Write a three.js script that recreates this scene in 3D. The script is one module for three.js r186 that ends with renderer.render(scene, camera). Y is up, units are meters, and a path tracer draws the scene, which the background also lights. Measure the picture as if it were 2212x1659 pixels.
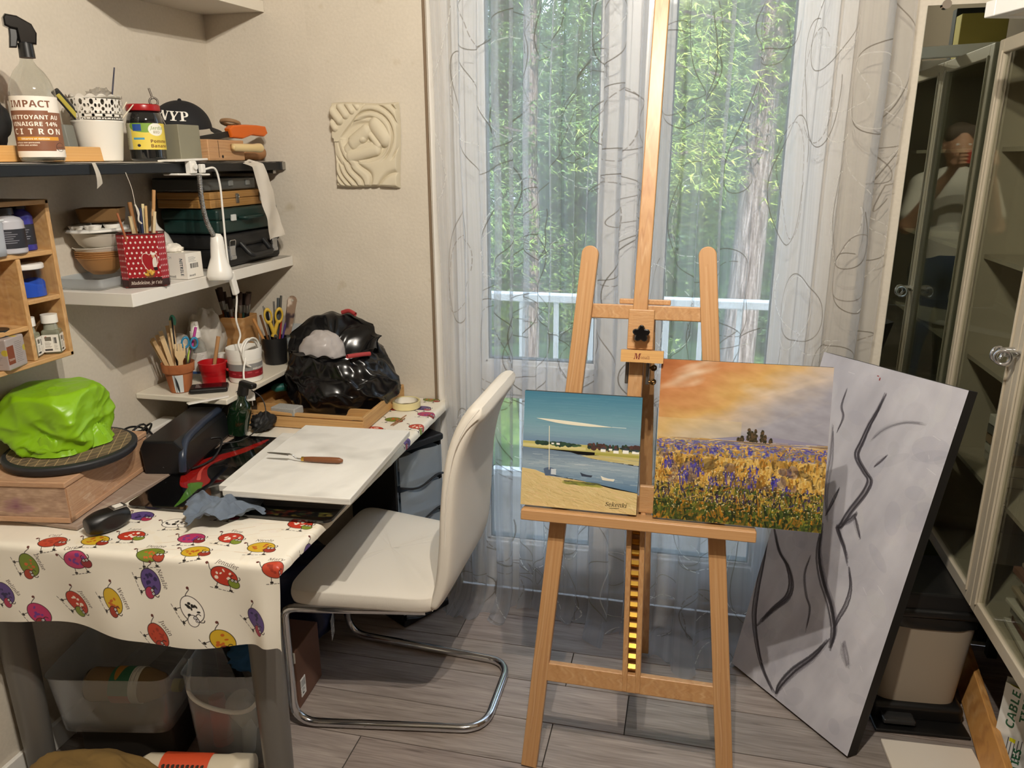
import * as THREE from 'three';
import { RoundedBoxGeometry } from 'three/addons/geometries/RoundedBoxGeometry.js';
import { mergeGeometries } from 'three/addons/utils/BufferGeometryUtils.js';
import { ImprovedNoise } from 'three/addons/math/ImprovedNoise.js';
import { MarchingCubes } from 'three/addons/objects/MarchingCubes.js';

// ---------- camera, sky, sun, exposure ----------
const scene = new THREE.Scene();
const D2R = Math.PI / 180;
const camera = new THREE.PerspectiveCamera(53.38, 2212 / 1659, 0.05, 200);
camera.rotation.order = 'YXZ';
camera.position.set(0, 1.6, 0);
camera.rotation.set(-16.403 * D2R, 13.216 * D2R, -0.287 * D2R);
const renderer = new THREE.WebGLRenderer({ antialias: true });
renderer.toneMapping = THREE.LinearToneMapping;
renderer.toneMappingExposure = 1.0;
renderer.shadowMap.enabled = true;
scene.background = new THREE.Color().setRGB(2.7, 3.45, 4.5);
const sun = new THREE.DirectionalLight(new THREE.Color().setRGB(1, 0.95, 0.84), 9);
sun.position.set(5, 16, 9); sun.target.position.set(0, 0, -8);
sun.castShadow = true; sun.shadow.mapSize.set(2048, 2048);
Object.assign(sun.shadow.camera, { left: -16, right: 16, top: 16, bottom: -16, near: 1, far: 50 });
scene.add(sun, sun.target);

// ---------- helpers ----------
const ZB = -2.552, XL = -1.68, TY = 0.755;
function rng(seed) { let a = seed >>> 0; return () => { a |= 0; a = a + 0x6D2B79F5 | 0; let t = Math.imul(a ^ a >>> 15, 1 | a); t = t + Math.imul(t ^ t >>> 7, 61 | t) ^ t; return ((t ^ t >>> 14) >>> 0) / 4294967296; }; }
const PN = new ImprovedNoise();
const noise = (x, y, z = 0) => PN.noise(x, y, z);
const fbm = (x, y, z = 0, o = 4) => { let s = 0, a = 0.5; for (let i = 0; i < o; i++) { s += a * PN.noise(x, y, z); x *= 2.03; y *= 2.03; z *= 2.03; a *= 0.5; } return s; };
const clamp = (x, a = 0, b = 1) => Math.min(b, Math.max(a, x));
const sstep = (a, b, x) => { const t = clamp((x - a) / (b - a)); return t * t * (3 - 2 * t); };
const lerp = (a, b, t) => a + (b - a) * t;
const V = (...a) => new THREE.Vector3(...a);
function canvasTex(w, h, draw, srgb = true, repeat = null) {
  const c = document.createElement('canvas'); c.width = w; c.height = h;
  const g = c.getContext('2d'); draw(g, w, h);
  const t = new THREE.CanvasTexture(c);
  if (srgb) t.colorSpace = THREE.SRGBColorSpace;
  t.wrapS = t.wrapT = THREE.RepeatWrapping; t.magFilter = THREE.LinearFilter;
  if (repeat) t.repeat.set(...repeat);
  return t;
}
function pixTex(w, h, f, srgb = true, repeat = null) {   // f(u,v) -> [r,g,b] 0..255
  return canvasTex(w, h, (g) => {
    const im = g.createImageData(w, h);
    for (let y = 0; y < h; y++) for (let x = 0; x < w; x++) {
      const c = f(x / w, y / h, x, y), i = (y * w + x) * 4;
      im.data[i] = c[0]; im.data[i + 1] = c[1]; im.data[i + 2] = c[2]; im.data[i + 3] = c[3] === undefined ? 255 : c[3];
    }
    g.putImageData(im, 0, 0);
  }, srgb, repeat);
}
const mcache = {};
function M(color, rough = 0.6, o = {}) {
  const k = JSON.stringify([color, rough, Object.keys(o).length ? Object.entries(o).map(([a, b]) => [a, b && b.uuid ? b.uuid : b]) : 0]);
  if (mcache[k]) return mcache[k];
  const m = new THREE.MeshPhysicalMaterial({ color, roughness: rough, ...o });
  return mcache[k] = m;
}
const used = {};
function numbered(n) { used[n] = (used[n] ?? -1) + 1; return used[n] ? n + '_' + String(used[n]).padStart(3, '0') : n; }
function clean(g) {
  let k = g.index ? g.toNonIndexed() : g.clone();
  for (const a of Object.keys(k.attributes)) if (!['position', 'normal', 'uv'].includes(a)) k.deleteAttribute(a);
  if (!k.attributes.uv) k.setAttribute('uv', new THREE.BufferAttribute(new Float32Array(k.attributes.position.count * 2), 2));
  if (!k.attributes.normal) k.computeVertexNormals();
  k.morphAttributes = {}; return k;
}
const mg = (list) => mergeGeometries(list.map(clean), false);
function tf(g, p = [0, 0, 0], r = [0, 0, 0], s = [1, 1, 1]) {
  const m = new THREE.Matrix4().compose(V(...(p || [0, 0, 0])), new THREE.Quaternion().setFromEuler(new THREE.Euler(...(r || [0, 0, 0]))), V(...s));
  return g.clone().applyMatrix4(m);
}
const RB = (w, h, d, r = 0.004, p, rot) => { const g = new RoundedBoxGeometry(w, h, d, 2, Math.min(r, w / 2.01, h / 2.01, d / 2.01)); return p || rot ? tf(g, p, rot) : g; };
const BX = (w, h, d, p, rot) => { const g = new THREE.BoxGeometry(w, h, d); return p || rot ? tf(g, p, rot) : g; };
const CY = (r1, r2, h, seg = 24, p, rot, open = false) => { const g = new THREE.CylinderGeometry(r1, r2, h, seg, 1, open); return p || rot ? tf(g, p, rot) : g; };
const LA = (pts, seg = 40, p, rot) => { const g = new THREE.LatheGeometry(pts.map(a => new THREE.Vector2(Math.max(a[0], 1e-5), a[1])), seg); return p || rot ? tf(g, p, rot) : g; };
const SP = (r, p = [0, 0, 0], s = [1, 1, 1], rot = [0, 0, 0], w = 20, h = 14) => tf(new THREE.SphereGeometry(r, w, h), p, rot, s);
const TB = (pts, r, seg = 48, rs = 8, closed = false) => new THREE.TubeGeometry(new THREE.CatmullRomCurve3(pts.map(a => V(...a)), closed), seg, r, rs, closed);
function limb(a, b, r1, r2 = r1, seg = 10) {
  const A = V(...a), B = V(...b), d = B.clone().sub(A), L = d.length();
  const g = new THREE.CylinderGeometry(r2, r1, L, seg); g.translate(0, L / 2, 0);
  g.applyQuaternion(new THREE.Quaternion().setFromUnitVectors(V(0, 1, 0), d.normalize())); g.translate(...a); return g;
}
function beam(a, b, w, t, r = 0.003, up = [0, 0, 1]) { // rectangular bar from a to b, width w across, thickness t along 'up'
  const A = V(...a), B = V(...b), d = B.clone().sub(A), L = d.length(); d.normalize();
  const u = V(...up); u.addScaledVector(d, -u.dot(d)).normalize(); const s = d.clone().cross(u).normalize();
  const g = new RoundedBoxGeometry(w, L, t, 2, r);
  const m = new THREE.Matrix4().makeBasis(s, d, u).setPosition(A.add(B).multiplyScalar(0.5)); return g.applyMatrix4(m);
}
function EX(pts, depth, bevel = 0.002, holes = [], curveSeg = 10) { // extrude polygon in xy, centred in z
  const s = Array.isArray(pts) ? new THREE.Shape(pts.map(a => new THREE.Vector2(...a))) : pts;
  for (const h of holes) s.holes.push(Array.isArray(h) ? new THREE.Path(h.map(a => new THREE.Vector2(...a))) : h);
  const g = new THREE.ExtrudeGeometry(s, { depth: depth - 2 * bevel, bevelEnabled: bevel > 0, bevelSize: bevel, bevelThickness: bevel, bevelSegments: 2, curveSegments: curveSeg });
  g.translate(0, 0, -(depth - 2 * bevel) / 2); return g;
}
function surf(nu, nv, f, closedU = false) { // parametric grid f(u,v)->[x,y,z]
  const pos = [], uv = [], idx = [];
  for (let j = 0; j <= nv; j++) for (let i = 0; i <= nu; i++) { const p = f(i / nu, j / nv); pos.push(p[0], p[1], p[2]); uv.push(p[3] ?? i / nu, p[4] ?? 1 - j / nv); }
  for (let j = 0; j < nv; j++) for (let i = 0; i < nu; i++) { const a = j * (nu + 1) + i, b = a + 1, c = a + nu + 1, d = c + 1; idx.push(a, c, b, b, c, d); }
  const g = new THREE.BufferGeometry();
  g.setAttribute('position', new THREE.Float32BufferAttribute(pos, 3)); g.setAttribute('uv', new THREE.Float32BufferAttribute(uv, 2)); g.setIndex(idx);
  g.computeVertexNormals();
  if (closedU) { const n = g.attributes.normal; for (let j = 0; j <= nv; j++) { const a = j * (nu + 1), b = a + nu; const x = n.getX(a) + n.getX(b), y = n.getY(a) + n.getY(b), z = n.getZ(a) + n.getZ(b), l = Math.hypot(x, y, z) || 1; n.setXYZ(a, x / l, y / l, z / l); n.setXYZ(b, x / l, y / l, z / l); } }
  return g;
}
function blob(rx, ry, rz, disp, nu = 64, nv = 40) { // lumpy ellipsoid; disp(dir) -> scale factor
  return surf(nu, nv, (u, v) => { const a = u * Math.PI * 2, b = v * Math.PI; const d = [Math.sin(b) * Math.cos(a), Math.cos(b), -Math.sin(b) * Math.sin(a)]; const s = disp(d); return [d[0] * rx * s, d[1] * ry * s, d[2] * rz * s]; }, true);
}
function mesh(name, geo, mat, parent, p, r) {
  const m = new THREE.Mesh(geo, mat); m.name = name; m.castShadow = m.receiveShadow = true;
  if (p) m.position.set(...p); if (r) m.rotation.set(...r); parent.add(m); return m;
}
function tag(o, label, category, group) { o.userData.label = label; o.userData.category = category; if (group) o.userData.group = group; return o; }
function thing(name, label, category, p = [0, 0, 0], ry = 0, group) {
  const o = new THREE.Group(); o.name = numbered(name); o.position.set(...p); if (Array.isArray(ry)) o.rotation.set(...ry); else o.rotation.y = ry; scene.add(o); return tag(o, label, category, group);
}
function single(name, label, category, geo, mat, p, r, group) { return tag(mesh(numbered(name), geo, mat, scene, p, r), label, category, group); }
function struct(name, geo, mat, p, r, label, category) { const o = mesh(name, geo, mat, scene, p, r); o.userData.kind = 'structure'; if (label) { o.userData.label = label; o.userData.category = category; } return o; }
function structGroup(name, label, category) { const o = new THREE.Group(); o.name = name; o.userData.kind = 'structure'; o.userData.label = label; o.userData.category = category; scene.add(o); return o; }

// ---------- shared textures ----------
function woodTex(base, dark, seed, w = 512, h = 128, n = 260, knots = 0, dirt = 0) {
  return canvasTex(w, h, (g) => {
    const R = rng(seed); g.fillStyle = `rgb(${base})`; g.fillRect(0, 0, w, h);
    for (let i = 0; i < n; i++) {
      const y = R() * h, a = 0.03 + R() * 0.16, th = 0.5 + R() * 2.2, ph = R() * 9, am = R() * h * 0.03;
      g.strokeStyle = R() < 0.65 ? `rgba(${dark},${a})` : `rgba(255,240,215,${a * 0.6})`; g.lineWidth = th; g.beginPath();
      const x0 = R() * w * 0.7 - w * 0.2, x1 = x0 + w * (0.15 + R());
      for (let x = x0; x <= x1; x += 16) { const yy = y + Math.sin(x / w * 5 + ph) * am + noise(x * 0.01, y * 0.05, seed) * 3; x === x0 ? g.moveTo(x, yy) : g.lineTo(x, yy); }
      g.stroke();
    }
    for (let k = 0; k < knots; k++) { const x = R() * w, y = R() * h; for (let q = 6; q > 0; q--) { g.strokeStyle = `rgba(${dark},${0.12})`; g.lineWidth = 1.4; g.beginPath(); g.ellipse(x, y, q * 5, q * 1.7, 0, 0, 7); g.stroke(); } }
    for (let k = 0; k < dirt; k++) { const x = R() * w, y = R() * h; g.fillStyle = R() < 0.5 ? `rgba(120,70,60,${0.03 + R() * 0.06})` : `rgba(235,225,210,${0.04 + R() * 0.1})`; g.beginPath(); g.ellipse(x, y, 4 + R() * 30, 2 + R() * 14, R() * 3, 0, 7); g.fill(); }
  });
}
const fineBump = pixTex(512, 512, (u, v) => { const n = 128 + 90 * fbm(u * 40, v * 40, 3, 3); return [n, n, n]; }, false);
const clothBump = pixTex(256, 256, (u, v, x, y) => { const n = 128 + (((x >> 1) ^ (y >> 1)) & 1 ? 40 : -40) + 50 * noise(u * 60, v * 60, 1); return [n, n, n]; }, false);
const rep = (t, x, y) => { const c = t.clone(); c.repeat.set(x, y); c.needsUpdate = true; return c; };
const beechTex = woodTex('192,146,98', '145,95,52', 5, 512, 128, 220);
const pineTex = woodTex('205,170,118', '150,105,60', 9, 512, 128, 220, 2);
const oldPineTex = woodTex('193,158,124', '120,80,55', 12, 512, 256, 260, 3, 60);
const bambooTex = woodTex('214,164,98', '170,115,60', 15, 512, 128, 150);
const beech = M('#ffffff', 0.42, { map: beechTex, clearcoat: 0.25, clearcoatRoughness: 0.3 });
const pine = M('#ffffff', 0.6, { map: pineTex });
const oldPine = M('#ffffff', 0.75, { map: oldPineTex });
const bamboo = M('#ffffff', 0.5, { map: bambooTex });
const whitePaint = M('#e9e6e0', 0.45), whitePlastic = M('#eeebe4', 0.35), blackPlastic = M('#121212', 0.4), blackGloss = M('#0c0c0d', 0.15, { clearcoat: 0.6 });
const chrome = M('#d8dade', 0.12, { metalness: 1 }), steel = M('#a9a9a6', 0.3, { metalness: 1 }), brass = M('#d2a94e', 0.25, { metalness: 1 });
const clearPlastic = M('#ffffff', 0.08, { transmission: 1, thickness: 0, ior: 1.45 });
const hazyPlastic = M('#e8ecee', 0.4, { transmission: 0.75, thickness: 0, ior: 1.4 });
const handFont = 'italic';
// ---------- the room ----------
const wallTex = pixTex(1024, 1024, (u, v) => {
  const n = fbm(u * 6, v * 6, 8, 4) * 9 + noise(u * 150, v * 150, 2) * 4; let d = 0;
  const s = fbm(u * 14 + 5, v * 14, 21, 3); if (s > 0.36) d = (s - 0.36) * 90;
  return [211 + n - d, 202 + n - d * 1.2, 187 + n - d * 1.6];
});
const wallMat = M('#ffffff', 0.85, { map: wallTex, bumpMap: rep(fineBump, 3, 3), bumpScale: 0.0012 });
function wallBox(w, h, d, p) { // uv in metres so the plaster keeps its scale
  const g = BX(w, h, d), uv = g.attributes.uv, n = g.attributes.normal, q = g.attributes.position;
  for (let i = 0; i < uv.count; i++) { const ax = Math.abs(n.getX(i)) > 0.5, ay = Math.abs(n.getY(i)) > 0.5; uv.setXY(i, (ax ? q.getZ(i) + p[2] : q.getX(i) + p[0]) / 1.3, (ay ? q.getZ(i) + p[2] : q.getY(i) + p[1]) / 1.3); }
  return tf(g, p);
}
const taupe = M('#6f6355', 0.85);
const CH = 2.62, ZF = 4.2, XR = 1.16;
struct('wall_left', wallBox(0.2, CH, ZF - ZB + 0.4, [XL - 0.1, CH / 2, (ZF + ZB) / 2]), wallMat);
struct('wall_right', wallBox(0.2, CH, ZF - ZB + 0.4, [XR + 0.1, CH / 2, (ZF + ZB) / 2]), taupe);
const WX0 = -0.80, WX1 = 0.375, WTOP = 2.38;
struct('wall_back', mg([wallBox(WX0 - XL, CH, 0.2, [(WX0 + XL) / 2, CH / 2, ZB - 0.1]), wallBox(XR - WX1, CH, 0.2, [(XR + WX1) / 2, CH / 2, ZB - 0.1]), wallBox(WX1 - WX0, CH - WTOP, 0.2, [(WX0 + WX1) / 2, (CH + WTOP) / 2, ZB - 0.1])]), wallMat);
struct('wall_front', wallBox(XR - XL + 0.4, CH, 0.2, [(XR + XL) / 2, CH / 2, ZF + 0.1]), taupe);
struct('ceiling', wallBox(XR - XL + 0.4, 0.2, ZF - ZB + 0.4, [(XR + XL) / 2, CH + 0.1, (ZF + ZB) / 2]), M('#f1ede4', 0.9));
// floor: wood-look tiles laid in rows parallel to the window
const floor = structGroup('floor', 'grey-brown wood-look tile floor with dark joints', 'floor');
mesh('joint_bed', BX(XR - XL, 0.1, ZF - ZB, [(XR + XL) / 2, -0.0535, (ZF + ZB) / 2]), M('#39342f', 0.9), floor);
const plankMats = [0, 1, 2, 3, 4].map((k) => {
  const tint = [[150, 138, 130], [142, 131, 123], [155, 143, 136], [139, 130, 124], [148, 135, 128]][k];
  const t = pixTex(1024, 160, (u, v) => {
    const w = fbm(u * 5 + k * 13, v * 3, k * 7, 3) * 1.2;
    const g1 = fbm(u * 9 + k * 31, (v + w * 0.08) * 30, k * 5, 3), g2 = noise(u * 26 + k * 11, v * 90 + w * 4, k), g3 = fbm(u * 4, v * 6, k + 40, 2);
    let s = g1 * 34 + g2 * 9 + g3 * 34; const dk = fbm(u * 7 + 3, v * 14, k * 3 + 9, 3); if (dk > 0.22) s -= (dk - 0.22) * 150;
    return [tint[0] + s * 1.0, tint[1] + s * 0.98, tint[2] + s * 0.95];
  });
  return M('#ffffff', 0.38, { map: t, bumpMap: t, bumpScale: 0.0006 });
});
{
  const R = rng(77), rowW = 0.1733, len = 1.2, gap = 0.0035;
  const joints = [-0.31, -0.72, -0.308, -0.109, -0.317, 0.35];
  for (let r = 0; ; r++) {
    const z0 = ZB + 0.0005 + r * rowW; if (z0 > ZF) break; const z1 = Math.min(z0 + rowW, ZF);
    const j = r < joints.length ? joints[r] : -0.31 + (R() - 0.5) * 1.1;
    let x = j - len * Math.ceil((j - XL) / len);
    for (; x < XR; x += len) {
      const a = Math.max(x, XL), b = Math.min(x + len, XR); if (b - a < 0.02) continue;
      const g = BX(b - a - gap, 0.009, z1 - z0 - gap); const uv = g.attributes.uv, f = (b - a) / len; for (let i = 0; i < uv.count; i++) uv.setX(i, uv.getX(i) * f);
      mesh('plank', g, plankMats[Math.floor(R() * 5)], floor, [(a + b) / 2, -0.0045, (z0 + z1) / 2]);
    }
  }
}
struct('baseboard_back', mg([RB(WX0 - 0.09 - XL, 0.08, 0.014, 0.003, [(WX0 - 0.09 + XL) / 2, 0.04, ZB + 0.007]), RB(0.24, 0.08, 0.014, 0.003, [0.475, 0.04, ZB + 0.007])]), whitePaint);
struct('baseboard_left', RB(0.014, 0.08, ZF - ZB, 0.003, [XL + 0.007, 0.04, (ZF + ZB) / 2]), whitePaint);
// white casing strip with its dark shadow gap beside the window
struct('trim_1', mg([RB(0.07, 2.44, 0.012, 0.003, [-0.838, 1.22, ZB + 0.006])]), whitePaint);
struct('trim_2', RB(0.009, 2.44, 0.007, 0.002, [-0.884, 1.22, ZB + 0.0035]), M('#7d6a55', 0.7));
struct('trim_3', RB(0.04, 2.44, 0.012, 0.003, [0.40, 1.22, ZB + 0.006]), whitePaint);
// double-leaf glazed garden door, white plastic frame
{
  const win = structGroup('window_1', 'white plastic double garden door with glazed leaves', 'window');
  const pvc = M('#eef0f1', 0.3), seal = M('#5d6468', 0.6), zc = ZB - 0.05;
  const H0 = 0.0, H1 = WTOP, W0 = WX0, W1 = WX1;
  mesh('outer_frame', mg([RB(0.05, H1, 0.07, 0.004, [W0 + 0.025, H1 / 2, zc]), RB(0.05, H1, 0.07, 0.004, [W1 - 0.025, H1 / 2, zc]), RB(W1 - W0, 0.05, 0.07, 0.004, [(W0 + W1) / 2, H1 - 0.025, zc]), RB(W1 - W0, 0.035, 0.09, 0.004, [(W0 + W1) / 2, 0.0175, zc])]), pvc, win);
  const leaf = (x0, x1, gx0, gx1) => {
    const l = new THREE.Group(); l.name = 'leaf'; win.add(l); const z = zc + 0.02, t = 0.066, y0 = 0.037, y1 = H1 - 0.05;
    const gy = [[0.2, 0.787], [0.902, 2.25]];
    mesh('leaf_frame', mg([RB(gx0 - x0, y1 - y0, t, 0.006, [(x0 + gx0) / 2, (y0 + y1) / 2, z]), RB(x1 - gx1, y1 - y0, t, 0.006, [(x1 + gx1) / 2, (y0 + y1) / 2, z]), RB(gx1 - gx0 + 0.01, gy[0][0] - y0, t, 0.006, [(gx0 + gx1) / 2, (gy[0][0] + y0) / 2, z]), RB(gx1 - gx0 + 0.01, 0.115, t, 0.006, [(gx0 + gx1) / 2, 0.8445, z]), RB(gx1 - gx0 + 0.01, y1 - 2.25, t, 0.006, [(gx0 + gx1) / 2, (y1 + 2.25) / 2, z])]), pvc, l);
    const beads = [];
    for (const [a, b] of gy) beads.push(RB(0.016, b - a, 0.03, 0.004, [gx0 + 0.006, (a + b) / 2, z + 0.01]), RB(0.016, b - a, 0.03, 0.004, [gx1 - 0.006, (a + b) / 2, z + 0.01]), RB(gx1 - gx0, 0.016, 0.03, 0.004, [(gx0 + gx1) / 2, a + 0.006, z + 0.01]), RB(gx1 - gx0, 0.016, 0.03, 0.004, [(gx0 + gx1) / 2, b - 0.006, z + 0.01]));
    mesh('glazing_bead', mg(beads), pvc, l);
    const sl = []; for (const [a, b] of gy) sl.push(BX(gx1 - gx0 - 0.026, 0.004, 0.034, [(gx0 + gx1) / 2, a + 0.016, z + 0.004]), BX(0.004, b - a - 0.03, 0.034, [gx0 + 0.0155, (a + b) / 2, z + 0.004]), BX(0.004, b - a - 0.03, 0.034, [gx1 - 0.0155, (a + b) / 2, z + 0.004]));
    mesh('seal', mg(sl), seal, l);
    for (const [a, b] of gy) mesh('pane', BX(gx1 - gx0 - 0.02, b - a - 0.02, 0.004, [(gx0 + gx1) / 2, (a + b) / 2, z - 0.01]), clearPlastic, l);
  };
  leaf(-0.755, -0.205, -0.70, -0.297); leaf(-0.203, 0.33, -0.10, 0.272);
  mesh('cover_strip', RB(0.03, 2.28, 0.012, 0.004, [-0.204, 1.19, ZB + 0.008]), pvc, win);
  mesh('door_handle', mg([RB(0.026, 0.15, 0.01, 0.004, [-0.17, 1.04, ZB + 0.02]), CY(0.009, 0.009, 0.04, 14, [-0.17, 1.09, ZB + 0.04], [Math.PI / 2, 0, 0]), RB(0.018, 0.115, 0.012, 0.005, [-0.17, 1.045, ZB + 0.056])]), whitePlastic, win);
}
// tall frameless mirror on the back wall and its chrome clip
{
  const m = thing('wall_mirror', 'tall frameless wall mirror between curtain and glass cabinet', 'mirror', [0.6, 0.02, ZB + 0.006]);
  mesh('mirror_glass', BX(0.5, 1.985, 0.006, [0.25, 0.9925, 0]), M('#aab0a8', 0.01, { metalness: 1 }), m);
  mesh('backing', BX(0.496, 1.98, 0.003, [0.25, 0.9925, -0.0045]), blackPlastic, m);
  mesh('clip', mg([CY(0.012, 0.012, 0.012, 18, [0.045, 1.985, 0.008], [Math.PI / 2, 0, 0])]), chrome, m);
}
// ceiling fitting with two bulbs (above the picture)
{
  const f = thing('ceiling_light', 'white ceiling spotlight bar with two warm bulbs above the room', 'lamp', [-0.07, CH, -0.67]);
  mesh('bar', RB(0.4, 0.03, 0.06, 0.01, [0, -0.015, 0]), whitePlastic, f);
  const warm = new THREE.Color().setRGB(1, 0.92, 0.8);
  for (const [x, z, I] of [[0.07, -0.07, 6.3], [-0.07, 0.07, 6.3]]) {
    mesh('stem', limb([x * 0.9, -0.03, z * 0.1], [x, -0.08, z], 0.006), whitePlastic, f);
    mesh('bulb', SP(0.03, [x, -0.105, z]), new THREE.MeshStandardMaterial({ color: '#ffffff', emissive: warm, emissiveIntensity: 6 }), f);
    mesh('shade', LA([[0.02, 0.045], [0.035, 0.03], [0.042, 0.012], [0.04, 0.012], [0.033, 0.028], [0.02, 0.042]], 24, [x, -0.105, z]), whitePlastic, f);
    const p = new THREE.SpotLight(warm, I, 0, 89 * D2R, 0.04, 2); p.position.set(x, -0.105, z); p.target.position.set(x, -2, z); p.castShadow = true; p.shadow.radius = 0.6; f.add(p, p.target);
  }
}
// ---------- garden beyond the door ----------
{
  const deckTex = woodTex('112,104,96', '70,62,54', 31, 512, 128, 200);
  struct('deck', BX(9, 0.1, 1.1, [-1, -0.08, -3.2]), M('#ffffff', 0.8, { map: rep(deckTex, 6, 4) }), null, null, 'weathered wooden terrace deck behind the white railing', 'deck');
  const lawnT = pixTex(512, 512, (u, v) => { const n = fbm(u * 12, v * 12, 1, 4), m = noise(u * 120, v * 120, 4); return [74 + n * 60 + m * 20, 104 + n * 50 + m * 24, 48 + n * 30 + m * 12]; });
  const lg = new THREE.PlaneGeometry(60, 40, 60, 40); { const p = lg.attributes.position; for (let i = 0; i < p.count; i++) p.setZ(i, fbm(p.getX(i) * 0.2, p.getY(i) * 0.2, 2, 3) * 0.5); lg.computeVertexNormals(); }
  struct('ground', lg, M('#ffffff', 0.95, { map: rep(lawnT, 14, 10) }), [0, -1.1, -23], [-Math.PI / 2, 0, 0], 'sunlit green garden lawn under the trees', 'lawn');
  const rail = thing('terrace_railing', 'white terrace railing with upright balusters outside the glass door', 'railing', [0, 0, -3.45]);
  const rw = M('#f2f4f5', 0.5);
  mesh('top_rail', RB(7, 0.035, 0.07, 0.005, [-0.6, 0.985, 0]), rw, rail); mesh('bottom_rail', RB(7, 0.035, 0.05, 0.005, [-0.6, 0.1, 0]), rw, rail);
  for (let k = 0; k < 28; k++) { const x = -3.2 + k * 0.1635 + 0.15; mesh('baluster', RB(k % 6 ? 0.022 : 0.05, 0.9, 0.022, 0.003, [x, 0.53, 0]), rw, rail); }
  const barkT = pixTex(256, 512, (u, v) => { const n = fbm(u * 18, v * 5, 3, 4) * 110, m = noise(u * 40, v * 60, 1) * 20; return [112 + n + m, 100 + n + m, 94 + n + m]; });
  const bark = M('#ffffff', 0.95, { map: barkT, bumpMap: barkT, bumpScale: 0.02 });
  const leafCols = [[[0.12, 0.24, 0.06], [0.28, 0.42, 0.1], [0.07, 0.16, 0.05]], [[0.08, 0.18, 0.07], [0.15, 0.27, 0.09], [0.05, 0.12, 0.05]], [[0.3, 0.42, 0.07], [0.5, 0.58, 0.12], [0.16, 0.28, 0.05]]];
  const leafMat = new THREE.MeshPhysicalMaterial({ color: '#ffffff', roughness: 0.9, vertexColors: true, transmission: 0.3, thickness: 0 });
  function tree(name, label, x, z, h, tr, crown, kind, n, seed, lean = 0, ls = 1) {
    const R = rng(seed), t = thing(name, label, 'tree', [x, -1.1, z], 0, 'trees beyond the terrace');
    const parts = [], tw = [[0, -0.1, 0], [lean * 0.3 + (R() - 0.5) * 0.1, h * 0.35, 0], [lean * 0.7, h * 0.7, 0], [lean, h, 0]];
    const c = new THREE.CatmullRomCurve3(tw.map(a => V(...a)));
    parts.push(surf(14, 20, (u, v) => { const p = c.getPoint(v), r = tr * (1 - 0.7 * v) * (1 + 0.08 * noise(u * 6, v * 20, seed)); return [p.x + Math.cos(u * 6.2832) * r, p.y, p.z - Math.sin(u * 6.2832) * r, u * 2, v * h / 1.2]; }, true));
    const tips = [];
    for (let k = 0; k < 40; k++) {
      const v = lerp(crown[0], 1, R()), p = c.getPoint(clamp(v)), a = R() * 6.283, L = crown[1] * (0.5 + 0.6 * R()) * (1.1 - 0.6 * v), e = [p.x + Math.cos(a) * L, p.y + (R() - 0.2) * 0.5, p.z + Math.sin(a) * L];
      parts.push(limb([p.x, p.y, p.z], e, tr * 0.14, tr * 0.04, 5)); for (let q = 0.3; q <= 1.01; q += 0.14) tips.push([lerp(p.x, e[0], q), lerp(p.y, e[1], q), lerp(p.z, e[2], q)]);
    }
    mesh('trunk', mg(parts), bark, t);
    const pos = [], col = [], cols = leafCols[kind], spread = crown[2] ?? 0.3;
    for (let i = 0; i < n * (ls > 1 ? 2.2 : 3.6); i++) {
      const b = tips[Math.floor(R() * tips.length)], cx = b[0] + (R() + R() - 1) * spread, cy = b[1] + (R() + R() - 1) * spread, cz = b[2] + (R() + R() - 1) * spread;
      const q = R(), cA = cols[q < 0.5 ? 0 : q < 0.75 ? 1 : 2], w = 0.8 + R() * 0.4;
      for (let k = 0; k < 5; k++) {
        const a = R() * 6.283, l = (0.035 + R() * 0.065) * ls, dx = Math.cos(a) * l, dz = Math.sin(a) * l, dy = (R() - 0.65) * l * 1.4, s = (0.004 + R() * 0.006) * ls;
        pos.push(cx - dz * s / l, cy, cz + dx * s / l, cx + dz * s / l, cy + s, cz - dx * s / l, cx + dx, cy + dy, cz + dz);
        for (let j = 0; j < 3; j++) col.push(cA[0] * w, cA[1] * w, cA[2] * w);
      }
    }
    const g = new THREE.BufferGeometry(); g.setAttribute('position', new THREE.Float32BufferAttribute(pos, 3)); g.setAttribute('color', new THREE.Float32BufferAttribute(col, 3)); g.computeVertexNormals();
    mesh('foliage', g, leafMat, t).userData.kind = 'stuff'; return t;
  }
  tree('pine_tree', 'thick pale trunk of the tree seen through the right-hand pane', 0.42, -7.0, 6.5, 0.17, [0.35, 1.5, 0.35], 2, 4200, 3, 0.15);
  tree('pine_tree', 'bright yellow-green tree filling the top of the right-hand pane', 1.1, -8.2, 6.5, 0.1, [0.3, 1.7, 0.4], 2, 5200, 4);
  tree('pine_tree', 'dark green conifer filling the upper left-hand pane', -1.6, -7.6, 6.5, 0.11, [0.2, 1.6, 0.4], 0, 5200, 5);
  tree('pine_tree', 'slim dark conifer close to the left edge of the door', -3.0, -8.4, 6.5, 0.1, [0.15, 1.6, 0.4], 1, 4200, 6);
  tree('pine_tree', 'mid green conifer behind the meeting stiles of the door', -0.5, -9.4, 7, 0.12, [0.15, 1.7, 0.45], 0, 4600, 7);
  tree('pine_tree', 'loose green tree right of the pale trunk', 2.6, -9.2, 7, 0.12, [0.2, 1.9, 0.45], 2, 4200, 8);
  const far = ['leftmost', 'second', 'third', 'fourth', 'fifth', 'sixth', 'rightmost'];
  for (let k = 0; k < 7; k++) tree('pine_tree', `${far[k]} tree of the hazy far row across the lawn`, -9.5 + k * 2.6, -14.5 - (k % 3) * 1.4, 8.5, 0.15, [0.06, 2.2, 0.7], k % 2, 4400, 20 + k, 0, 2.6);
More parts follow.
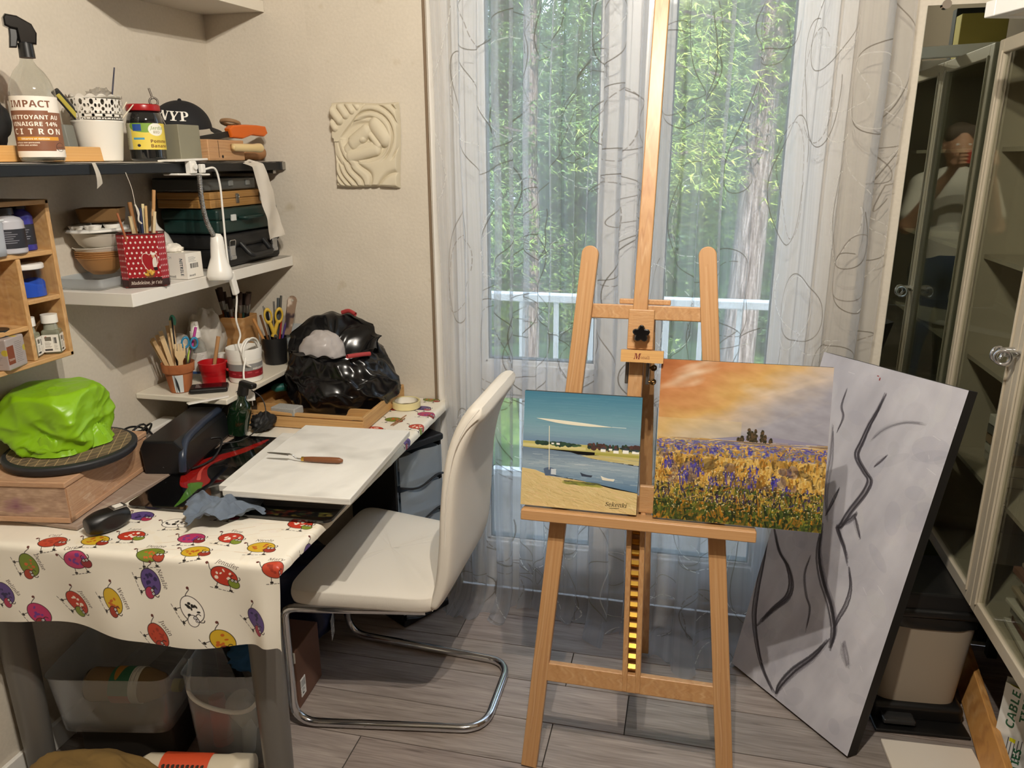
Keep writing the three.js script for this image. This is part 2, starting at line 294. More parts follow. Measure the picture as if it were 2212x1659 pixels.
  for (let k = 0; k < 8; k++) tree('pine_tree', `${['leftmost', 'second', 'third', 'fourth', 'fifth', 'sixth', 'seventh', 'rightmost'][k]} dark conifer of the wood closing the garden behind`, -14 + k * 3.2, -20.5 - (k % 2) * 1.5, 12, 0.2, [0.03, 2.8, 1.0], 1, 4200, 50 + k, 0, 4.2);
  // low bushes at the lawn's end
  for (let k = 0; k < 6; k++) {
    const R = rng(90 + k), pos = [], col = [], x = -7 + k * 2.3, z = -11.5 - (k % 2), cA = leafCols[k % 3];
    for (let i = 0; i < 2600; i++) { const a = R() * 6.283, r = Math.sqrt(R()) * 1.35, cx = Math.cos(a) * r, cz = Math.sin(a) * r * 0.5, cy = R() * 1.5 * (1.2 - r * 0.6), l = 0.12 + R() * 0.1, b = R() * 6.283, c = cA[Math.floor(R() * 3)]; pos.push(cx, cy, cz, cx + Math.cos(b) * l, cy + R() * l, cz + Math.sin(b) * l, cx + Math.sin(b) * 0.04, cy + 0.05, cz - Math.cos(b) * 0.04); for (let j = 0; j < 3; j++) col.push(...c); }
    const g = new THREE.BufferGeometry(); g.setAttribute('position', new THREE.Float32BufferAttribute(pos, 3)); g.setAttribute('color', new THREE.Float32BufferAttribute(col, 3)); g.computeVertexNormals();
    single('garden_bush', `${['leftmost', 'second', 'third', 'fourth', 'fifth', 'rightmost'][k]} low leafy bush at the far end of the lawn`, 'bush', g, leafMat, [x, -1.1, z], null, 'bushes at the end of the lawn');
  }
}
// ---------- sheer curtains with embroidered loops ----------
{
  const tex = (seed) => canvasTex(1400, 2048, (g, w, h) => {
    const R = rng(seed); g.clearRect(0, 0, w, h); g.fillStyle = 'rgba(206,209,216,0.38)'; g.fillRect(0, 0, w, h);
    for (let i = 0; i < 160; i++) { g.fillStyle = `rgba(255,255,255,${0.01 + R() * 0.02})`; g.fillRect(R() * w, 0, 3 + R() * 16, h); }
    const loop = (cx, cy, rx, ry, rot, style, lw, dash) => {
      g.save(); g.translate(cx, cy); g.rotate(rot); g.strokeStyle = style; g.lineWidth = lw; g.setLineDash(dash || []); g.beginPath();
      const k1 = R() * 6, k2 = R() * 6, end = 6.283 * (0.75 + R() * 0.35);
      for (let a = 0; a < end; a += 0.08) { const r = 1 + 0.16 * Math.sin(a * 2 + k1) + 0.08 * Math.sin(a * 3 + k2), x = Math.cos(a) * rx * r, y = Math.sin(a) * ry * r; a ? g.lineTo(x, y) : g.moveTo(x, y); }
      g.stroke(); g.restore();
    };
    for (let row = 0; row < 9; row++) for (let k = 0; k < 5; k++) {
      const x = (k + 0.5 + (row % 2) * 0.5 + (R() - 0.5) * 0.5) * w / 5, y = (row + 0.5 + (R() - 0.5) * 0.6) * h / 9, rx = 55 + R() * 75, ry = 80 + R() * 85, rot = (R() - 0.5) * 1.2;
      loop(x, y, rx, ry, rot, 'rgba(112,107,100,0.8)', 2.2);
      loop(x + (R() - 0.5) * 40, y + (R() - 0.5) * 50, rx * 0.85, ry * 0.9, rot + (R() - 0.5) * 0.6, R() < 0.5 ? 'rgba(244,244,242,0.6)' : 'rgba(118,112,105,0.65)', 2.1, R() < 0.7 ? [16, 5] : []);
    }
    for (let k = 0; k < 16; k++) { // stray threads joining the loops
      g.strokeStyle = k % 2 ? 'rgba(118,112,105,0.7)' : 'rgba(244,244,242,0.55)'; g.setLineDash(k % 2 ? [] : [16, 5]); g.lineWidth = 2.1; g.beginPath();
      let x = R() * w, y = R() * h; g.moveTo(x, y); for (let q = 0; q < 4; q++) { const nx = x + (R() - 0.5) * 420, ny = y + R() * 260; g.quadraticCurveTo(x + (R() - 0.5) * 260, y + 100, nx, ny); x = nx; y = ny; } g.stroke();
    }
  });
  function curtain(label, x0, x1, folds, seed, pool, zoff) {
    const W = x1 - x0, TOP = 2.5, zc = ZB + 0.075 + zoff;
    const mat = new THREE.MeshPhysicalMaterial({ color: '#ffffff', map: tex(seed), transparent: true, roughness: 1, transmission: 0.6, thickness: 0, side: THREE.DoubleSide, specularIntensity: 0.1 });
    const g = surf(300, 110, (u, v) => {
      const k = pool(u), LEN = TOP - 0.06 + 0.06 + k, t = v * LEN, drop = Math.min(t, TOP - 0.07), over = t - drop;
      let y = TOP - drop, out = 0; if (over > 0) { const a = Math.min(over / 0.08, Math.PI / 2); y = 0.07 - 0.066 * Math.sin(a) ; out = 0.07 * (1 - Math.cos(a)) + Math.max(0, over - 0.08 * Math.PI / 2); y = Math.max(y, 0.004 + 0.02 * Math.max(0, noise(u * 22, over * 9, seed)) * sstep(0.1, 0.25, over)); }
      const ph = u * 6.283 * folds + 1.6 * Math.sin(u * 7 + seed) + 0.25 * noise(u * 3, y * 1.1, seed), tight = 0.55 + 0.45 * Math.sin(u * 11 + seed * 2);
      const gath = 1 + 0.25 * (1 - y / TOP);
      const z = zc + (0.022 * Math.sin(ph) * (0.4 + tight) + 0.006 * Math.sin(ph * 2.7 + y)) * gath + 0.008 * noise(u * 14, y * 3, seed + 3);
      const x = x0 + W * u - 0.016 * Math.sin(2 * ph + 0.4) * (0.3 + tight) + 0.01 * noise(u * 5, y * 2, seed + 8) + 0.02 * (1 - y / TOP) * Math.sin(u * 5 + seed);
      return [x, y, z + out + (over > 0 ? 0.012 * noise(u * 30, over * 14, seed) : 0), u * W * 1.45 / 1.3, 1 - t / 2.62];
    });
    single('sheer_curtain', label, 'curtain', g, mat, null, null, 'sheer curtains at the garden door');
  }
  curtain('left sheer white curtain with embroidered loops, bunched beside the chair back', -0.838, -0.16, 7, 2, u => 0.10 + 0.05 * Math.sin(u * 9) + 0.03 * Math.sin(u * 23), 0);
  curtain('right sheer white curtain with grey loops, trailing on the floor by the tilted canvas', -0.14, 0.545, 4, 5, u => 0.08 + 0.22 * Math.exp(-Math.pow((u - 0.3) / 0.2, 2)) + 0.025 * Math.sin(u * 17), 0.012);
  const pole = thing('curtain_pole', 'white curtain pole above the garden door', 'curtain pole', [-0.16, 2.52, ZB + 0.08]);
  mesh('rod', CY(0.012, 0.012, 1.7, 16, [0, 0, 0], [0, 0, Math.PI / 2]), whitePaint, pole); for (const s of [-1, 1]) { mesh('finial', SP(0.022, [s * 0.86, 0, 0]), whitePaint, pole); mesh('bracket', limb([s * 0.78, 0, 0], [s * 0.78, 0, -0.08], 0.008), whitePaint, pole); }
}
// ---------- glass-door cabinet on the right ----------
{
  const fm = M('#b5aa96', 0.4), inner = fm, xc = 0.79, y0 = 0.43, y1 = 1.907, z0 = -2.525, zm = -2.05, z1 = -1.575, xb = XR - 0.005;
  const c = thing('glass_cabinet', 'beige metal display cabinet with two glass doors beside the mirror', 'cabinet', [xc, 0, zm]);
  const L = (x, y, z) => [x - xc, y, z - zm];
  const pan = (name, w, h, d, p) => mesh(name, RB(w, h, d, 0.002, L(...p)), fm, c);
  const fx = xc + 0.02;
  pan('side_panel', xb - fx, y1 - y0, 0.012, [(fx + xb) / 2, (y0 + y1) / 2, z0 + 0.006]); pan('side_panel', xb - fx, y1 - y0, 0.012, [(fx + xb) / 2, (y0 + y1) / 2, z1 - 0.006]);
  pan('top_panel', xb - fx, 0.012, z1 - z0, [(fx + xb) / 2, y1 - 0.006, (z0 + z1) / 2]); pan('bottom_panel', xb - fx, 0.012, z1 - z0, [(fx + xb) / 2, y0 + 0.006, (z0 + z1) / 2]);
  mesh('back_panel', BX(0.006, y1 - y0, z1 - z0, L(xb - 0.003, (y0 + y1) / 2, (z0 + z1) / 2)), inner, c);
  for (const y of [0.72, 1.02, 1.32, 1.62]) mesh('shelf', BX(xb - fx - 0.03, 0.012, z1 - z0 - 0.03, L((fx + xb) / 2 + 0.01, y, (z0 + z1) / 2)), fm, c);
  for (const [a, b, hs] of [[z0, zm - 0.0015, 1], [zm + 0.0015, z1, -1]]) {
    const d = new THREE.Group(); d.name = 'door'; c.add(d); const w = 0.036, t = 0.02, yc = (y0 + y1) / 2, x = xc + 0.01;
    mesh('door_frame', mg([RB(t, y1 - y0, w, 0.003, L(x, yc, a + w / 2)), RB(t, y1 - y0, w, 0.003, L(x, yc, b - w / 2)), RB(t, w, b - a - w * 1.9, 0.003, L(x, y1 - w / 2, (a + b) / 2)), RB(t, w, b - a - w * 1.9, 0.003, L(x, y0 + w / 2, (a + b) / 2)), RB(0.006, y1 - y0 - 2 * w + 0.012, 0.006, 0.002, L(xc - 0.002, yc, a + w)), RB(0.006, y1 - y0 - 2 * w + 0.012, 0.006, 0.002, L(xc - 0.002, yc, b - w))]), fm, d);
    mesh('pane', BX(0.004, y1 - y0 - 2 * w + 0.01, b - a - 2 * w + 0.01, L(x, yc, (a + b) / 2)), M('#eceee9', 0.02, { transmission: 1, thickness: 0, ior: 1.52 }), d);
    const hz = hs > 0 ? b - 0.018 : a + 0.018;
    mesh('handle', mg([CY(0.008, 0.008, 0.034, 16, L(xc - 0.016, 1.14, hz), [0, 0, Math.PI / 2]), tf(new THREE.TorusGeometry(0.017, 0.0045, 10, 28), L(xc - 0.036, 1.13, hz), [0, 0.5 * hs, 0])]), chrome, d);
  }
  // stand holding the cabinet up
  mesh('stand', mg([RB(0.03, y0, 0.03, 0.003, L(XR - 0.03, y0 / 2, z0 + 0.03)), RB(0.03, y0, 0.03, 0.003, L(XR - 0.03, y0 / 2, z1 - 0.03)), RB(0.03, y0, 0.03, 0.003, L(1.05, y0 / 2, z1 - 0.03)), RB(0.03, y0, 0.03, 0.003, L(1.05, y0 / 2, z0 + 0.03))]), M('#3a3733', 0.6), c);
  const plaster = M('#d9d3c6', 0.8), paper = M('#cfc8ba', 0.85);
  // things on the shelves
  const bust = thing('plaster_bust', 'small white plaster bust on the cabinet shelf behind the handles', 'sculpture', [0.94, 1.0265, -2.17]);
  mesh('torso', LA([[0, 0], [0.05, 0], [0.055, 0.012], [0.035, 0.03], [0.05, 0.07], [0.062, 0.11], [0.05, 0.15], [0.022, 0.17], [0.02, 0.19], [0, 0.19]], 28), plaster, bust);
  mesh('head', SP(0.035, [0, 0.215, 0], [0.85, 1.15, 1]), plaster, bust);
  for (let k = 0; k < 12; k++) single('paper_pack', ['bottom', 'second', 'third', 'fourth', 'fifth', 'sixth', 'seventh', 'eighth', 'ninth', 'tenth', 'eleventh', 'topmost'][k] + ' flat sheet bundle of the pile on the cabinet bottom', 'paper', RB(0.24 - (k % 3) * 0.012, 0.011 + (k % 2) * 0.006, 0.33 - (k % 4) * 0.02, 0.002), [paper, M('#7d5a4a', 0.85), M('#a7977f', 0.85), M('#8f8a80', 0.8)][k % 4], [0.952 + (k % 2) * 0.008, y0 + 0.0215 + k * 0.0175, -1.80 + (k % 3) * 0.01], [0, (k % 5 - 2) * 0.03, 0], 'paper pile in the cabinet');
  for (let k = 0; k < 5; k++) single('storage_box', ['cream', 'white', 'tan', 'grey', 'pale'][k] + ' flat box lying in the stack on the lower middle shelf', 'box', RB(0.2, 0.03, 0.24 - k * 0.015, 0.003), [paper, plaster, M('#a78b6d', 0.8), M('#77736b', 0.8), plaster][k], [0.985, 0.7415 + k * 0.031, -2.3], [0, (k - 2) * 0.05, 0], 'boxes in the cabinet');
  single('dark_folder', 'dark folder standing at the back of the middle shelf', 'folder', RB(0.04, 0.22, 0.28, 0.003), M('#2f3338', 0.6), [1.11, 1.137, -1.8]);
  // on top of the cabinet
  const fr = thing('stretcher_frame', 'white bare canvas frame lying askew on top of the cabinet', 'frame', [0.86, y1 + 0.0015, -1.98], 0.32);
  for (const s of [-1, 1]) { mesh('bar', RB(0.34, 0.035, 0.035, 0.003, [0, 0.0175, s * 0.21]), whitePaint, fr); mesh('bar', RB(0.035, 0.035, 0.385, 0.003, [s * 0.1525, 0.0175, 0]), whitePaint, fr); }
  single('book_box', 'yellowish upright box file standing on top of the cabinet', 'box', RB(0.16, 0.2, 0.07, 0.004), M('#a89a4e', 0.7), [1.0, y1 + 0.1015, -1.66]);
  single('dark_box', 'dark upright box beside the yellowish one on the cabinet', 'box', RB(0.16, 0.23, 0.05, 0.004), M('#23272c', 0.7), [1.0, y1 + 0.1165, -1.595]);
}
// ---------- easel ----------
const k_ = 0.2, easelZ = (y, off = 0) => -1.8 - k_ * (y - 0.75) + off;
const leanX = -Math.atan(k_);
{
  const e = thing('studio_easel', 'beech lyre easel holding two small landscape paintings', 'easel', [-0.1, 0, -1.75]);
  const O = (x, y, off = -0.035) => [x + 0.1, y, easelZ(y, off) + 1.75], up = [0, k_, 1];
  const bar = (name, a, b, w, t, off) => mesh(name, beam(O(a[0], a[1], off), O(b[0], b[1], off), w, t, 0.003, up), beech, e);
  // legs with rounded tops
  const leg = (xb, xt, yt) => {
    const w = 0.0195, dx = xb - xt, A = V(...O(xb, 0.004)), B = V(...O(xt, yt)), d = B.clone().sub(A), L = d.length(); d.normalize();
    const s = new THREE.Shape(); s.moveTo(-w, 0); s.lineTo(w, 0); s.lineTo(w, L - w); s.absarc(0, L - w, w, 0, Math.PI, false); s.lineTo(-w, 0);
    const g = EX(s, 0.024, 0.002), u = V(...up); u.addScaledVector(d, -u.dot(d)).normalize(); const r = d.clone().cross(u);
    const uv = g.attributes.uv, q = g.attributes.position; for (let i = 0; i < uv.count; i++) uv.setXY(i, q.getY(i) * 1.4, q.getX(i) * 6 + 0.5);
    g.applyMatrix4(new THREE.Matrix4().makeBasis(r, d, u).setPosition(A)); mesh('leg', g, beech, e);
  };
  leg(-0.352, -0.251, 1.385); leg(0.168, 0.036, 1.388);
  bar('cross_bar', [-0.262, 1.222], [0.05, 1.222], 0.037, 0.022, -0.012 - 0.046);
  bar('cross_bar', [-0.3145, 0.272], [0.1265, 0.272], 0.05, 0.022, -0.035);
  bar('brace_block', [-0.175, 1.246], [-0.045, 1.246], 0.014, 0.016, -0.072);
  bar('mast', [-0.1265, 0.735], [-0.104, 2.15], 0.036, 0.024, -0.034);
  // rail with brass rack
  const railA = [-0.088, 0.25], railB = [-0.1, 0.76];
  bar('rail_side', [railA[0] - 0.017, railA[1]], [railB[0] - 0.017, railB[1]], 0.014, 0.024, -0.034); bar('rail_side', [railA[0] + 0.017, railA[1]], [railB[0] + 0.017, railB[1]], 0.014, 0.024, -0.034);
  bar('rail_back', railA, railB, 0.04, 0.006, -0.048);
  for (let k = 0; k < 15; k++) { const y = 0.285 + k * 0.0275, x = lerp(railA[0], railB[0], (y - 0.25) / 0.51); mesh('rack_tooth', tf(BX(0.019, 0.011, 0.012), O(x, y, -0.036), [0.6, 0, 0]), brass, e); }
  // tray
  mesh('tray', tf(RB(0.585, 0.02, 0.06, 0.004), O(-0.0995, 0.716, 0.0), [leanX, 0, 0]), beech, e);
  mesh('tray_lip', tf(RB(0.585, 0.027, 0.01, 0.003), O(-0.0995, 0.7165, 0.03), [leanX, 0, 0]), beech, e);
  mesh('tray_block', tf(RB(0.05, 0.07, 0.02, 0.003), O(-0.07, 0.76, -0.03), [leanX, 0, 0]), beech, e);
  // sliding top clamp, knob and name plate
  mesh('slider_plate', tf(RB(0.064, 0.1, 0.014, 0.003), O(-0.113, 1.19, -0.006), [leanX, 0, 0]), beech, e);
  const star = []; for (let i = 0; i < 60; i++) { const a = i / 60 * 6.2832, r = 0.0155 + 0.0035 * Math.cos(5 * (a - Math.PI / 2)); star.push([Math.cos(a) * r, Math.sin(a) * r]); }
  const kn = mesh('star_knob', tf(EX(star, 0.016, 0.003), O(-0.11, 1.186, 0.024), [leanX, 0, 0]), blackGloss, e); mesh('knob_stem', tf(CY(0.006, 0.006, 0.02, 14), O(-0.11, 1.186, 0.01), [Math.PI / 2 + leanX, 0, 0]), blackPlastic, e);
  const plateTex = canvasTex(512, 128, (g, w, h) => {
    g.fillStyle = '#d3a567'; g.fillRect(0, 0, w, h); const R = rng(3); for (let i = 0; i < 120; i++) { g.fillStyle = `rgba(150,100,50,${R() * 0.12})`; g.fillRect(0, R() * h, w, 1 + R() * 2); }
    g.fillStyle = '#6d1f14'; g.font = 'italic bold 88px serif'; g.fillText('M', 150, 95); g.fillStyle = '#5d2a18'; g.font = '46px serif'; g.fillText('onali', 238, 90);
  });
  const sides = M('#ffffff', 0.5, { map: beechTex }), plateMat = M('#ffffff', 0.5, { map: plateTex });
  const pg = BX(0.104, 0.03, 0.034); mesh('name_plate', tf(pg, O(-0.105, 1.128, 0.008), [leanX, 0, 0]), [sides, sides, sides, sides, plateMat, sides], e);
  for (const s of [-1, 1]) { mesh('metal_clamp', tf(RB(0.008, 0.055, 0.02, 0.002), O(-0.118 + s * 0.026, 1.075, -0.035), [leanX, 0, 0]), M('#6e6a66', 0.35, { metalness: 0.8 }), e); }
  for (const y of [1.09, 1.055]) mesh('wing_nut', mg([tf(new THREE.TorusGeometry(0.006, 0.0025, 8, 16), O(-0.077, y, -0.035), [0, 0.4, 0]), tf(CY(0.003, 0.003, 0.02, 10), O(-0.085, y, -0.035), [0, 0, Math.PI / 2])]), M('#7a5b35', 0.35, { metalness: 0.9 }), e);
  // rear leg
  mesh('rear_leg', beam([0.0, 1.22, easelZ(1.22, -0.08) + 1.75], [0.02, 0.012, -0.5], 0.036, 0.022, 0.003, [0, 0.5, 1]), beech, e);
}
// paintings
function stretched(name, label, cx, cy, size, tex, bumpS, rotZ = 0) {
  const o = thing(name, label, 'painting', [cx, cy, easelZ(cy, 0.001)], [leanX, 0, rotZ]);
  const edge = M('#17140f', 0.7);
  mesh('canvas', BX(size, size, 0.018), [edge, edge, edge, edge, M('#ffffff', 0.38, { map: tex, bumpMap: tex, bumpScale: bumpS, clearcoat: 0.12, clearcoatRoughness: 0.4 }), edge], o); return o;
}
const seaTex = canvasTex(1024, 1024, (g, w, h) => {
  const R = rng(8); let gr = g.createLinearGradient(0, 0, 0, h * 0.44); gr.addColorStop(0, '#3f7690'); gr.addColorStop(0.5, '#6c98a8'); gr.addColorStop(0.8, '#7f9fae'); gr.addColorStop(1, '#6d87a3'); g.fillStyle = gr; g.fillRect(0, 0, w, h * 0.46);
  for (let i = 0; i < 500; i++) { g.fillStyle = `rgba(${R() < 0.5 ? '200,220,225' : '60,110,140'},${R() * 0.05})`; g.fillRect(R() * w - 100, R() * h * 0.44, 100 + R() * 300, 2 + R() * 8); }
  g.fillStyle = '#e6e0cb'; g.beginPath(); g.moveTo(110, 238); g.quadraticCurveTo(300, 235, 790, 275); g.quadraticCurveTo(500, 292, 290, 268); g.quadraticCurveTo(180, 252, 110, 238); g.fill();
  g.fillStyle = 'rgba(240,236,220,0.5)'; g.fillRect(780, 270, 120, 7);
  // far shore
  g.fillStyle = '#b8b06a'; g.fillRect(0, 445, w, 60); g.fillStyle = '#cfc58a'; g.fillRect(0, 468, 560, 26);
  for (let i = 0; i < 70; i++) { const x = 130 + R() * 380; g.fillStyle = ['#2f4a38', '#3e5a3c', '#22382f'][i % 3]; g.beginPath(); g.ellipse(x, 448 + R() * 16, 12 + R() * 18, 5 + R() * 16, 0, 0, 7); g.fill(); }
  for (let i = 0; i < 90; i++) { const x = 590 + R() * 430; g.fillStyle = ['#2b3330', '#4a3330', '#2f4a38', '#5a3b36'][i % 4]; g.beginPath(); g.ellipse(x, 470 - R() * 36, 8 + R() * 16, 6 + R() * 16, 0, 0, 7); g.fill(); }
  for (const [x, y, s] of [[690, 470, 44], [760, 462, 30], [800, 474, 46], [880, 466, 52], [960, 470, 40], [990, 474, 30], [300, 446, 30], [255, 448, 24]]) { g.fillStyle = '#f1efe6'; g.fillRect(x, y, s, s * 0.55); g.fillStyle = '#3c4654'; g.beginPath(); g.moveTo(x - 4, y); g.lineTo(x + s / 2, y - s * 0.45); g.lineTo(x + s + 4, y); g.fill(); }
  g.fillStyle = '#c3b477'; g.beginPath(); g.moveTo(470, 545); g.lineTo(w, 500); g.lineTo(w, 590); g.lineTo(760, 575); g.fill(); g.fillStyle = '#a7a24f'; g.fillRect(640, 505, 384, 22);
  // water
  gr = g.createLinearGradient(0, 520, 0, 820); gr.addColorStop(0, '#6d8196'); gr.addColorStop(0.4, '#97a9b6'); gr.addColorStop(1, '#5b7c9b'); g.fillStyle = gr; g.beginPath(); g.moveTo(0, 500); g.lineTo(430, 520); g.lineTo(620, 565); g.lineTo(w, 600); g.lineTo(w, 830); g.lineTo(600, 770); g.lineTo(300, 735); g.lineTo(0, 700); g.fill();
  for (let i = 0; i < 320; i++) { const y = 530 + R() * 240; g.fillStyle = `rgba(${['226,232,232', '90,115,140', '140,160,178'][i % 3]},${0.1 + R() * 0.25})`; g.fillRect(R() * w, y, 30 + R() * 180, 1.5 + R() * 4); }
  // beach
  g.fillStyle = '#d6be86'; g.beginPath(); g.moveTo(0, 690); g.lineTo(120, 700); g.lineTo(260, 745); g.lineTo(560, 768); g.lineTo(820, 815); g.lineTo(w, 835); g.lineTo(w, h); g.lineTo(0, h); g.fill();
  for (let i = 0; i < 900; i++) { const x = R() * w, y = 700 + R() * 324, s = 10 + R() * 90; if (y < 700 + x * 0.14 + 10) continue; g.strokeStyle = `rgba(${['240,226,180', '190,160,105', '225,205,160', '170,150,95', '230,190,150'][i % 5]},${0.15 + R() * 0.35})`; g.lineWidth = 2 + R() * 5; g.beginPath(); g.moveTo(x, y); g.quadraticCurveTo(x + s / 2, y + R() * 20 - 4, x + s, y + 10 + R() * 22); g.stroke(); }
  for (let i = 0; i < 60; i++) { g.fillStyle = ['rgba(70,70,50,0.5)', 'rgba(130,135,60,0.6)', 'rgba(165,165,75,0.6)'][i % 3]; g.beginPath(); g.ellipse(400 + R() * 300, 775 + R() * 30, 20 + R() * 40, 3 + R() * 7, 0.08, 0, 7); g.fill(); }
  // boats
  g.fillStyle = '#54657e'; g.beginPath(); g.moveTo(195, 685); g.quadraticCurveTo(250, 650, 312, 690); g.lineTo(296, 742); g.lineTo(212, 745); g.fill(); g.fillStyle = '#c9d1d8'; g.fillRect(262, 680, 46, 50); g.strokeStyle = '#e9e0c4'; g.lineWidth = 6; g.beginPath(); g.moveTo(245, 690); g.lineTo(230, 300); g.stroke();
  const boat = (x, y, s, c) => { g.fillStyle = c; g.beginPath(); g.moveTo(x, y); g.quadraticCurveTo(x + s * 0.4, y + s * 0.2, x + s, y + s * 0.17); g.lineTo(x + s * 0.92, y + s * 0.34); g.lineTo(x + s * 0.15, y + s * 0.3); g.fill(); };
  boat(520, 690, 110, '#353d4e'); boat(700, 705, 125, '#e7e0cc');
  g.strokeStyle = '#17140f'; g.lineWidth = 4; g.font = 'italic 50px serif'; g.fillStyle = '#17140f'; g.fillText('Sekenki', 750, 968); g.beginPath(); g.moveTo(790, 986); g.lineTo(875, 980); g.stroke();
});
const fieldTex = canvasTex(1024, 1024, (g, w, h) => {
  const im = g.createImageData(w, h), R = rng(11);
  const mix = (a, b, t) => a.map((v, i) => v + (b[i] - v) * t);
  for (let y = 0; y < h; y++) for (let x = 0; x < w; x++) {
    const u = x / w, v = y / h, d = (u * 0.75 + v * 1.15) + fbm(u * 3, v * 6, 3, 4) * 0.24; let c;
    const st = fbm(u * 6 + v * 9, v * 16 - u * 6, 9, 3) * 26;
    if (d < 0.28) c = mix([182, 112, 62], [204, 142, 86], d / 0.28); else if (d < 0.55) c = mix([204, 142, 86], [218, 178, 104], (d - 0.28) / 0.27); else if (d < 0.72) c = mix([218, 178, 104], [206, 190, 162], (d - 0.55) / 0.17); else c = mix([206, 190, 162], [166, 168, 172], clamp((d - 0.72) / 0.22));
    const hi = fbm(u * 2.5 + 4, v * 9 + u * 3, 17, 3); if (hi > 0.15) c = mix(c, [236, 222, 190], clamp((hi - 0.15) * 2.2)); if (v > 0.36 && v < 0.5 && u < 0.5) c = mix(c, [226, 208, 150], 0.4);
    const i = (y * w + x) * 4; im.data[i] = (c[0] + st) * 0.93; im.data[i + 1] = (c[1] + st) * 0.91; im.data[i + 2] = (c[2] + st) * 0.95; im.data[i + 3] = 255;
  }
  g.putImageData(im, 0, 0);
  g.fillStyle = '#8f8ba0'; g.beginPath(); g.moveTo(0, 520); g.bezierCurveTo(300, 515, 480, 440, 680, 452); g.bezierCurveTo(820, 460, 900, 470, w, 480); g.lineTo(w, 540); g.lineTo(0, 540); g.fill();
  for (let i = 0; i < 240; i++) { g.fillStyle = `rgba(${['196,150,70', '110,105,140', '226,200,140', '90,80,70', '150,110,60'][i % 5]},${0.25 + R() * 0.4})`; const x = R() * w; g.fillRect(x, 490 + R() * 50 - x * 0.01, 40 + R() * 150, 2 + R() * 7); }
  for (const [x, hh, s] of [[560, 80, 12], [578, 60, 9], [598, 70, 11], [640, 74, 11], [655, 40, 8], [520, 26, 8], [690, 22, 8], [500, 14, 10]]) for (let i = 0; i < 40; i++) { const t = R(); g.fillStyle = ['#38301f', '#4c3f27', '#2a2a1c', '#5a4630'][i % 4]; g.beginPath(); g.ellipse(x + (R() - 0.5) * s * 2 * (1 - t * 0.7), 486 - t * hh, 4 + R() * 5, 4 + R() * 6, 0, 0, 7); g.fill(); }
  // flower field: vertical palette knife strokes from back to front
  g.fillStyle = '#8f6c34'; g.fillRect(0, 520, w, h - 520);
  const band = (y0, y1, n, cols, lw, ll) => { for (let i = 0; i < n; i++) { const x = R() * w, y = lerp(y0, y1, R()), L = ll * (0.4 + R()); g.fillStyle = cols[Math.floor(R() * cols.length)]; g.globalAlpha = 0.55 + R() * 0.45; g.save(); g.translate(x, y); g.rotate((R() - 0.5) * 0.9 + (R() < 0.2 ? 1.3 : 0)); g.beginPath(); g.moveTo(0, 0); g.lineTo(lw * (0.4 + R()), 2 * R()); g.lineTo(lw * (0.3 + R()), L); g.lineTo(-2 * R(), L * (0.7 + 0.3 * R())); g.fill(); g.restore(); } g.globalAlpha = 1; };
  band(505, 560, 900, ['#5d5aa0', '#8a7aa0', '#c99b4c', '#4a48a8', '#d9b56a', '#7d7f86'], 26, 8);
  band(540, 640, 2000, ['#4b46a6', '#3a3790', '#6a6f80', '#c3913f', '#d8b061', '#857a50', '#8a88a8', '#b98a3e', '#9a7a40'], 13, 26);
  band(590, 800, 3600, ['#d3ad5c', '#c89b45', '#b9812e', '#d8ba78', '#a56c22', '#b8954f', '#c09440', '#6f5524', '#5a4a28', '#c9a04a', '#ddb968'], 11, 44);
  for (let i = 0; i < 90; i++) { g.fillStyle = ['rgba(60,48,30,0.35)', 'rgba(120,82,30,0.4)', 'rgba(226,196,120,0.4)', 'rgba(70,62,120,0.35)'][i % 4]; g.beginPath(); g.ellipse(R() * w, 600 + R() * 330, 12 + R() * 46, 10 + R() * 36, R() * 3, 0, 7); g.fill(); }
  for (const [x, y, s] of [[70, 640, 70], [170, 720, 60], [260, 650, 90], [470, 740, 120], [590, 700, 90], [570, 800, 60], [640, 860, 70], [360, 760, 60], [930, 820, 70], [800, 780, 60], [720, 720, 60], [850, 880, 60], [730, 940, 50], [300, 900, 40]]) for (let i = 0; i < 46; i++) { g.fillStyle = ['#3b349b', '#2c2a80', '#4c47b4', '#5b4c9a', '#2d2a52'][i % 5]; g.globalAlpha = 0.8; g.fillRect(x + (R() + R() - 1) * s * 0.6, y + (R() + R() - 1) * s, 3 + R() * 8, 6 + R() * 26); } g.globalAlpha = 1;
  band(780, 930, 2600, ['#7d7a2c', '#5c6426', '#a58a35', '#3f5224', '#c7a145', '#8f5f1f', '#2f2b22', '#3a2f5a', '#241f1a'], 9, 40);
  band(890, 1040, 3000, ['#33461f', '#4a5a22', '#6b5a1f', '#9a6a22', '#253418', '#7a7a2c', '#b0761f', '#3f4f20', '#1d2613', '#2a2f18'], 12, 46);
  for (let i = 0; i < 520; i++) { const x = R() * w, y = 680 + R() * 270; g.fillStyle = ['#efe2b4', '#f3ead0', '#e8d27a', '#dcd9a4', '#e3c13a'][i % 5]; g.globalAlpha = 0.75; g.beginPath(); g.moveTo(x, y); g.lineTo(x + 3 + R() * 9, y + R() * 6 - 3); g.lineTo(x + R() * 7, y + 4 + R() * 11); g.fill(); } g.globalAlpha = 1;
});
stretched('small_painting', 'square seaside painting with moored boats on the easel', -0.2485, 0.8785, 0.3, seaTex, 0.0006, 0);
stretched('field_painting', 'larger square painting of a purple and yellow flower field', 0.1425, 0.927, 0.4, fieldTex, 0.0012, 0);

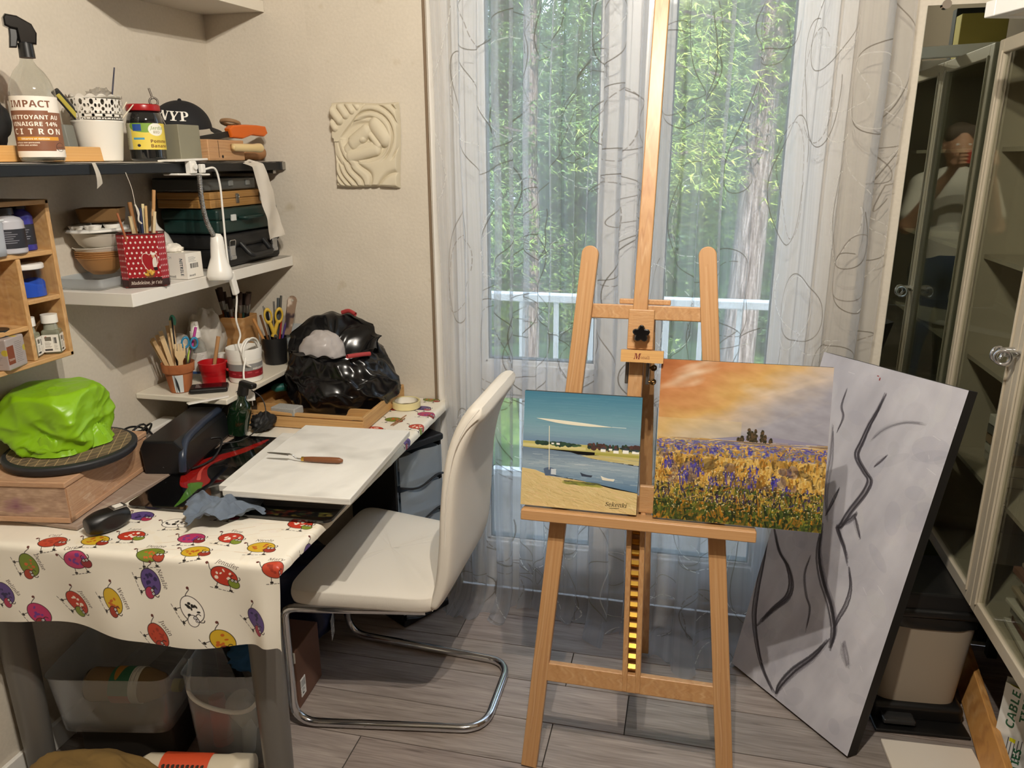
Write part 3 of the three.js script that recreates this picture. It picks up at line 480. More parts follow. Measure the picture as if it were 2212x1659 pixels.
// ---------- tall grey canvas leaning at the mirror ----------
{
  const A = V(0.207, 0, -2.252), B = V(0.501, 0, -1.899), T = V(0.704, 1.02, -2.07), u = B.clone().sub(A).normalize(), h0 = T.clone().sub(B); h0.addScaledVector(u, -h0.dot(u)); const Hh = h0.length(), v = h0.clone().normalize(), n = u.clone().cross(v).normalize(), W = A.distanceTo(B), t = 0.04;
  const tx = canvasTex(900, 2048, (g, w, h) => {
    const R = rng(41), im = g.createImageData(w, h);
    for (let y = 0; y < h; y++) for (let x = 0; x < w; x++) { const U = x / w, Vv = y / h, a = fbm(U * 3, Vv * 5, 2, 4) * 34 + fbm(U * 9 + Vv * 5, Vv * 4, 7, 3) * 16 + noise(x * 0.5, y * 0.5, 1) * 3; const i = (y * w + x) * 4; im.data[i] = 186 + a; im.data[i + 1] = 184 + a; im.data[i + 2] = 191 + a * 0.95; im.data[i + 3] = 255; }
    g.putImageData(im, 0, 0);
    for (let i = 0; i < 110; i++) { g.fillStyle = `rgba(${R() < 0.6 ? '128,130,145' : '218,215,214'},${0.04 + R() * 0.08})`; g.beginPath(); g.ellipse(R() * w, R() * h, 20 + R() * 90, 20 + R() * 60, R() * 3, 0, 7); g.fill(); }
    const charcoal = (pts, wd0, al = 1, wd = wd0 * 2) => { // rough charcoal stroke along a smooth path
      const c = new THREE.CatmullRomCurve3(pts.map(p => V(p[0] * w, p[1] * h, 0)));
      for (let s = 0; s < 26; s++) { const ox = (R() - 0.5) * wd, oy = (R() - 0.5) * wd * 0.6; g.strokeStyle = `rgba(42,38,44,${(0.16 + R() * 0.3) * al})`; g.lineWidth = 1 + R() * wd * 0.26; g.beginPath(); const a0 = R() * 0.12, a1 = 1 - R() * 0.12; for (let q = 0; q <= 60; q++) { const p = c.getPoint(lerp(a0, a1, q / 60)), wob = Math.sin(q / 60 * Math.PI); const X = p.x + ox * (0.4 + wob) + (R() - 0.5) * 3, Y = p.y + oy + (R() - 0.5) * 3; q ? g.lineTo(X, Y) : g.moveTo(X, Y); } g.stroke(); }
    };
    const P = [[[[0.525,0.059],[0.507,0.11],[0.483,0.156],[0.468,0.206],[0.46,0.246],[0.546,0.28],[0.596,0.296],[0.594,0.325],[0.531,0.399],[0.495,0.45],[0.483,0.453],[0.569,0.496],[0.634,0.536]],15,1],[[[0.634,0.536],[0.689,0.588],[0.696,0.635],[0.674,0.685],[0.667,0.717]],9,0.8],[[[0.366,0.456],[0.409,0.549],[0.495,0.612],[0.606,0.667],[0.671,0.721],[0.682,0.774]],24,1.25],[[[0.659,0.747],[0.587,0.82],[0.482,0.896],[0.421,0.961],[0.412,0.994]],18,1],[[[-0.044,0.507],[0.003,0.634],[0.029,0.739],[0.062,0.815],[0.135,0.88],[0.257,0.948],[0.412,0.994]],14,0.95],[[[-0.018,0.519],[0.113,0.6],[0.212,0.628],[0.278,0.671],[0.28,0.708],[0.198,0.771],[0.107,0.848]],15,0.9],[[[0.356,0.56],[0.353,0.623],[0.412,0.677],[0.461,0.702],[0.486,0.774]],8,0.6],[[[0.58,0.393],[0.545,0.419],[0.497,0.446]],12,0.8],[[[0.569,0.403],[0.601,0.426],[0.651,0.455]],10,0.5],[[[0.41,0.348],[0.393,0.391],[0.373,0.44]],8,0.7],[[[0.251,0.08],[0.25,0.134],[0.283,0.159],[0.272,0.21]],6,0.5],[[[0.656,0.216],[0.622,0.24],[0.592,0.261]],6,0.5],[[[0.831,0.108],[0.691,0.123],[0.58,0.157],[0.517,0.199]],14,0.18],[[[0.226,0.186],[0.287,0.277],[0.325,0.372],[0.403,0.458]],12,0.4],[[[-0.09,0.744],[-0.06,0.788],[-0.022,0.841]],8,0.35],[[[0.754,0.73],[0.791,0.76],[0.831,0.786]],22,0.25]];
    for (const [pts, wd, al] of P) charcoal(pts, wd, al);
    g.strokeStyle = 'rgba(245,243,240,0.5)'; g.lineWidth = 2; for (let i = 0; i < 14; i++) { const x = R() * w, y = R() * h; g.beginPath(); g.moveTo(x, y); g.lineTo(x + 60 * R(), y + 30 * R()); g.stroke(); }
    g.fillStyle = '#8f2f2f'; g.fillRect(w * 0.45, h * 0.028, 7, 16); g.fillRect(w * 0.43, h * 0.024, 12, 5);
  });
  const o = new THREE.Group(); o.name = 'tall_canvas'; scene.add(o); tag(o, 'tall grey canvas with charcoal figure lines leaning beside the curtain', 'canvas');
  o.position.copy(A); o.position.y += 0.011;
  const face = M('#ffffff', 0.7, { map: tx, bumpMap: rep(clothBump, 4, 9), bumpScale: 0.0003 }), ed = M('#1b1917', 0.75);
  const g = BX(W, Hh, t); g.applyMatrix4(new THREE.Matrix4().makeBasis(u, v, n).setPosition(u.clone().multiplyScalar(W / 2).addScaledVector(v, Hh / 2).addScaledVector(n, -t / 2)));
  mesh('stretched_canvas', g, [ed, ed, ed, ed, face, ed], o);
}
// ---------- work table with printed oilcloth ----------
function filletPath(pts, rad) { // polyline with rounded corners
  const c = new THREE.CurvePath(), P = pts.map(a => V(...a)); let prev = P[0];
  for (let i = 1; i < P.length - 1; i++) { const a = P[i - 1].clone().sub(P[i]), b = P[i + 1].clone().sub(P[i]), r = Math.min(rad, a.length() * 0.49, b.length() * 0.49); const s = P[i].clone().addScaledVector(a.normalize(), r), e = P[i].clone().addScaledVector(b.normalize(), r); if (prev.distanceTo(s) > 1e-4) c.add(new THREE.LineCurve3(prev, s)); c.add(new THREE.QuadraticBezierCurve3(s, P[i], e)); prev = e; }
  c.add(new THREE.LineCurve3(prev, P[P.length - 1])); return c;
}
const FT = (pts, rad, r, seg = 90, rs = 12) => new THREE.TubeGeometry(filletPath(pts, rad), seg, r, rs, false);
const greyLeg = M('#77746f', 0.35, { metalness: 0.3 });
{
  const t = thing('work_table', 'long work table on thick grey legs under the cow-print cloth', 'table', [-1.255, 0, -1.94]);
  mesh('tabletop', tf(EX([[-0.415, 0.5975], [0.415, 0.5975], [0.415, -0.5975], [-0.415, -0.655]], 0.028, 0.002), [0, 0.738, 0], [-Math.PI / 2, 0, 0]), M('#cfcac0', 0.5), t);
  mesh('apron', mg([RB(0.7, 0.04, 0.02, 0.003, [0, 0.703, 0.53]), RB(0.7, 0.04, 0.02, 0.003, [0, 0.703, -0.53]), RB(0.02, 0.04, 1.06, 0.003, [0.34, 0.703, 0]), RB(0.02, 0.04, 1.06, 0.003, [-0.34, 0.703, 0])]), greyLeg, t);
  for (const [x, z] of [[0.305, 0.52], [-0.38, 0.575], [0.365, -0.53], [-0.365, -0.53]]) { mesh('leg', LA([[0, 0], [0.032, 0], [0.034, 0.01], [0.04, 0.4], [0.042, 0.7], [0.042, 0.723], [0, 0.723]], 28, [x, 0.001, z]), greyLeg, t); }
  const cows = [[0.272,1.235,0,-0.3,"Carl"],[0.365,1.208,1,-0.2,""],[0.431,1.169,2,-0.2,"Lara"],[0.531,1.233,3,-0.2,"Denise"],[0.491,1.09,4,-0.3,""],[0.577,1.149,5,-0.2,""],[0.667,1.128,2,0.1,"Vera"],[0.76,1.153,1,-0.2,"Nicole"],[0.834,1.225,0,-0.2,"Mary"],[0.625,1.203,1,-0.3,""],[0.882,1.099,6,0.1,"Nat"],[0.791,1.028,2,0,""],[0.383,1.073,6,0,""],[0.665,-0.024,2,0,""],[0.777,0.011,3,0,""],[0.813,0.172,5,0,""],[0.725,0.251,3,0,""],[0.829,0.3,2,0,""],[0.835,0.432,6,0,""],[0.696,0.353,2,0,""],[0.662,0.136,1,0,""],[0.777,0.111,6,0,""],[0.7,0.419,5,0,""],[0.592,1.021,6,0,""],[0.229,1.312,3,1.2,"Denise"],[0.352,1.278,5,-0.3,"Carla"],[0.156,1.398,6,0.9,"Belinda"],[0.329,1.4,2,1.0,"Justine"],[0.434,1.363,1,1.1,"Wenten"],[0.535,1.301,6,1.2,"Natalie"],[0.63,1.348,4,1.0,""],[0.712,1.262,2,0.2,"Jennifer"],[0.778,1.363,6,1.0,""],[0.547,1.424,0,0.9,"Justin"],[0.686,1.422,1,1.0,""],[0.074,1.437,1,1.0,""],[0.099,1.295,0,1,"Jus"],[0.237,1.448,5,1,""]];
  const CW = 0.95, CHt = 1.5, PX = 1500, tex = canvasTex(Math.round(CW * PX), Math.round(CHt * PX * 0.9), (g, w, h) => {
    const R = rng(66), sx = w / CW, sy = h / CHt; g.fillStyle = '#efe9db'; g.fillRect(0, 0, w, h);
    for (let i = 0; i < 260; i++) { g.fillStyle = `rgba(${['190,140,70', '215,190,120', '170,140,110', '200,170,190'][i % 4]},${0.015 + R() * 0.05})`; g.beginPath(); g.ellipse(R() * w, (0.55 + R() * 0.27) * h, 3 + R() * 40, 2 + R() * 18, R() * 3, 0, 7); g.fill(); }
    for (let i = 0; i < 40; i++) { g.strokeStyle = `rgba(170,110,50,${0.08 + R() * 0.18})`; g.lineWidth = 1 + R() * 3; const x = (0.5 + R() * 0.4) * w, y = (0.68 + R() * 0.14) * h; g.beginPath(); g.moveTo(x, y); g.quadraticCurveTo(x + 30, y - 20 * R(), x + 30 + R() * 90, y - R() * 60); g.stroke(); }
    const pal = [['#bb442c', '#97301f', '#a8372a'], ['#d0ab2a', '#bb5f1f', '#9c3628'], ['#bf3a26', '#f2e6d6', '#7f8f2f'], ['#74862c', '#c8602a', '#a63e28'], ['#f3eee4', '#1c1a18', '#f3eee4'], ['#b83866', '#6c3a88', '#8f2a30'], ['#5c4784', '#2a2150', '#ab3352']];
    for (const [cx, cy, k, rot, nm] of cows) {
      const [b, sp, hd] = pal[k], s = 0.027 * sx; g.save(); g.translate(cx * sx, cy * sy); g.scale(1, sy / sx); g.rotate(rot);
      g.lineWidth = 2.2; g.strokeStyle = '#26201c'; g.lineCap = 'round';
      for (const lx of [-0.5, 0.5]) { g.beginPath(); g.moveTo(lx * s, s * 0.6); g.lineTo(lx * s * 1.2, s * 1.15); g.stroke(); g.fillStyle = '#26201c'; g.fillRect(lx * s * 1.2 - 5, s * 1.12, 11, 7); }
      g.beginPath(); g.moveTo(-s, 0); g.bezierCurveTo(-s * 1.5, -s * 0.4, -s * 1.3, -s * 0.9, -s * 1.6, -s * 0.7); g.stroke(); g.fillStyle = '#5b2a22'; g.beginPath(); g.arc(-s * 1.6, -s * 0.7, 5, 0, 7); g.fill();
      g.fillStyle = b; g.beginPath(); g.ellipse(0, 0, s * 1.15, s * 0.84, 0, 0, 7); g.fill(); g.stroke();
      for (let i = 0; i < 9; i++) { const a = R() * 6.28, r = Math.sqrt(R()) * 0.72; g.fillStyle = sp; g.beginPath(); g.ellipse(Math.cos(a) * r * s * 1.1, Math.sin(a) * r * s * 0.75, s * (0.08 + R() * 0.13), s * (0.07 + R() * 0.1), R() * 3, 0, 7); g.fill(); }
      const hx = s * 0.85, hy = s * 0.45; g.lineWidth = 2.6; g.beginPath(); g.moveTo(hx - 8, hy - s * 0.35); g.quadraticCurveTo(hx - 18, hy - s * 0.7, hx - 4, hy - s * 0.75); g.moveTo(hx + 12, hy - s * 0.35); g.quadraticCurveTo(hx + 26, hy - s * 0.6, hx + 16, hy - s * 0.75); g.stroke();
      g.lineWidth = 2; g.fillStyle = hd; g.beginPath(); g.ellipse(hx, hy, s * 0.5, s * 0.42, 0.2, 0, 7); g.fill(); g.stroke();
      for (const e of [-1, 1]) { g.fillStyle = '#fff'; g.beginPath(); g.arc(hx + e * s * 0.15, hy - s * 0.28, s * 0.13, 0, 7); g.fill(); g.stroke(); g.fillStyle = '#111'; g.beginPath(); g.arc(hx + e * s * 0.15, hy - s * 0.27, s * 0.045, 0, 7); g.fill(); }
      g.strokeStyle = '#2b2622'; g.setLineDash([9, 5]); g.lineWidth = 1.8; g.beginPath(); g.moveTo(-s * 1.1, s * 1.35); g.lineTo(s * 0.9, s * 1.3); g.stroke(); g.setLineDash([]);
      if (nm) { g.fillStyle = '#3a3029'; g.font = 'italic 21px serif'; g.fillText(nm, -s * 0.9, -s * 1.0); }
      g.restore();
    }
  });
  // cloth: u across x from the wall, v along z from the back wall, then over the edges
  const LX = 0.832, LZ = 1.212, DF = 0.215, DR = 0.03, rr = 0.012;
  const bend = (s) => s <= 0 ? [s, 0] : s < rr * 1.57 ? [rr * Math.sin(s / rr), -rr * (1 - Math.cos(s / rr))] : [rr, -rr - (s - rr * 1.57)];
  const geo = surf(120, 170, (u, v) => {
    const a = u * (LX + DR), LZa = LZ + 0.06 * clamp(1 - a / LX), b = v * (LZa + DF), oa = a - LX, ob = b - LZa, [dx, ya] = bend(oa), [dz, yb] = bend(ob);
    let x = XL + 0.004 + LX + dx, z = ZB + 0.006 + LZa + dz, y = 0.7545;
    const d = Math.max(0, ob);
    if (oa > 0 && ob > 0) y += Math.min(ya, yb) - 0.018 * sstep(0, DR, oa) * sstep(0, DF, ob); else y += ya + yb;
    const hang = sstep(0.01, DF, d), wave = 0.011 * Math.sin(a * 13 + 1) + 0.006 * Math.sin(a * 29 + 2) + 0.016 * Math.exp(-Math.pow((a - 0.80) / 0.03, 2));
    z += hang * (wave + 0.008); if (ob > 0) { y -= hang * 0.012 * Math.sin(a * 9 + 2.6); x += 0.008 * hang * Math.sin(a * 20); }
    if (oa <= 0 && ob <= 0) y += 0.0006 * noise(a * 20, b * 20, 1) ;
    if (oa > 0 && ob <= 0) x += 0.003 * noise(b * 25, 2, 7);
    return [x, y, z, a / CW, 1 - b / CHt];
  });
  single('oilcloth', 'cream oilcloth printed with colourful cartoon cows, draped over the table edge', 'tablecloth', geo, M('#ffffff', 0.42, { map: tex, side: THREE.DoubleSide }));
}
// ---------- white cantilever chair ----------
{
  const c = thing('cantilever_chair', 'white fabric-covered cantilever chair with chrome tube base', 'chair', [-0.75, 0, -1.93]);
  const L = (x, y, z) => [x + 0.75, y, z + 1.93];
  const fab = M('#e9e2d6', 0.8, { bumpMap: rep(clothBump, 9, 9), bumpScale: 0.0003, sheen: 0.3 });
  // seat: soft slab, wider in front
  const seat = surf(96, 26, (u, v) => { // closed loop cross-sections from centre bottom to centre top
    const a = u * 6.2832, ca = Math.cos(a), sa = Math.sin(a), sq = (t) => Math.sign(t) * Math.pow(Math.abs(t), 0.2);
    const ex = sq(ca), ez = sq(sa); const xr = -0.835 + ex * 0.212, half = lerp(0.275, 0.215, (ex + 1) / 2), zr = -1.945 + 0.01 * ex - ez * half;
    const k = v * 2; let s, y;
    if (k < 0.6) { s = k / 0.6; y = 0.412; } else if (k < 1.4) { const q = (k - 0.6) / 0.8; s = 1 + 0.018 * Math.sin(q * Math.PI); y = 0.412 + q * 0.046; } else { s = 1 - (k - 1.4) / 0.6; y = 0.458 + 0.012 * Math.sqrt(Math.max(0, 1 - s * s)) + 0.001 * noise(xr * 30, zr * 30, 2); }
    return [lerp(-0.835, xr, s) + 0.75, y, lerp(-1.945, zr, s) + 1.93, u * 3, v];
  }, true);
  mesh('seat', seat, fab, c);
  // backrest: curved padded slab, front/rear profile from below the seat up to the rolled-back top
  const prof = [[-0.648, 0.418, 0.03], [-0.63, 0.5, 0.05], [-0.618, 0.61, 0.052], [-0.613, 0.7, 0.052], [-0.602, 0.81, 0.052], [-0.582, 0.9, 0.054], [-0.552, 0.965, 0.054], [-0.515, 1.01, 0.05]];
  const pc = new THREE.CatmullRomCurve3(prof.map(p => V(p[0], p[1], p[2])));
  const back = surf(72, 60, (u, v) => {
    const p = pc.getPoint(clamp(v)), tn = pc.getTangent(clamp(v)); const nx = tn.y, ny = -tn.x, nl = Math.hypot(nx, ny); const a = u * 6.2832, sq = (t, e) => Math.sign(t) * Math.pow(Math.abs(t), e);
    const ex = sq(Math.cos(a), 0.55), ez = sq(Math.sin(a), 0.28), cap = Math.sqrt(Math.max(0, 1 - Math.pow(clamp((v - 0.94) / 0.06), 2))), cb = Math.sqrt(Math.max(0, 1 - Math.pow(clamp((0.03 - v) / 0.03), 2)));
    const t = p.z / 2 * (ex + 1), wv = 0.0015 * noise(ez * 9, v * 30, 3) * sstep(0.5, 1, v);
    const th = lerp(p.z / 2, t, cap * cb) + wv, half = 0.213 * (0.9 + 0.1 * cap * cb) * (1 - 0.07 * v * v * v);
    return [p.x + nx / nl * th + 0.75, p.y + ny / nl * th, -1.945 - ez * half + 0.018 * (0.5 - v) + 1.93, u * 4, v * 4];
  }, true);
  mesh('backrest', back, fab, c);
  mesh('seam', mg([TB(prof.map(p => L(p[0] + p[2] * 0.5, p[1] - p[2] * 0.1, -1.73)), 0.0016, 60, 6)]), M('#f2ede4', 0.8), c);
  mesh('tube_base', FT([L(-0.66, 0.4, -1.75), L(-0.98, 0.4, -1.69), L(-1.055, 0.4, -1.68), L(-1.058, 0.014, -1.683), L(-0.505, 0.014, -1.775), L(-0.505, 0.014, -2.09), L(-1.09, 0.014, -2.125), L(-1.09, 0.4, -2.135), L(-1.0, 0.4, -2.14), L(-0.66, 0.4, -2.12)], 0.075, 0.0125, 200, 16), chrome, c);
  for (const [x, z] of [[-0.92, -1.706], [-0.62, -1.756], [-0.92, -2.115], [-0.62, -2.097]]) mesh('glide', CY(0.006, 0.006, 0.003, 12, L(x, 0.0015, z)), hazyPlastic, c);
}
// ---------- drawer tower ----------
{
  const d = thing('drawer_tower', 'black drawer tower with translucent wavy-lipped drawers under the table', 'drawers', [-0.985, 0, -2.375], 1.03);
  const hz = M('#cfdbe6', 0.28, { transmission: 0.7, thickness: 0 }), dk = M('#15161a', 0.45);
  mesh('top', RB(0.21, 0.025, 0.29, 0.008, [0, 0.672, 0]), dk, d); mesh('base', RB(0.21, 0.025, 0.29, 0.006, [0, 0.0135, 0]), dk, d);
  for (const s of [-1, 1]) mesh('side_panel', RB(0.008, 0.64, 0.27, 0.002, [s * 0.099, 0.342, -0.005]), dk, d); mesh('back_panel', BX(0.2, 0.64, 0.006, [0, 0.342, -0.138]), dk, d);
  for (let k = 0; k < 5; k++) {
    const y = 0.03 + k * 0.126; const g = new THREE.Group(); g.name = 'drawer'; d.add(g);
    const front = surf(30, 8, (u, v) => { const x = (u - 0.5) * 0.186; return [x, y + 0.112 * (1 - v) + 0.01 * Math.sin(u * 6.283 + 2.4) * v, 0.14 + 0.012 * Math.cos((u - 0.5) * 2.6) - 0.02 * Math.pow(1 - v, 3) * Math.exp(-Math.pow((u - 0.5) / 0.25, 2))]; });
    mesh('drawer_front', front, hz, g);
    mesh('drawer_box', mg([BX(0.18, 0.003, 0.25, [0, y + 0.006, 0.0]), BX(0.003, 0.1, 0.25, [-0.09, y + 0.056, 0]), BX(0.003, 0.1, 0.25, [0.09, y + 0.056, 0])]), hz, g);
    mesh('lip', TB(Array.from({ length: 9 }, (_, i) => { const u = i / 8; return [(u - 0.5) * 0.19, y - 0.003 + 0.01 * Math.sin(u * 6.283 + 2.4), 0.143 + 0.012 * Math.cos((u - 0.5) * 2.6)]; }), 0.0035, 40, 6), dk, g);
    mesh('contents', blob(0.05, 0.03, 0.07, (p) => 1 + 0.25 * noise(p[0] * 3, p[1] * 3, p[2] * 3 + k), 24, 14).translate((k % 2) * 0.03, y + 0.042, 0.02), M(['#e4ded2', '#b08a6a', '#eceae6', '#8a9099', '#d8d2c8'][k], 0.9), g);
  }
}
// ---------- under the table ----------
function openBox(w, h, d, t, flare, rim) { // tapered open box with a thin wall and a rim
  const q = (u, s) => { const a = u * 6.2832 + 0.7854, f = (x) => Math.sign(x) * Math.pow(Math.abs(x), 0.2); return [f(Math.cos(a)) * s * w / 2, f(Math.sin(a)) * s * d / 2]; };
  return surf(80, 14, (u, v) => { // bottom centre, out, up, over the rim, down inside
    const k = v * 14; let s, y; if (k <= 2) { s = (1 - flare) * k / 2; y = 0; } else if (k <= 6) { s = 1 - flare + flare * (k - 2) / 4; y = h * (k - 2) / 4; } else if (k <= 9) { const a = (k - 6) / 3; s = 1 + rim * Math.sin(a * 3.1416) + a * -0.012; y = h + 0.006 * Math.sin(a * 3.1416) - 0.008 * Math.max(0, Math.sin(a * 3.1416) - 0.9); } else if (k <= 12) { s = (1 - 0.012) - flare * (k - 9) / 3; y = h - (h - 0.004) * (k - 9) / 3; } else { s = (1 - 0.012 - flare) * (14 - k) / 2; y = 0.004; }
    const [x, z] = q(u, s); return [x, y, -z, u * 2, v];
  }, true);
}
{
  single('low_crate', 'dark low crate on the floor under the clear storage bin', 'crate', RB(0.26, 0.125, 0.22, 0.006), M('#2b2520', 0.8), [-1.44, 0.0635, -1.55], [0, 0.18, 0]);
  const bin = M('#eef1f3', 0.2, { transmission: 0.83, thickness: 0 });
  single('storage_bin', 'clear plastic storage bin with a bottle lying in it under the table', 'storage bin', openBox(0.33, 0.17, 0.26, 0.003, 0.1, 0.03), bin, [-1.455, 0.128, -1.53], [0, 0.2, 0]);
  const jug = thing('juice_bottle', 'large clear bottle of cloudy juice lying in the storage bin', 'bottle', [-1.46, 0.192, -1.525], [0, 0.2, 0]); jug.scale.setScalar(0.9);
  mesh('body', LA([[0, -0.13], [0.045, -0.13], [0.052, -0.115], [0.05, -0.02], [0.053, 0], [0.052, 0.06], [0.035, 0.105], [0.017, 0.122], [0.016, 0.14], [0, 0.14]], 36, null, [0, 0, -Math.PI / 2]), M('#b8986a', 0.2, { transmission: 0.4, thickness: 0 }), jug);
  const jl = canvasTex(256, 256, (g, w, h) => { g.fillStyle = '#3c7a55'; g.fillRect(0, 0, w, h); g.fillStyle = '#e9e4d4'; g.fillRect(0, 0, w, 80); g.fillStyle = '#b8482e'; g.fillRect(0, 80, 60, 176); g.fillStyle = '#c78a3a'; g.beginPath(); g.ellipse(150, 200, 70, 40, 0, 0, 7); g.fill(); g.fillStyle = '#6d6a60'; for (let i = 0; i < 6; i++) g.fillRect(20, 12 + i * 11, 150 + (i % 3) * 30, 3); });
  mesh('label', tf(new THREE.CylinderGeometry(0.0545, 0.0545, 0.09, 40, 1, true, 0, Math.PI * 2), [0.0, 0, 0], [0, 0, -Math.PI / 2]), M('#ffffff', 0.6, { map: jl, side: THREE.DoubleSide }), jug);
  mesh('cap', CY(0.02, 0.02, 0.024, 24, [0.148, 0, 0], [0, 0, -Math.PI / 2]), M('#c9b437', 0.5), jug);
  // clear bucket with odds and ends
  const bk = thing('clear_bucket', 'clear plastic bucket with white handle full of odds and ends', 'bucket', [-1.172, 0.001, -1.59], 0.2);
  mesh('body', openBox(0.205, 0.29, 0.2, 0.003, 0.12, 0.05), bin, bk);
  mesh('handle', TB([[-0.12, 0.27, 0], [-0.08, 0.235, 0.1], [0.0, 0.21, 0.125], [0.08, 0.2, 0.11], [0.12, 0.26, 0.01]], 0.006, 40, 8), whitePlastic, bk);
  single('red_tube', 'red paint tube with torn label inside the bucket', 'paint tube', mg([CY(0.022, 0.026, 0.14, 20, [0, 0.07, 0]), CY(0.027, 0.027, 0.02, 20, [0, 0.01, 0])]), M('#b3392c', 0.5), [-1.215, 0.012, -1.565], [-0.1, 0, 0.12]);
  single('white_jar', 'white plastic jar with orange label inside the bucket', 'jar', LA([[0, 0], [0.035, 0], [0.038, 0.01], [0.038, 0.09], [0.03, 0.1], [0, 0.1]], 30), M('#d8d0c2', 0.5), [-1.115, 0.09, -1.58], [0.3, 0, 0.4]);
  single('white_tube', 'white squeezed tube standing low in the bucket', 'tube', mg([LA([[0, 0], [0.018, 0], [0.02, 0.09], [0.004, 0.12], [0, 0.12]], 20)]), whitePlastic, [-1.13, 0.012, -1.555], [0.1, 0, -0.2]);
  single('blue_cloth', 'blue cloth bundle on top of the bucket contents', 'cloth', blob(0.07, 0.035, 0.06, (p) => 1 + 0.3 * noise(p[0] * 3, p[1] * 4, p[2] * 3), 40, 24), M('#2f5d87', 0.9), [-1.155, 0.245, -1.66]);
  single('black_brush', 'black handled brush sticking out of the bucket', 'brush', mg([limb([0, 0, 0], [-0.05, 0.2, 0.02], 0.012, 0.01), RB(0.06, 0.03, 0.025, 0.004, [-0.055, 0.21, 0.02], [0, 0, 0.3])]), blackPlastic, [-1.2, 0.14, -1.66]);
  // bottle with orange grip lying on the floor
  const ob = thing('spray_foam_bottle', 'cream bottle with slotted orange sleeve lying under the table', 'bottle', [-1.2, 0.047, -1.42], [0, 0.18, 0]);
  mesh('body', LA([[0, -0.15], [0.03, -0.148], [0.04, -0.13], [0.042, 0.08], [0.046, 0.1], [0.046, 0.15], [0, 0.15]], 32, null, [0, 0, -Math.PI / 2]), M('#d8ccb4', 0.45), ob);
  mesh('sleeve', CY(0.0438, 0.0438, 0.13, 32, [-0.02, 0, 0], [0, 0, Math.PI / 2], true), M('#d9522d', 0.5, { side: THREE.DoubleSide }), ob);
  for (let k = 0; k < 9; k++) mesh('slot', tf(RB(0.006, 0.05, 0.01, 0.002), [-0.072 + k * 0.013, 0.018, 0.036], [-0.45, 0, 0]), M('#40372c', 0.8), ob);
  // khaki bag
  const kb = thing('khaki_bag', 'crumpled khaki canvas bag lying on the floor under the table', 'bag', [-1.405, 0.001, -1.28]);
  mesh('body', blob(0.2, 0.075, 0.11, (p) => 1 + 0.14 * noise(p[0] * 2.2, p[1] * 2, p[2] * 2.2) + 0.05 * Math.abs(noise(p[0] * 7, p[1] * 5, p[2] * 7)), 70, 40).translate(0, 0.07, 0), M('#8a6d3a', 0.9, { bumpMap: rep(clothBump, 8, 6), bumpScale: 0.0006 }), kb);
  mesh('edge_binding', TB([[-0.18, 0.1, 0.07], [-0.1, 0.137, 0.06], [0.0, 0.147, 0.055], [0.1, 0.13, 0.06], [0.17, 0.09, 0.055]], 0.006, 40, 8), M('#4a3a22', 0.9), kb);
  // blue bag and cardboard box beside the chair
  const bb = thing('navy_bag', 'navy blue carrier bag with white barcode label under the chair', 'bag', [-1.24, 0.001, -2.08], 0.32);
  mesh('body', blob(0.12, 0.16, 0.16, (p) => (0.9 + 0.12 * noise(p[0] * 2.5, p[1] * 2.5, p[2] * 2.5)) * Math.min(1.35, 1 / Math.max(Math.abs(p[0]), Math.abs(p[1]), Math.abs(p[2]), 0.62)), 60, 40).translate(0, 0.19, 0), M('#121c40', 0.45), bb);
  const bct = canvasTex(128, 192, (g, w, h) => { g.fillStyle = '#e8e6e2'; g.fillRect(0, 0, w, h); g.fillStyle = '#222'; const R = rng(4); for (let x = 12; x < 112; x += 3 + R() * 5) g.fillRect(x, 14, 1 + R() * 3, 80); g.fillRect(20, 110, 60, 8); g.fillRect(20, 130, 80, 6); g.fillRect(30, 150, 40, 20); });
  mesh('barcode_label', BX(0.002, 0.075, 0.055, [0.118, 0.1, 0.09], [0, 0, 0]), M('#ffffff', 0.6, { map: bct }), bb);
  const cb = thing('cardboard_box', 'small brown cardboard box with white flap between table leg and chair', 'box', [-1.145, 0.001, -1.825], 0.05);
  mesh('body', RB(0.13, 0.2, 0.16, 0.003, [0, 0.1, 0]), M('#6b4a3a', 0.85), cb); mesh('flap', RB(0.13, 0.035, 0.004, 0.001, [0, 0.18, 0.0825]), M('#c9c2b6', 0.8), cb); mesh('barcode_label', BX(0.002, 0.06, 0.03, [0.066, 0.06, 0.05]), M('#ffffff', 0.6, { map: bct }), cb);
}
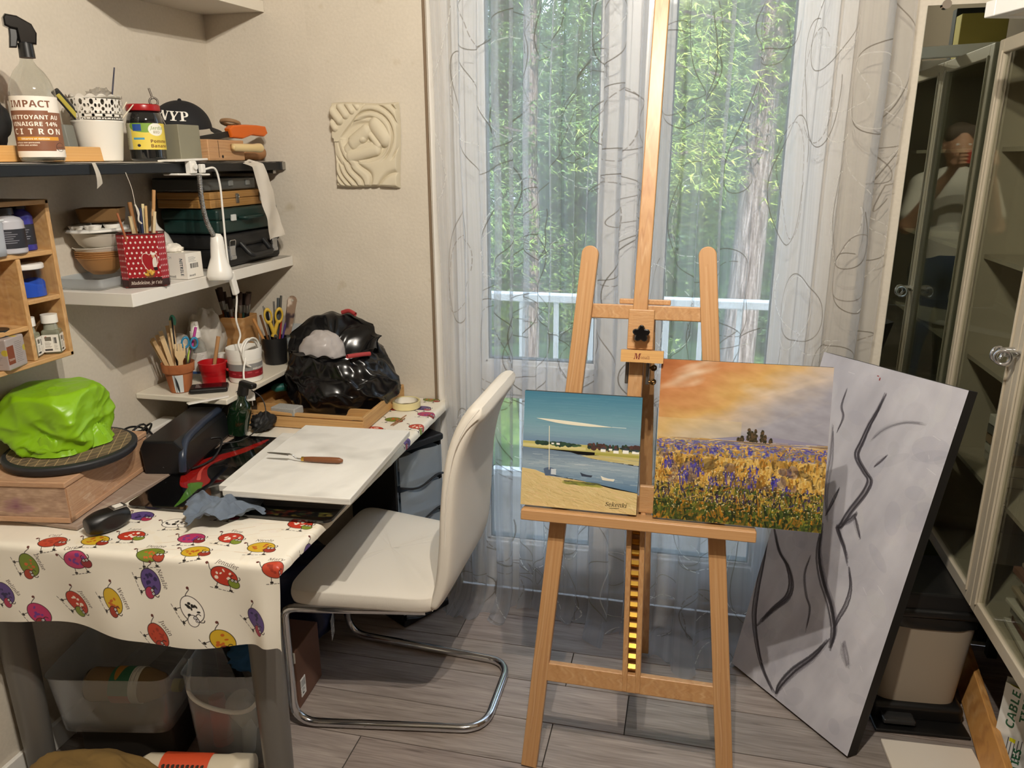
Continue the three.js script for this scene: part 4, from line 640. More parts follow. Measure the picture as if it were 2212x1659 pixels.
// ---------- floor on the right: pedal bin, boards, bag ----------
{
  const pb = thing('pedal_bin', 'cream pedal bin with black lid behind the tall canvas', 'bin', [0.715, 0.001, -2.215], 0.08); pb.scale.set(1, 0.85, 1);
  const cr = M('#9c9080', 0.4), bk = M('#121212', 0.35);
  mesh('foot', RB(0.26, 0.07, 0.24, 0.02, [0, 0.035, 0]), bk, pb);
  mesh('body', surf(60, 10, (u, v) => { const a = u * 6.2832, f = (x, e) => Math.sign(x) * Math.pow(Math.abs(x), e); const s = lerp(0.115, 0.135, v); return [f(Math.cos(a), 0.4) * s, 0.07 + v * 0.33, -f(Math.sin(a), 0.4) * s * 0.9, u, v]; }, true), M('#9c9080', 0.4, { side: THREE.DoubleSide }), pb);
  mesh('liner', surf(60, 4, (u, v) => { const a = u * 6.2832, f = (x, e) => Math.sign(x) * Math.pow(Math.abs(x), e), s = 0.137 + 0.003 * noise(u * 20, v * 3, 1); return [f(Math.cos(a), 0.4) * s, 0.375 + v * 0.04 + 0.012 * noise(u * 9, 0, 4) * (1 - v), -f(Math.sin(a), 0.4) * s * 0.9, u, v]; }, true), bk, pb);
  mesh('lid', mg([RB(0.285, 0.035, 0.255, 0.014, [0, 0.43, 0]), tf(EX([[-0.135, 0], [0.135, 0], [0.115, 0.05], [-0.115, 0.05]], 0.235, 0.008), [0, 0.445, 0])]), bk, pb);
  mesh('pedal', RB(0.09, 0.018, 0.05, 0.006, [-0.06, 0.03, 0.135]), M('#2a2a2a', 0.2), pb); mesh('pedal_plate', RB(0.26, 0.012, 0.11, 0.005, [0, 0.007, 0.12]), bk, pb);
  const bt = canvasTex(256, 256, (g, w, h) => { g.fillStyle = '#d8cfc2'; g.fillRect(0, 0, w, h); const R = rng(9); for (let i = 0; i < 40; i++) { g.fillStyle = `rgba(165,105,60,${0.05 + R() * 0.2})`; g.beginPath(); g.ellipse(150 + R() * 80, 150 + R() * 50, 3 + R() * 14, 2 + R() * 9, R() * 3, 0, 7); g.fill(); } });
  single('white_board', 'stained white board lying on the floor in front of the pedal bin', 'board', RB(0.24, 0.012, 0.32, 0.003), M('#ffffff', 0.7, { map: bt }), [0.735, 0.0065, -1.84], [0, 0.06, 0]);
  single('wooden_plank', 'upright golden brown plank leaning under the cabinet', 'plank', beam([0.84, 0.056, -1.72], [0.93, 0.056, -2.45], 0.1, 0.022, 0.003, [-1, 0.25, -0.15]), M('#ffffff', 0.55, { map: woodTex('205,150,85', '120,70,30', 51, 256, 64, 90) }));
  const ctx = canvasTex(256, 512, (g, w, h) => { g.fillStyle = '#d9d9d4'; g.fillRect(0, 0, w, h); g.save(); g.translate(150, 250); g.rotate(-Math.PI / 2); g.fillStyle = '#1d5a3a'; g.font = 'bold 78px sans-serif'; g.fillText('CABLE', 0, -40); g.fillText('TIES', 60, 40); g.fillStyle = '#555'; for (let i = 0; i < 5; i++) g.fillRect(-180, -60 + i * 22, 130, 6); g.restore(); g.fillStyle = '#d7d21f'; g.fillRect(100, 300, 40, 24); g.fillStyle = '#1d5a3a'; g.fillRect(232, 0, 10, h); g.save(); g.translate(150, 490); g.rotate(-Math.PI / 2); g.fillStyle = '#1d5a3a'; g.font = 'bold 70px sans-serif'; g.fillText('TIES', 0, 40); g.restore(); });
  const yb = thing('cable_tie_bag', 'yellow and white packet with green capital letters on the floor at the right edge', 'packet', [1.0, 0.001, -1.97], -0.5);
  const wob = (f) => f; mesh('front_panel', surf(20, 30, (u, v) => [-0.11 + u * 0.09, 0.24 * (1 - v), 0.05 - 0.03 * (1 - v) + 0.012 * Math.sin(u * 3.1) + 0.004 * noise(u * 6, v * 8, 2)]), M('#ffffff', 0.4, { map: ctx, side: THREE.DoubleSide }), yb);
  mesh('body', surf(24, 30, (u, v) => [-0.02 + u * 0.15, 0.24 * (1 - v), 0.05 - 0.03 * (1 - v) + 0.02 * Math.sin(u * 3.1) + 0.006 * noise(u * 6, v * 8, 5)]), M('#d6cf14', 0.4, { side: THREE.DoubleSide }), yb);
  mesh('back_panel', surf(10, 10, (u, v) => [-0.11 + u * 0.24, 0.238 * (1 - v), -0.005 - 0.03 * (1 - v) * 0.2 - 0.01 * Math.sin(u * 3.1)]), M('#b9b31a', 0.5, { side: THREE.DoubleSide }), yb);
  mesh('seal_top', RB(0.24, 0.02, 0.004, 0.001, [0.01, 0.245, 0.012]), M('#8b8a80', 0.4), yb);
}
// ---------- wall shelves on the left ----------
const labelCyl = (r, h, y, mid, len, tex, seg = 40) => [tf(new THREE.CylinderGeometry(r, r, h, seg, 1, true, (mid - len / 2) * D2R, len * D2R), [0, y, 0]), M('#ffffff', 0.55, { map: tex })];
const paperTex = (w, h, bg, draw) => canvasTex(w, h, (g) => { g.fillStyle = bg; g.fillRect(0, 0, w, h); draw(g, w, h); });
const lines = (g, x, y, w, n, dy, col, th = 3) => { g.fillStyle = col; for (let i = 0; i < n; i++) g.fillRect(x, y + i * dy, w * (0.7 + 0.3 * ((i * 37 % 10) / 10)), th); };
const bars = (g, x, y, w, h, seed) => { const R = rng(seed); g.fillStyle = '#1b1b1b'; for (let q = x; q < x + w; q += 2 + R() * 5) g.fillRect(q, y, 1 + R() * 3, h); };
{
  // top shelf, cut by the frame
  const g = BX(0.24, 0.03, 0.62); g.applyMatrix4(new THREE.Matrix4().makeRotationX(0.035)); 
  const s = thing('upper_shelf', 'white shelf board high on the left wall in the corner', 'shelf', [-1.5715, 2.083, -2.2395]); mesh('board', g, M('#cfc8bc', 0.5), s);
  mesh('front_edge', tf(RB(0.004, 0.034, 0.62, 0.001, [0.1225, 0, 0]), [0, 0, 0], [0.035, 0, 0]), M('#e4ddcf', 0.4), s);
  single('upper_box', 'pale wooden crate standing on the upper shelf', 'box', RB(0.2, 0.12, 0.3, 0.004), pine, [-1.57, 2.17, -2.3], [0.035, 0, 0]);
  // black shelf
  const b = thing('black_shelf', 'long black-edged shelf full of jars and tools on the left wall', 'shelf', [-1.5525, 1.582, -1.80]);
  mesh('board', RB(0.255, 0.028, 1.5, 0.003), M('#23262c', 0.5, { map: rep(woodTex('110,112,120', '40,40,46', 71, 512, 64, 130), 2, 1) }), b);
  mesh('bracket', mg([RB(0.24, 0.012, 0.02, 0.002, [-0.005, -0.02, -0.71]), RB(0.012, 0.1, 0.02, 0.002, [-0.12, -0.06, -0.71])]), steel, b);
  mesh('end_clip', mg([RB(0.03, 0.03, 0.006, 0.001, [0.115, 0, -0.748]), RB(0.012, 0.026, 0.022, 0.001, [0.13, 0.0, -0.74])]), steel, b);
  const pp = surf(8, 40, (u, v) => [-1.655 + u * 0.232 + 0.004 * noise(v * 12, u, 2), 1.5972 + 0.001 * noise(u * 6, v * 20, 3) + (u > 0.95 ? -0.004 : 0), -2.5 + v * 1.2]);
  single('shelf_paper', 'white paper sheet lining the top of the black shelf', 'paper', pp, M('#d8d2c6', 0.8, { side: THREE.DoubleSide }));
  // white shelf
  const w = thing('white_shelf', 'thick white floating shelf under the black shelf', 'shelf', [-1.5495, 1.249, -2.126]);
  mesh('board', RB(0.261, 0.036, 0.848, 0.002), M('#e6e2da', 0.4), w);
  single('shelf_newspaper', 'printed paper sheet under the black toolbox on the white shelf', 'paper', surf(8, 20, (u, v) => [-1.66 + u * 0.243, 1.2676 + 0.0012 * Math.abs(noise(u * 5, v * 9, 3)), -2.535 + v * 0.42]), M('#b9b4aa', 0.8, { side: THREE.DoubleSide }));
  // low white board above the table
  const lb = thing('desk_riser', 'low off-white board on blocks along the wall above the table', 'shelf', [-1.518, 0, -2.258]);
  mesh('board', RB(0.322, 0.018, 0.584, 0.004, [0, 0.8905, 0]), M('#e3dccc', 0.5), lb); for (const z of [-0.25, 0.03]) mesh('block', RB(0.24, 0.126, 0.05, 0.003, [-0.04, 0.8185, z]), M('#3a352f', 0.8), lb);
}
// ---------- clip lamp ----------
{
  const l = thing('clip_lamp', 'white clip-on lamp with chrome gooseneck hanging from the black shelf', 'lamp', [-1.42, 1.6, -2.01]);
  const L = (x, y, z) => [x + 1.42, y - 1.6, z + 2.01];
  mesh('clip', mg([RB(0.06, 0.006, 0.15, 0.003, L(-1.43, 1.602, -2.0), [0.03, 0, 0]), RB(0.05, 0.006, 0.15, 0.003, L(-1.43, 1.562, -2.01), [-0.02, 0, 0]), RB(0.02, 0.035, 0.03, 0.004, L(-1.408, 1.582, -2.0)), RB(0.014, 0.026, 0.02, 0.004, L(-1.408, 1.578, -2.05))]), whitePlastic, l);
  mesh('hinge_pin', CY(0.009, 0.009, 0.008, 16, L(-1.396, 1.584, -2.0), [0, 0, Math.PI / 2]), whitePlastic, l);
  const neck = [L(-1.4, 1.56, -2.022), L(-1.395, 1.495, -2.013), L(-1.39, 1.43, -2.017), L(-1.385, 1.375, -2.045)];
  mesh('gooseneck', TB(neck, 0.0065, 60, 10), chrome, l);
  const nc = new THREE.CatmullRomCurve3(neck.map(a => V(...a))), rings = []; for (let k = 0; k < 46; k++) { const p = nc.getPoint(k / 45), t = nc.getTangent(k / 45); const r = new THREE.TorusGeometry(0.0066, 0.0012, 5, 12); r.applyQuaternion(new THREE.Quaternion().setFromUnitVectors(V(0, 0, 1), t)); r.translate(p.x, p.y, p.z); rings.push(r); } mesh('neck_coil', mg(rings), steel, l);
  mesh('lamp_head', LA([[0, 0.02], [0.012, 0.018], [0.018, 0.008], [0.02, -0.012], [0.022, -0.05], [0.034, -0.085], [0.038, -0.105], [0.033, -0.118], [0.028, -0.117], [0.0, -0.1]], 32, L(-1.385, 1.372, -2.05), [-0.1, 0, 0.04]), whitePlastic, l);
  mesh('switch', RB(0.016, 0.075, 0.024, 0.005, L(-1.39, 1.232, -2.118), [0.25, 0, 0]), whitePlastic, l);
  mesh('cord', TB([L(-1.41, 1.575, -2.06), L(-1.4, 1.578, -2.1), L(-1.4, 1.54, -2.117), L(-1.4, 1.45, -2.118), L(-1.395, 1.35, -2.108), L(-1.39, 1.27, -2.105), L(-1.39, 1.195, -2.128), L(-1.4, 1.115, -2.127), L(-1.4, 1.06, -2.14), L(-1.4, 1.035, -2.125), L(-1.385, 1.0, -2.12)], 0.0032, 120, 8), whitePlastic, l);
  const coil = []; for (let i = 0; i <= 90; i++) { const a = i / 90 * 6.2832 * 3 + 1.2; coil.push(L(-1.385 + 0.006 * Math.sin(a * 0.7), 1.0 + 0.042 * Math.sin(a) + 0.006 * Math.sin(a * 0.37), -2.165 + 0.048 * Math.cos(a) * (1 - 0.1 * Math.sin(a * 0.31)))); } mesh('cord_coil', TB(coil, 0.0032, 240, 7), whitePlastic, l);
  mesh('plug_cord', TB([L(-1.38, 0.99, -2.125), L(-1.37, 0.95, -2.09), L(-1.36, 0.91, -2.075)], 0.0032, 20, 7), whitePlastic, l);
  mesh('plug', mg([tf(EX([[-0.005, 0.03], [0.005, 0.03], [0.018, 0.0], [0.018, -0.018], [-0.018, -0.018], [-0.018, 0]], 0.013, 0.003), L(-1.35, 0.885, -2.07), [0, 0.7, 0])]), whitePlastic, l);
  mesh('plug_pins', mg([CY(0.002, 0.002, 0.022, 8, L(-1.358, 0.858, -2.062)), CY(0.002, 0.002, 0.022, 8, L(-1.342, 0.858, -2.078))]), chrome, l);
}
// ---------- things on the black shelf ----------
const BY = 1.5985;
{
  const lab = canvasTex(768, 768, (g, w, h) => {
    g.fillStyle = '#8a5a40'; g.fillRect(0, 0, w, h); for (let x = 0; x < w; x += 5) { g.fillStyle = 'rgba(120,72,48,0.35)'; g.fillRect(x, 0, 2, h); }
    g.fillStyle = '#ece4d8'; g.fillRect(0, 0, 470, 180); g.fillRect(470, 0, 298, 200); g.fillRect(0, 690, 500, 78); g.fillRect(500, 670, 268, 98);
    g.fillStyle = '#7a4c35'; g.font = 'bold 118px sans-serif'; g.fillText('IMPACT', 70, 140);
    g.fillStyle = '#f3ece0'; g.font = 'bold 74px sans-serif'; g.fillText('NETTOYANT AU', 40, 290); g.fillText('VINAIGRE 14%', 50, 375); g.font = 'bold 100px sans-serif'; let x = 60; for (const c of 'CITRON') { g.fillText(c, x, 478); x += 92; }
    g.fillStyle = '#d89a35'; g.fillRect(80, 510, 470, 46); g.fillStyle = '#f7efdf'; g.font = 'bold 32px sans-serif'; g.fillText('Détartre et nettoie', 150, 546); g.font = 'bold 26px sans-serif'; g.fillText('surfaces non poreuses', 60, 592); g.fillText('sensibles aux acides', 60, 624);
    g.strokeStyle = '#2a1a12'; g.lineWidth = 5; g.beginPath(); g.arc(560, 640, 55, 0, 7); g.stroke(); g.font = 'bold 20px sans-serif'; g.fillStyle = '#2a1a12'; g.fillText('ÉCONOMIES', 502, 650); g.fillText('RECETTES', 512, 676);
    g.fillStyle = '#fff'; g.fillRect(690, 600, 40, 50); g.fillStyle = '#2a4a9a'; g.fillRect(690, 600, 13, 50); g.fillStyle = '#c33'; g.fillRect(717, 600, 13, 50); g.fillStyle = '#2a1a12'; g.font = 'bold 44px sans-serif'; g.fillText('1l', 680, 735);
  });
  const b = thing('vinegar_spray_bottle', 'tall clear spray bottle with brown and white label on the black shelf', 'spray bottle', [-1.472, BY, -1.545]);
  mesh('body', LA([[0, 0.001], [0.042, 0.001], [0.046, 0.006], [0.047, 0.02], [0.047, 0.14], [0.0455, 0.157], [0.04, 0.177], [0.03, 0.195], [0.018, 0.208], [0.0135, 0.217], [0.0135, 0.228], [0, 0.228]], 44), M('#f2f4f2', 0.05, { transmission: 1, thickness: 0, ior: 1.45 }), b);
  mesh('liquid', LA([[0, 0.003], [0.043, 0.004], [0.0455, 0.012], [0.0455, 0.018], [0, 0.018]], 40), M('#c9c8c0', 0.1, { transmission: 0.6, thickness: 0 }), b);
  const [lg, lm] = labelCyl(0.0475, 0.13, 0.076, 53, 190, lab); mesh('label', lg, M('#ffffff', 0.5, { map: lab, side: THREE.DoubleSide }), b);
  const hd = new THREE.Group(); hd.name = 'trigger_head'; hd.rotation.y = 0.95; hd.scale.set(0.82, 0.96, 0.9); hd.position.set(0.004, 0.01, 0); b.add(hd);
  mesh('collar', mg([CY(0.0185, 0.0195, 0.03, 30, [0, 0.237, 0]), CY(0.013, 0.013, 0.01, 20, [0, 0.257, 0])]), blackPlastic, hd);
  mesh('nozzle_body', tf(EX([[0.022, 0.255], [0.026, 0.275], [0.018, 0.292], [-0.012, 0.306], [-0.036, 0.308], [-0.04, 0.303], [-0.04, 0.29], [-0.03, 0.286], [-0.014, 0.284], [-0.012, 0.255]], 0.026, 0.004), [0, 0, 0]), blackGloss, hd);
  mesh('trigger', tf(EX([[-0.03, 0.288], [-0.016, 0.286], [-0.018, 0.265], [-0.024, 0.245], [-0.036, 0.244], [-0.032, 0.265]], 0.014, 0.003), [0, 0, 0]), blackPlastic, hd);
  single('bamboo_tray', 'low bamboo tray behind the spray bottle on the black shelf', 'tray', mg([RB(0.012, 0.036, 0.4, 0.002, [0.0, 0.018, 0]), RB(0.012, 0.036, 0.4, 0.002, [-0.14, 0.018, 0]), RB(0.152, 0.036, 0.012, 0.002, [-0.07, 0.018, -0.2]), RB(0.152, 0.036, 0.012, 0.002, [-0.07, 0.018, 0.2]), RB(0.14, 0.006, 0.4, 0.001, [-0.07, 0.004, 0])]), bamboo, [-1.528, BY + 0.001, -1.60], null);
  single('black_pouch', 'slumped black pouch behind the spray bottle at the left edge', 'pouch', blob(0.05, 0.075, 0.06, (p) => 1 + 0.18 * noise(p[0] * 2, p[1] * 2, p[2] * 2) + 0.05 * noise(p[0] * 7, p[1] * 7, p[2] * 7), 40, 26), M('#141416', 0.7), [-1.6, BY + 0.09, -1.52]);
  // two jars
  const jar = (name, label, p, s, lt) => { const j = thing(name, label, 'jar', p); mesh('glass', LA([[0, 0], [0.038, 0], [0.042, 0.006], [0.043, 0.09], [0.04, 0.105], [0.036, 0.112], [0.036, 0.12], [0, 0.12]].map(q => [q[0] * s, q[1] * s]), 40), M('#16181a', 0.06, { clearcoat: 1 }), j); mesh('lid', LA([[0, 0.118], [0.0385, 0.118], [0.0395, 0.12], [0.0395, 0.131], [0.037, 0.134], [0, 0.134]].map(q => [q[0] * s, q[1] * s]), 40), M('#a3181c', 0.3), j); if (lt) { const [g, m] = labelCyl(0.0435 * s, 0.062 * s, 0.058 * s, 18, 200, lt); mesh('label', g, m, j); } return j; };
  const pl = canvasTex(512, 256, (g, w, h) => { g.fillStyle = '#c9c6a8'; g.fillRect(0, 0, w, h); g.fillStyle = '#e7cf57'; g.fillRect(180, 0, 332, h); g.fillStyle = '#7da23a'; g.beginPath(); g.ellipse(300, 30, 130, 60, 0, 0, 7); g.fill(); g.fillStyle = '#f2efe0'; g.beginPath(); g.ellipse(390, 60, 66, 62, 0, 0, 7); g.fill(); g.fillStyle = '#6b8a2a'; g.font = 'italic 40px serif'; g.fillText('Jardin', 340, 60); g.fillStyle = '#7a6a3a'; g.font = '34px sans-serif'; g.fillText('BIO', 362, 98); g.fillStyle = '#2a4f9a'; g.fillRect(200, 10, 72, 66); g.fillStyle = '#6b3a18'; g.font = 'bold 44px sans-serif'; g.fillText('Pomme', 330, 190); g.fillText('Banane', 330, 236); g.fillStyle = '#4f9ac0'; g.fillRect(200, 140, 90, 20); g.fillStyle = '#333'; lines(g, 10, 20, 130, 12, 18, '#8b8870', 4); g.fillStyle = '#223'; g.beginPath(); g.arc(240, 216, 14, 0, 7); g.fill(); });
  jar('fruit_jar', 'dark glass jar with red lid and yellow fruit label', [-1.51, BY + 0.0015, -1.96], 1.12, pl);
  jar('fruit_jar', 'dark glass jar with red lid behind the white lace pot', [-1.625, BY + 0.009, -1.715], 1.08, null);
  single('grey_block', 'small grey slab standing behind the bamboo tray', 'block', RB(0.02, 0.085, 0.05, 0.002), M('#7f8078', 0.6), [-1.575, BY + 0.048, -1.745], [0, 0.3, 0.1]);
  // white lace pot: the pierced band is cut as real holes
  const pot = thing('lace_pot', 'white metal pot with pierced lace rim holding brushes', 'pot', [-1.555, BY + 0.0015, -1.832]); pot.scale.setScalar(1.13);
  const wm = M('#e8e3d9', 0.4, { side: THREE.DoubleSide });
  mesh('body', LA([[0, 0], [0.042, 0], [0.044, 0.003], [0.0545, 0.085], [0.056, 0.086], [0.056, 0.09], [0.0545, 0.091], [0.0535, 0.086], [0.043, 0.006], [0, 0.004]], 48), wm, pot);
  const sh = new THREE.Shape(); const per = 2 * Math.PI * 0.058; sh.moveTo(0, 0); sh.lineTo(per, 0); sh.lineTo(per, 0.052); for (let k = 16; k > 0; k--) { const x1 = per * k / 16, x0 = per * (k - 1) / 16; sh.quadraticCurveTo((x0 + x1) / 2, 0.066, x0, 0.052); } sh.lineTo(0, 0);
  const hole = (x, y, a, b) => { const p = new THREE.Path(); p.absellipse(x, y, a, b, 0, 6.2832, true); sh.holes.push(p); };
  for (let k = 0; k < 16; k++) { const x = per * (k + 0.5) / 16; hole(x, 0.042, 0.004, 0.0065); hole(x - 0.0075, 0.034, 0.0026, 0.0042); hole(x + 0.0075, 0.034, 0.0026, 0.0042); hole(x, 0.027, 0.0034, 0.0042); hole(x - 0.0065, 0.02, 0.0026, 0.003); hole(x + 0.0065, 0.02, 0.0026, 0.003); hole(x, 0.013, 0.0036, 0.003); hole(x - 0.006, 0.0065, 0.0014, 0.0014); hole(x, 0.0055, 0.0014, 0.0014); hole(x + 0.006, 0.0065, 0.0014, 0.0014); hole(x + 0.0103, 0.047, 0.0016, 0.0022); }
  const lg2 = new THREE.ShapeGeometry(sh, 6); { const q = lg2.attributes.position; for (let i = 0; i < q.count; i++) { const a = q.getX(i) / 0.058, y = q.getY(i), r = 0.0545 + y * 0.085; q.setXYZ(i, Math.sin(a) * r, 0.088 + y, Math.cos(a) * r); } lg2.computeVertexNormals(); }
  mesh('lace_rim', lg2, wm, pot);
  const stick = (name, label, cat, a, b, r, mat, grp) => single(name, label, cat, limb([0, 0, 0], [b[0] - a[0], b[1] - a[1], b[2] - a[2]], r, r * 0.8, 10), mat, a, null, grp);
  stick('paint_brush', 'thin dark blue brush handle sticking high out of the lace pot', 'brush', [-1.545, BY + 0.02, -1.84], [-1.52, 1.838, -1.882], 0.0024, M('#1d1a33', 0.4));
  const kn = thing('box_cutter', 'yellow and black box cutter leaning in the lace pot', 'cutter', [-1.56, BY + 0.09, -1.792], [0.35, 0.75, 0.35]); mesh('grip', RB(0.02, 0.13, 0.012, 0.004, [0, 0.04, 0]), M('#23231f', 0.5), kn); mesh('inlay', RB(0.012, 0.1, 0.0135, 0.003, [0, 0.045, 0]), M('#b9ac4a', 0.5), kn);
  stick('marker_pen', 'black marker cap showing above the lace pot rim', 'pen', [-1.57, BY + 0.03, -1.84], [-1.565, 1.765, -1.846], 0.007, blackPlastic);
  for (let k = 0; k < 4; k++) stick('cotton_stick', ['leftmost', 'second', 'third', 'rightmost'][k] + ' pale wooden stick in the lace pot', 'stick', [-1.55, BY + 0.06, -1.85], [-1.53 + 0.01 * k, 1.765 - 0.006 * k, -1.875 - 0.012 * k], 0.002, M('#dfd4bd', 0.7), 'sticks in the lace pot');
  single('plastic_wrap', 'crumpled clear plastic wrap sticking out of the lace pot', 'wrap', blob(0.03, 0.026, 0.035, (p) => 1 + 0.5 * noise(p[0] * 4, p[1] * 4, p[2] * 4), 30, 20), M('#dcd8d0', 0.25, { transmission: 0.75, thickness: 0 }), [-1.56, 1.758, -1.86]);
  // grey-green box, cap, compass
  single('khaki_box', 'grey-green cardboard box at the front of the black shelf', 'box', RB(0.082, 0.1, 0.09, 0.002), M('#8a8672', 0.6), [-1.485, BY + 0.0515, -2.065], [0, -0.08, 0]);
  const cap = thing('baseball_cap', 'black baseball cap with white embroidered letters behind the khaki box', 'cap', [-1.575, BY + 0.1, -2.215], [0.15, 0.25, -0.12]);
  const cm = M('#17171b', 0.8, { side: THREE.DoubleSide });
  mesh('crown', tf(new THREE.SphereGeometry(0.088, 40, 20, 0, 6.2832, 0, 1.5), [0, 0, 0], [0, 0, 0], [1, 0.92, 1.08]), cm, cap);
  mesh('peak', surf(24, 10, (u, v) => { const a = lerp(-1.15, 1.15, u) + Math.PI + 0.0, r = 0.086 + v * 0.072 * Math.cos((u - 0.5) * 2.2); return [Math.sin(a) * r * 0.96 + 0.0, 0.004 - 0.022 * v + 0.03 * Math.cos((u - 0.5) * 3.1) * 0.6 - 0.012, Math.cos(a) * r * 1.05]; }), cm, cap);
  mesh('button', SP(0.006, [0, 0.081, 0]), cm, cap);
  const ltx = canvasTex(256, 128, (g, w, h) => { g.clearRect(0, 0, w, h); g.fillStyle = '#f0ede6'; g.font = 'bold 120px serif'; g.fillText('NYP', 4, 108); });
  mesh('lettering', tf(new THREE.SphereGeometry(0.0892, 24, 12, 1.0, 1.25, 0.72, 0.55), [0, 0, 0], [0, 0, 0], [1, 0.92, 1.08]), M('#ffffff', 0.7, { map: ltx, transparent: true }), cap);
  const cmp = thing('drawing_compass', 'steel drawing compass leaning against the cap', 'compass', [-1.535, BY + 0.085, -2.075], [-0.2, 0.75, 0.35]);
  const cmM = M('#6f6860', 0.45, { metalness: 0.8 }); mesh('hinge', mg([tf(new THREE.TorusGeometry(0.011, 0.003, 8, 24), [0, 0.085, 0]), CY(0.003, 0.003, 0.03, 10, [0, 0.108, 0])]), cmM, cmp); for (const s of [-1, 1]) mesh('leg', limb([0, 0.078, 0], [s * 0.014, -0.02, 0], 0.0032, 0.0012), cmM, cmp);
  // folding saw, block plane, dowels
  const saw = thing('folding_saw', 'orange-handled saw lying on the wooden block at the shelf end', 'saw', [-1.465, BY + 0.087, -2.36], [0.14, -0.12, 0]);
  mesh('handle', tf(EX([[-0.075, 0.018], [-0.06, 0.024], [0.0, 0.02], [0.06, 0.012], [0.1, 0.004], [0.105, -0.012], [0.09, -0.018], [0.03, -0.006], [-0.02, -0.012], [-0.07, -0.002]], 0.024, 0.005), [0, 0, -0.02], [0, Math.PI / 2, 0]), M('#d9681c', 0.4), saw);
  mesh('blade', BX(0.003, 0.018, 0.15, [0, 0.004, 0.12]), M('#1a1a1a', 0.4), saw);
  const bl = thing('wooden_block', 'light wooden block with a drilled hole on the black shelf', 'block', [-1.475, BY + 0.0015, -2.232], 0.06); const wb = M('#ffffff', 0.6, { map: woodTex('196,150,106', '140,95,60', 33, 256, 64, 70) });
  mesh('body', RB(0.075, 0.062, 0.215, 0.003, [0, 0.031, 0]), wb, bl); mesh('drilled_hole', CY(0.0045, 0.0045, 0.002, 16, [0.0378, 0.012, 0.03], [0, 0, Math.PI / 2]), M('#1d140d', 0.9), bl); mesh('saw_cut', BX(0.001, 0.05, 0.0015, [0.0378, 0.034, 0.05]), M('#4a3424', 0.9), bl);
  single('mallet_handle', 'pale turned wooden handle lying across the block end', 'handle', tf(LA([[0, -0.06], [0.012, -0.06], [0.0125, 0.04], [0.0145, 0.06], [0.0145, 0.075], [0.01, 0.083], [0, 0.084]], 24), [0, 0, 0], [-Math.PI / 2, 0, 0]), M('#dfc58f', 0.35, { clearcoat: 0.5 }), [-1.423, BY + 0.041, -2.315], [0, -0.12, 0]);
  single('rolling_dowel', 'brown wooden cylinder lying behind the pale handle', 'dowel', tf(LA([[0, -0.07], [0.022, -0.068], [0.025, -0.06], [0.025, 0.06], [0.02, 0.07], [0, 0.07]], 24), [0, 0, 0], [Math.PI / 2, 0, 0]), M('#a8794f', 0.5), [-1.49, BY + 0.0265, -2.45]);
  single('leather_strap', 'coiled tan leather strap on top of the shelf clutter', 'strap', mg([tf(new THREE.TorusGeometry(0.028, 0.007, 8, 24), [0, 0, 0], [1.3, 0, 0.3])]), M('#9c7a58', 0.6), [-1.56, BY + 0.125, -2.46]);
  single('metal_clamp_tool', 'pile of grey clamps under the saw on the shelf', 'clamp', mg([RB(0.05, 0.012, 0.16, 0.003, [0, 0.05, 0], [0.1, 0.2, 0]), RB(0.05, 0.012, 0.14, 0.003, [0.01, 0.066, 0.01], [-0.08, -0.2, 0]), RB(0.07, 0.045, 0.1, 0.004, [-0.01, 0.0235, 0])]), M('#6d655c', 0.5), [-1.59, BY + 0.001, -2.40]);
  // hanging bits
  single('paper_strip', 'long white paper strip hanging down from the black shelf', 'paper strip', surf(10, 50, (u, v) => { const t = v; const c = [[-1.43, 1.599, -2.32], [-1.405, 1.585, -2.345], [-1.395, 1.50, -2.375], [-1.398, 1.42, -2.40], [-1.40, 1.345, -2.42]], k = t * 4, i = Math.min(3, Math.floor(k)), f = k - i; const p = c[i].map((q, j) => lerp(q, c[i + 1][j], f)); const wv = 0.004 * Math.sin(u * 5 + v * 9); return [p[0] + wv + 0.006 * noise(v * 6, u * 2, 3), p[1] + 0.01 * (u - 0.5), p[2] + (0.5 - u) * lerp(0.05, 0.085, t) * 1.15, u, v]; }), M('#e4ddd2', 0.6, { side: THREE.DoubleSide, transmission: 0.15, thickness: 0 }));
  single('tape_scrap', 'torn piece of clear tape hanging off the shelf edge', 'tape', surf(4, 14, (u, v) => [-1.4215 + 0.006 * Math.sin(v * 3), 1.597 - v * 0.062, -1.635 - u * lerp(0.012, 0.02, v) * (v > 0.8 ? (1 - v) * 5 : 1) - 0.004 * v]), M('#d8cfc0', 0.5, { side: THREE.DoubleSide, transmission: 0.3, thickness: 0 }));
  single('string_end', 'frayed white string hanging from the black shelf', 'string', mg([TB([[0, 0, 0], [0.002, -0.04, -0.012], [0.004, -0.08, -0.014], [0.003, -0.12, -0.022]], 0.0009, 30, 5), TB([[0.003, -0.08, -0.014], [0.006, -0.1, -0.02], [0.003, -0.122, -0.02], [0.004, -0.13, -0.028]], 0.0024, 30, 6)]), M('#d9d2c4', 0.8), [-1.42, 1.572, -1.745]);
}
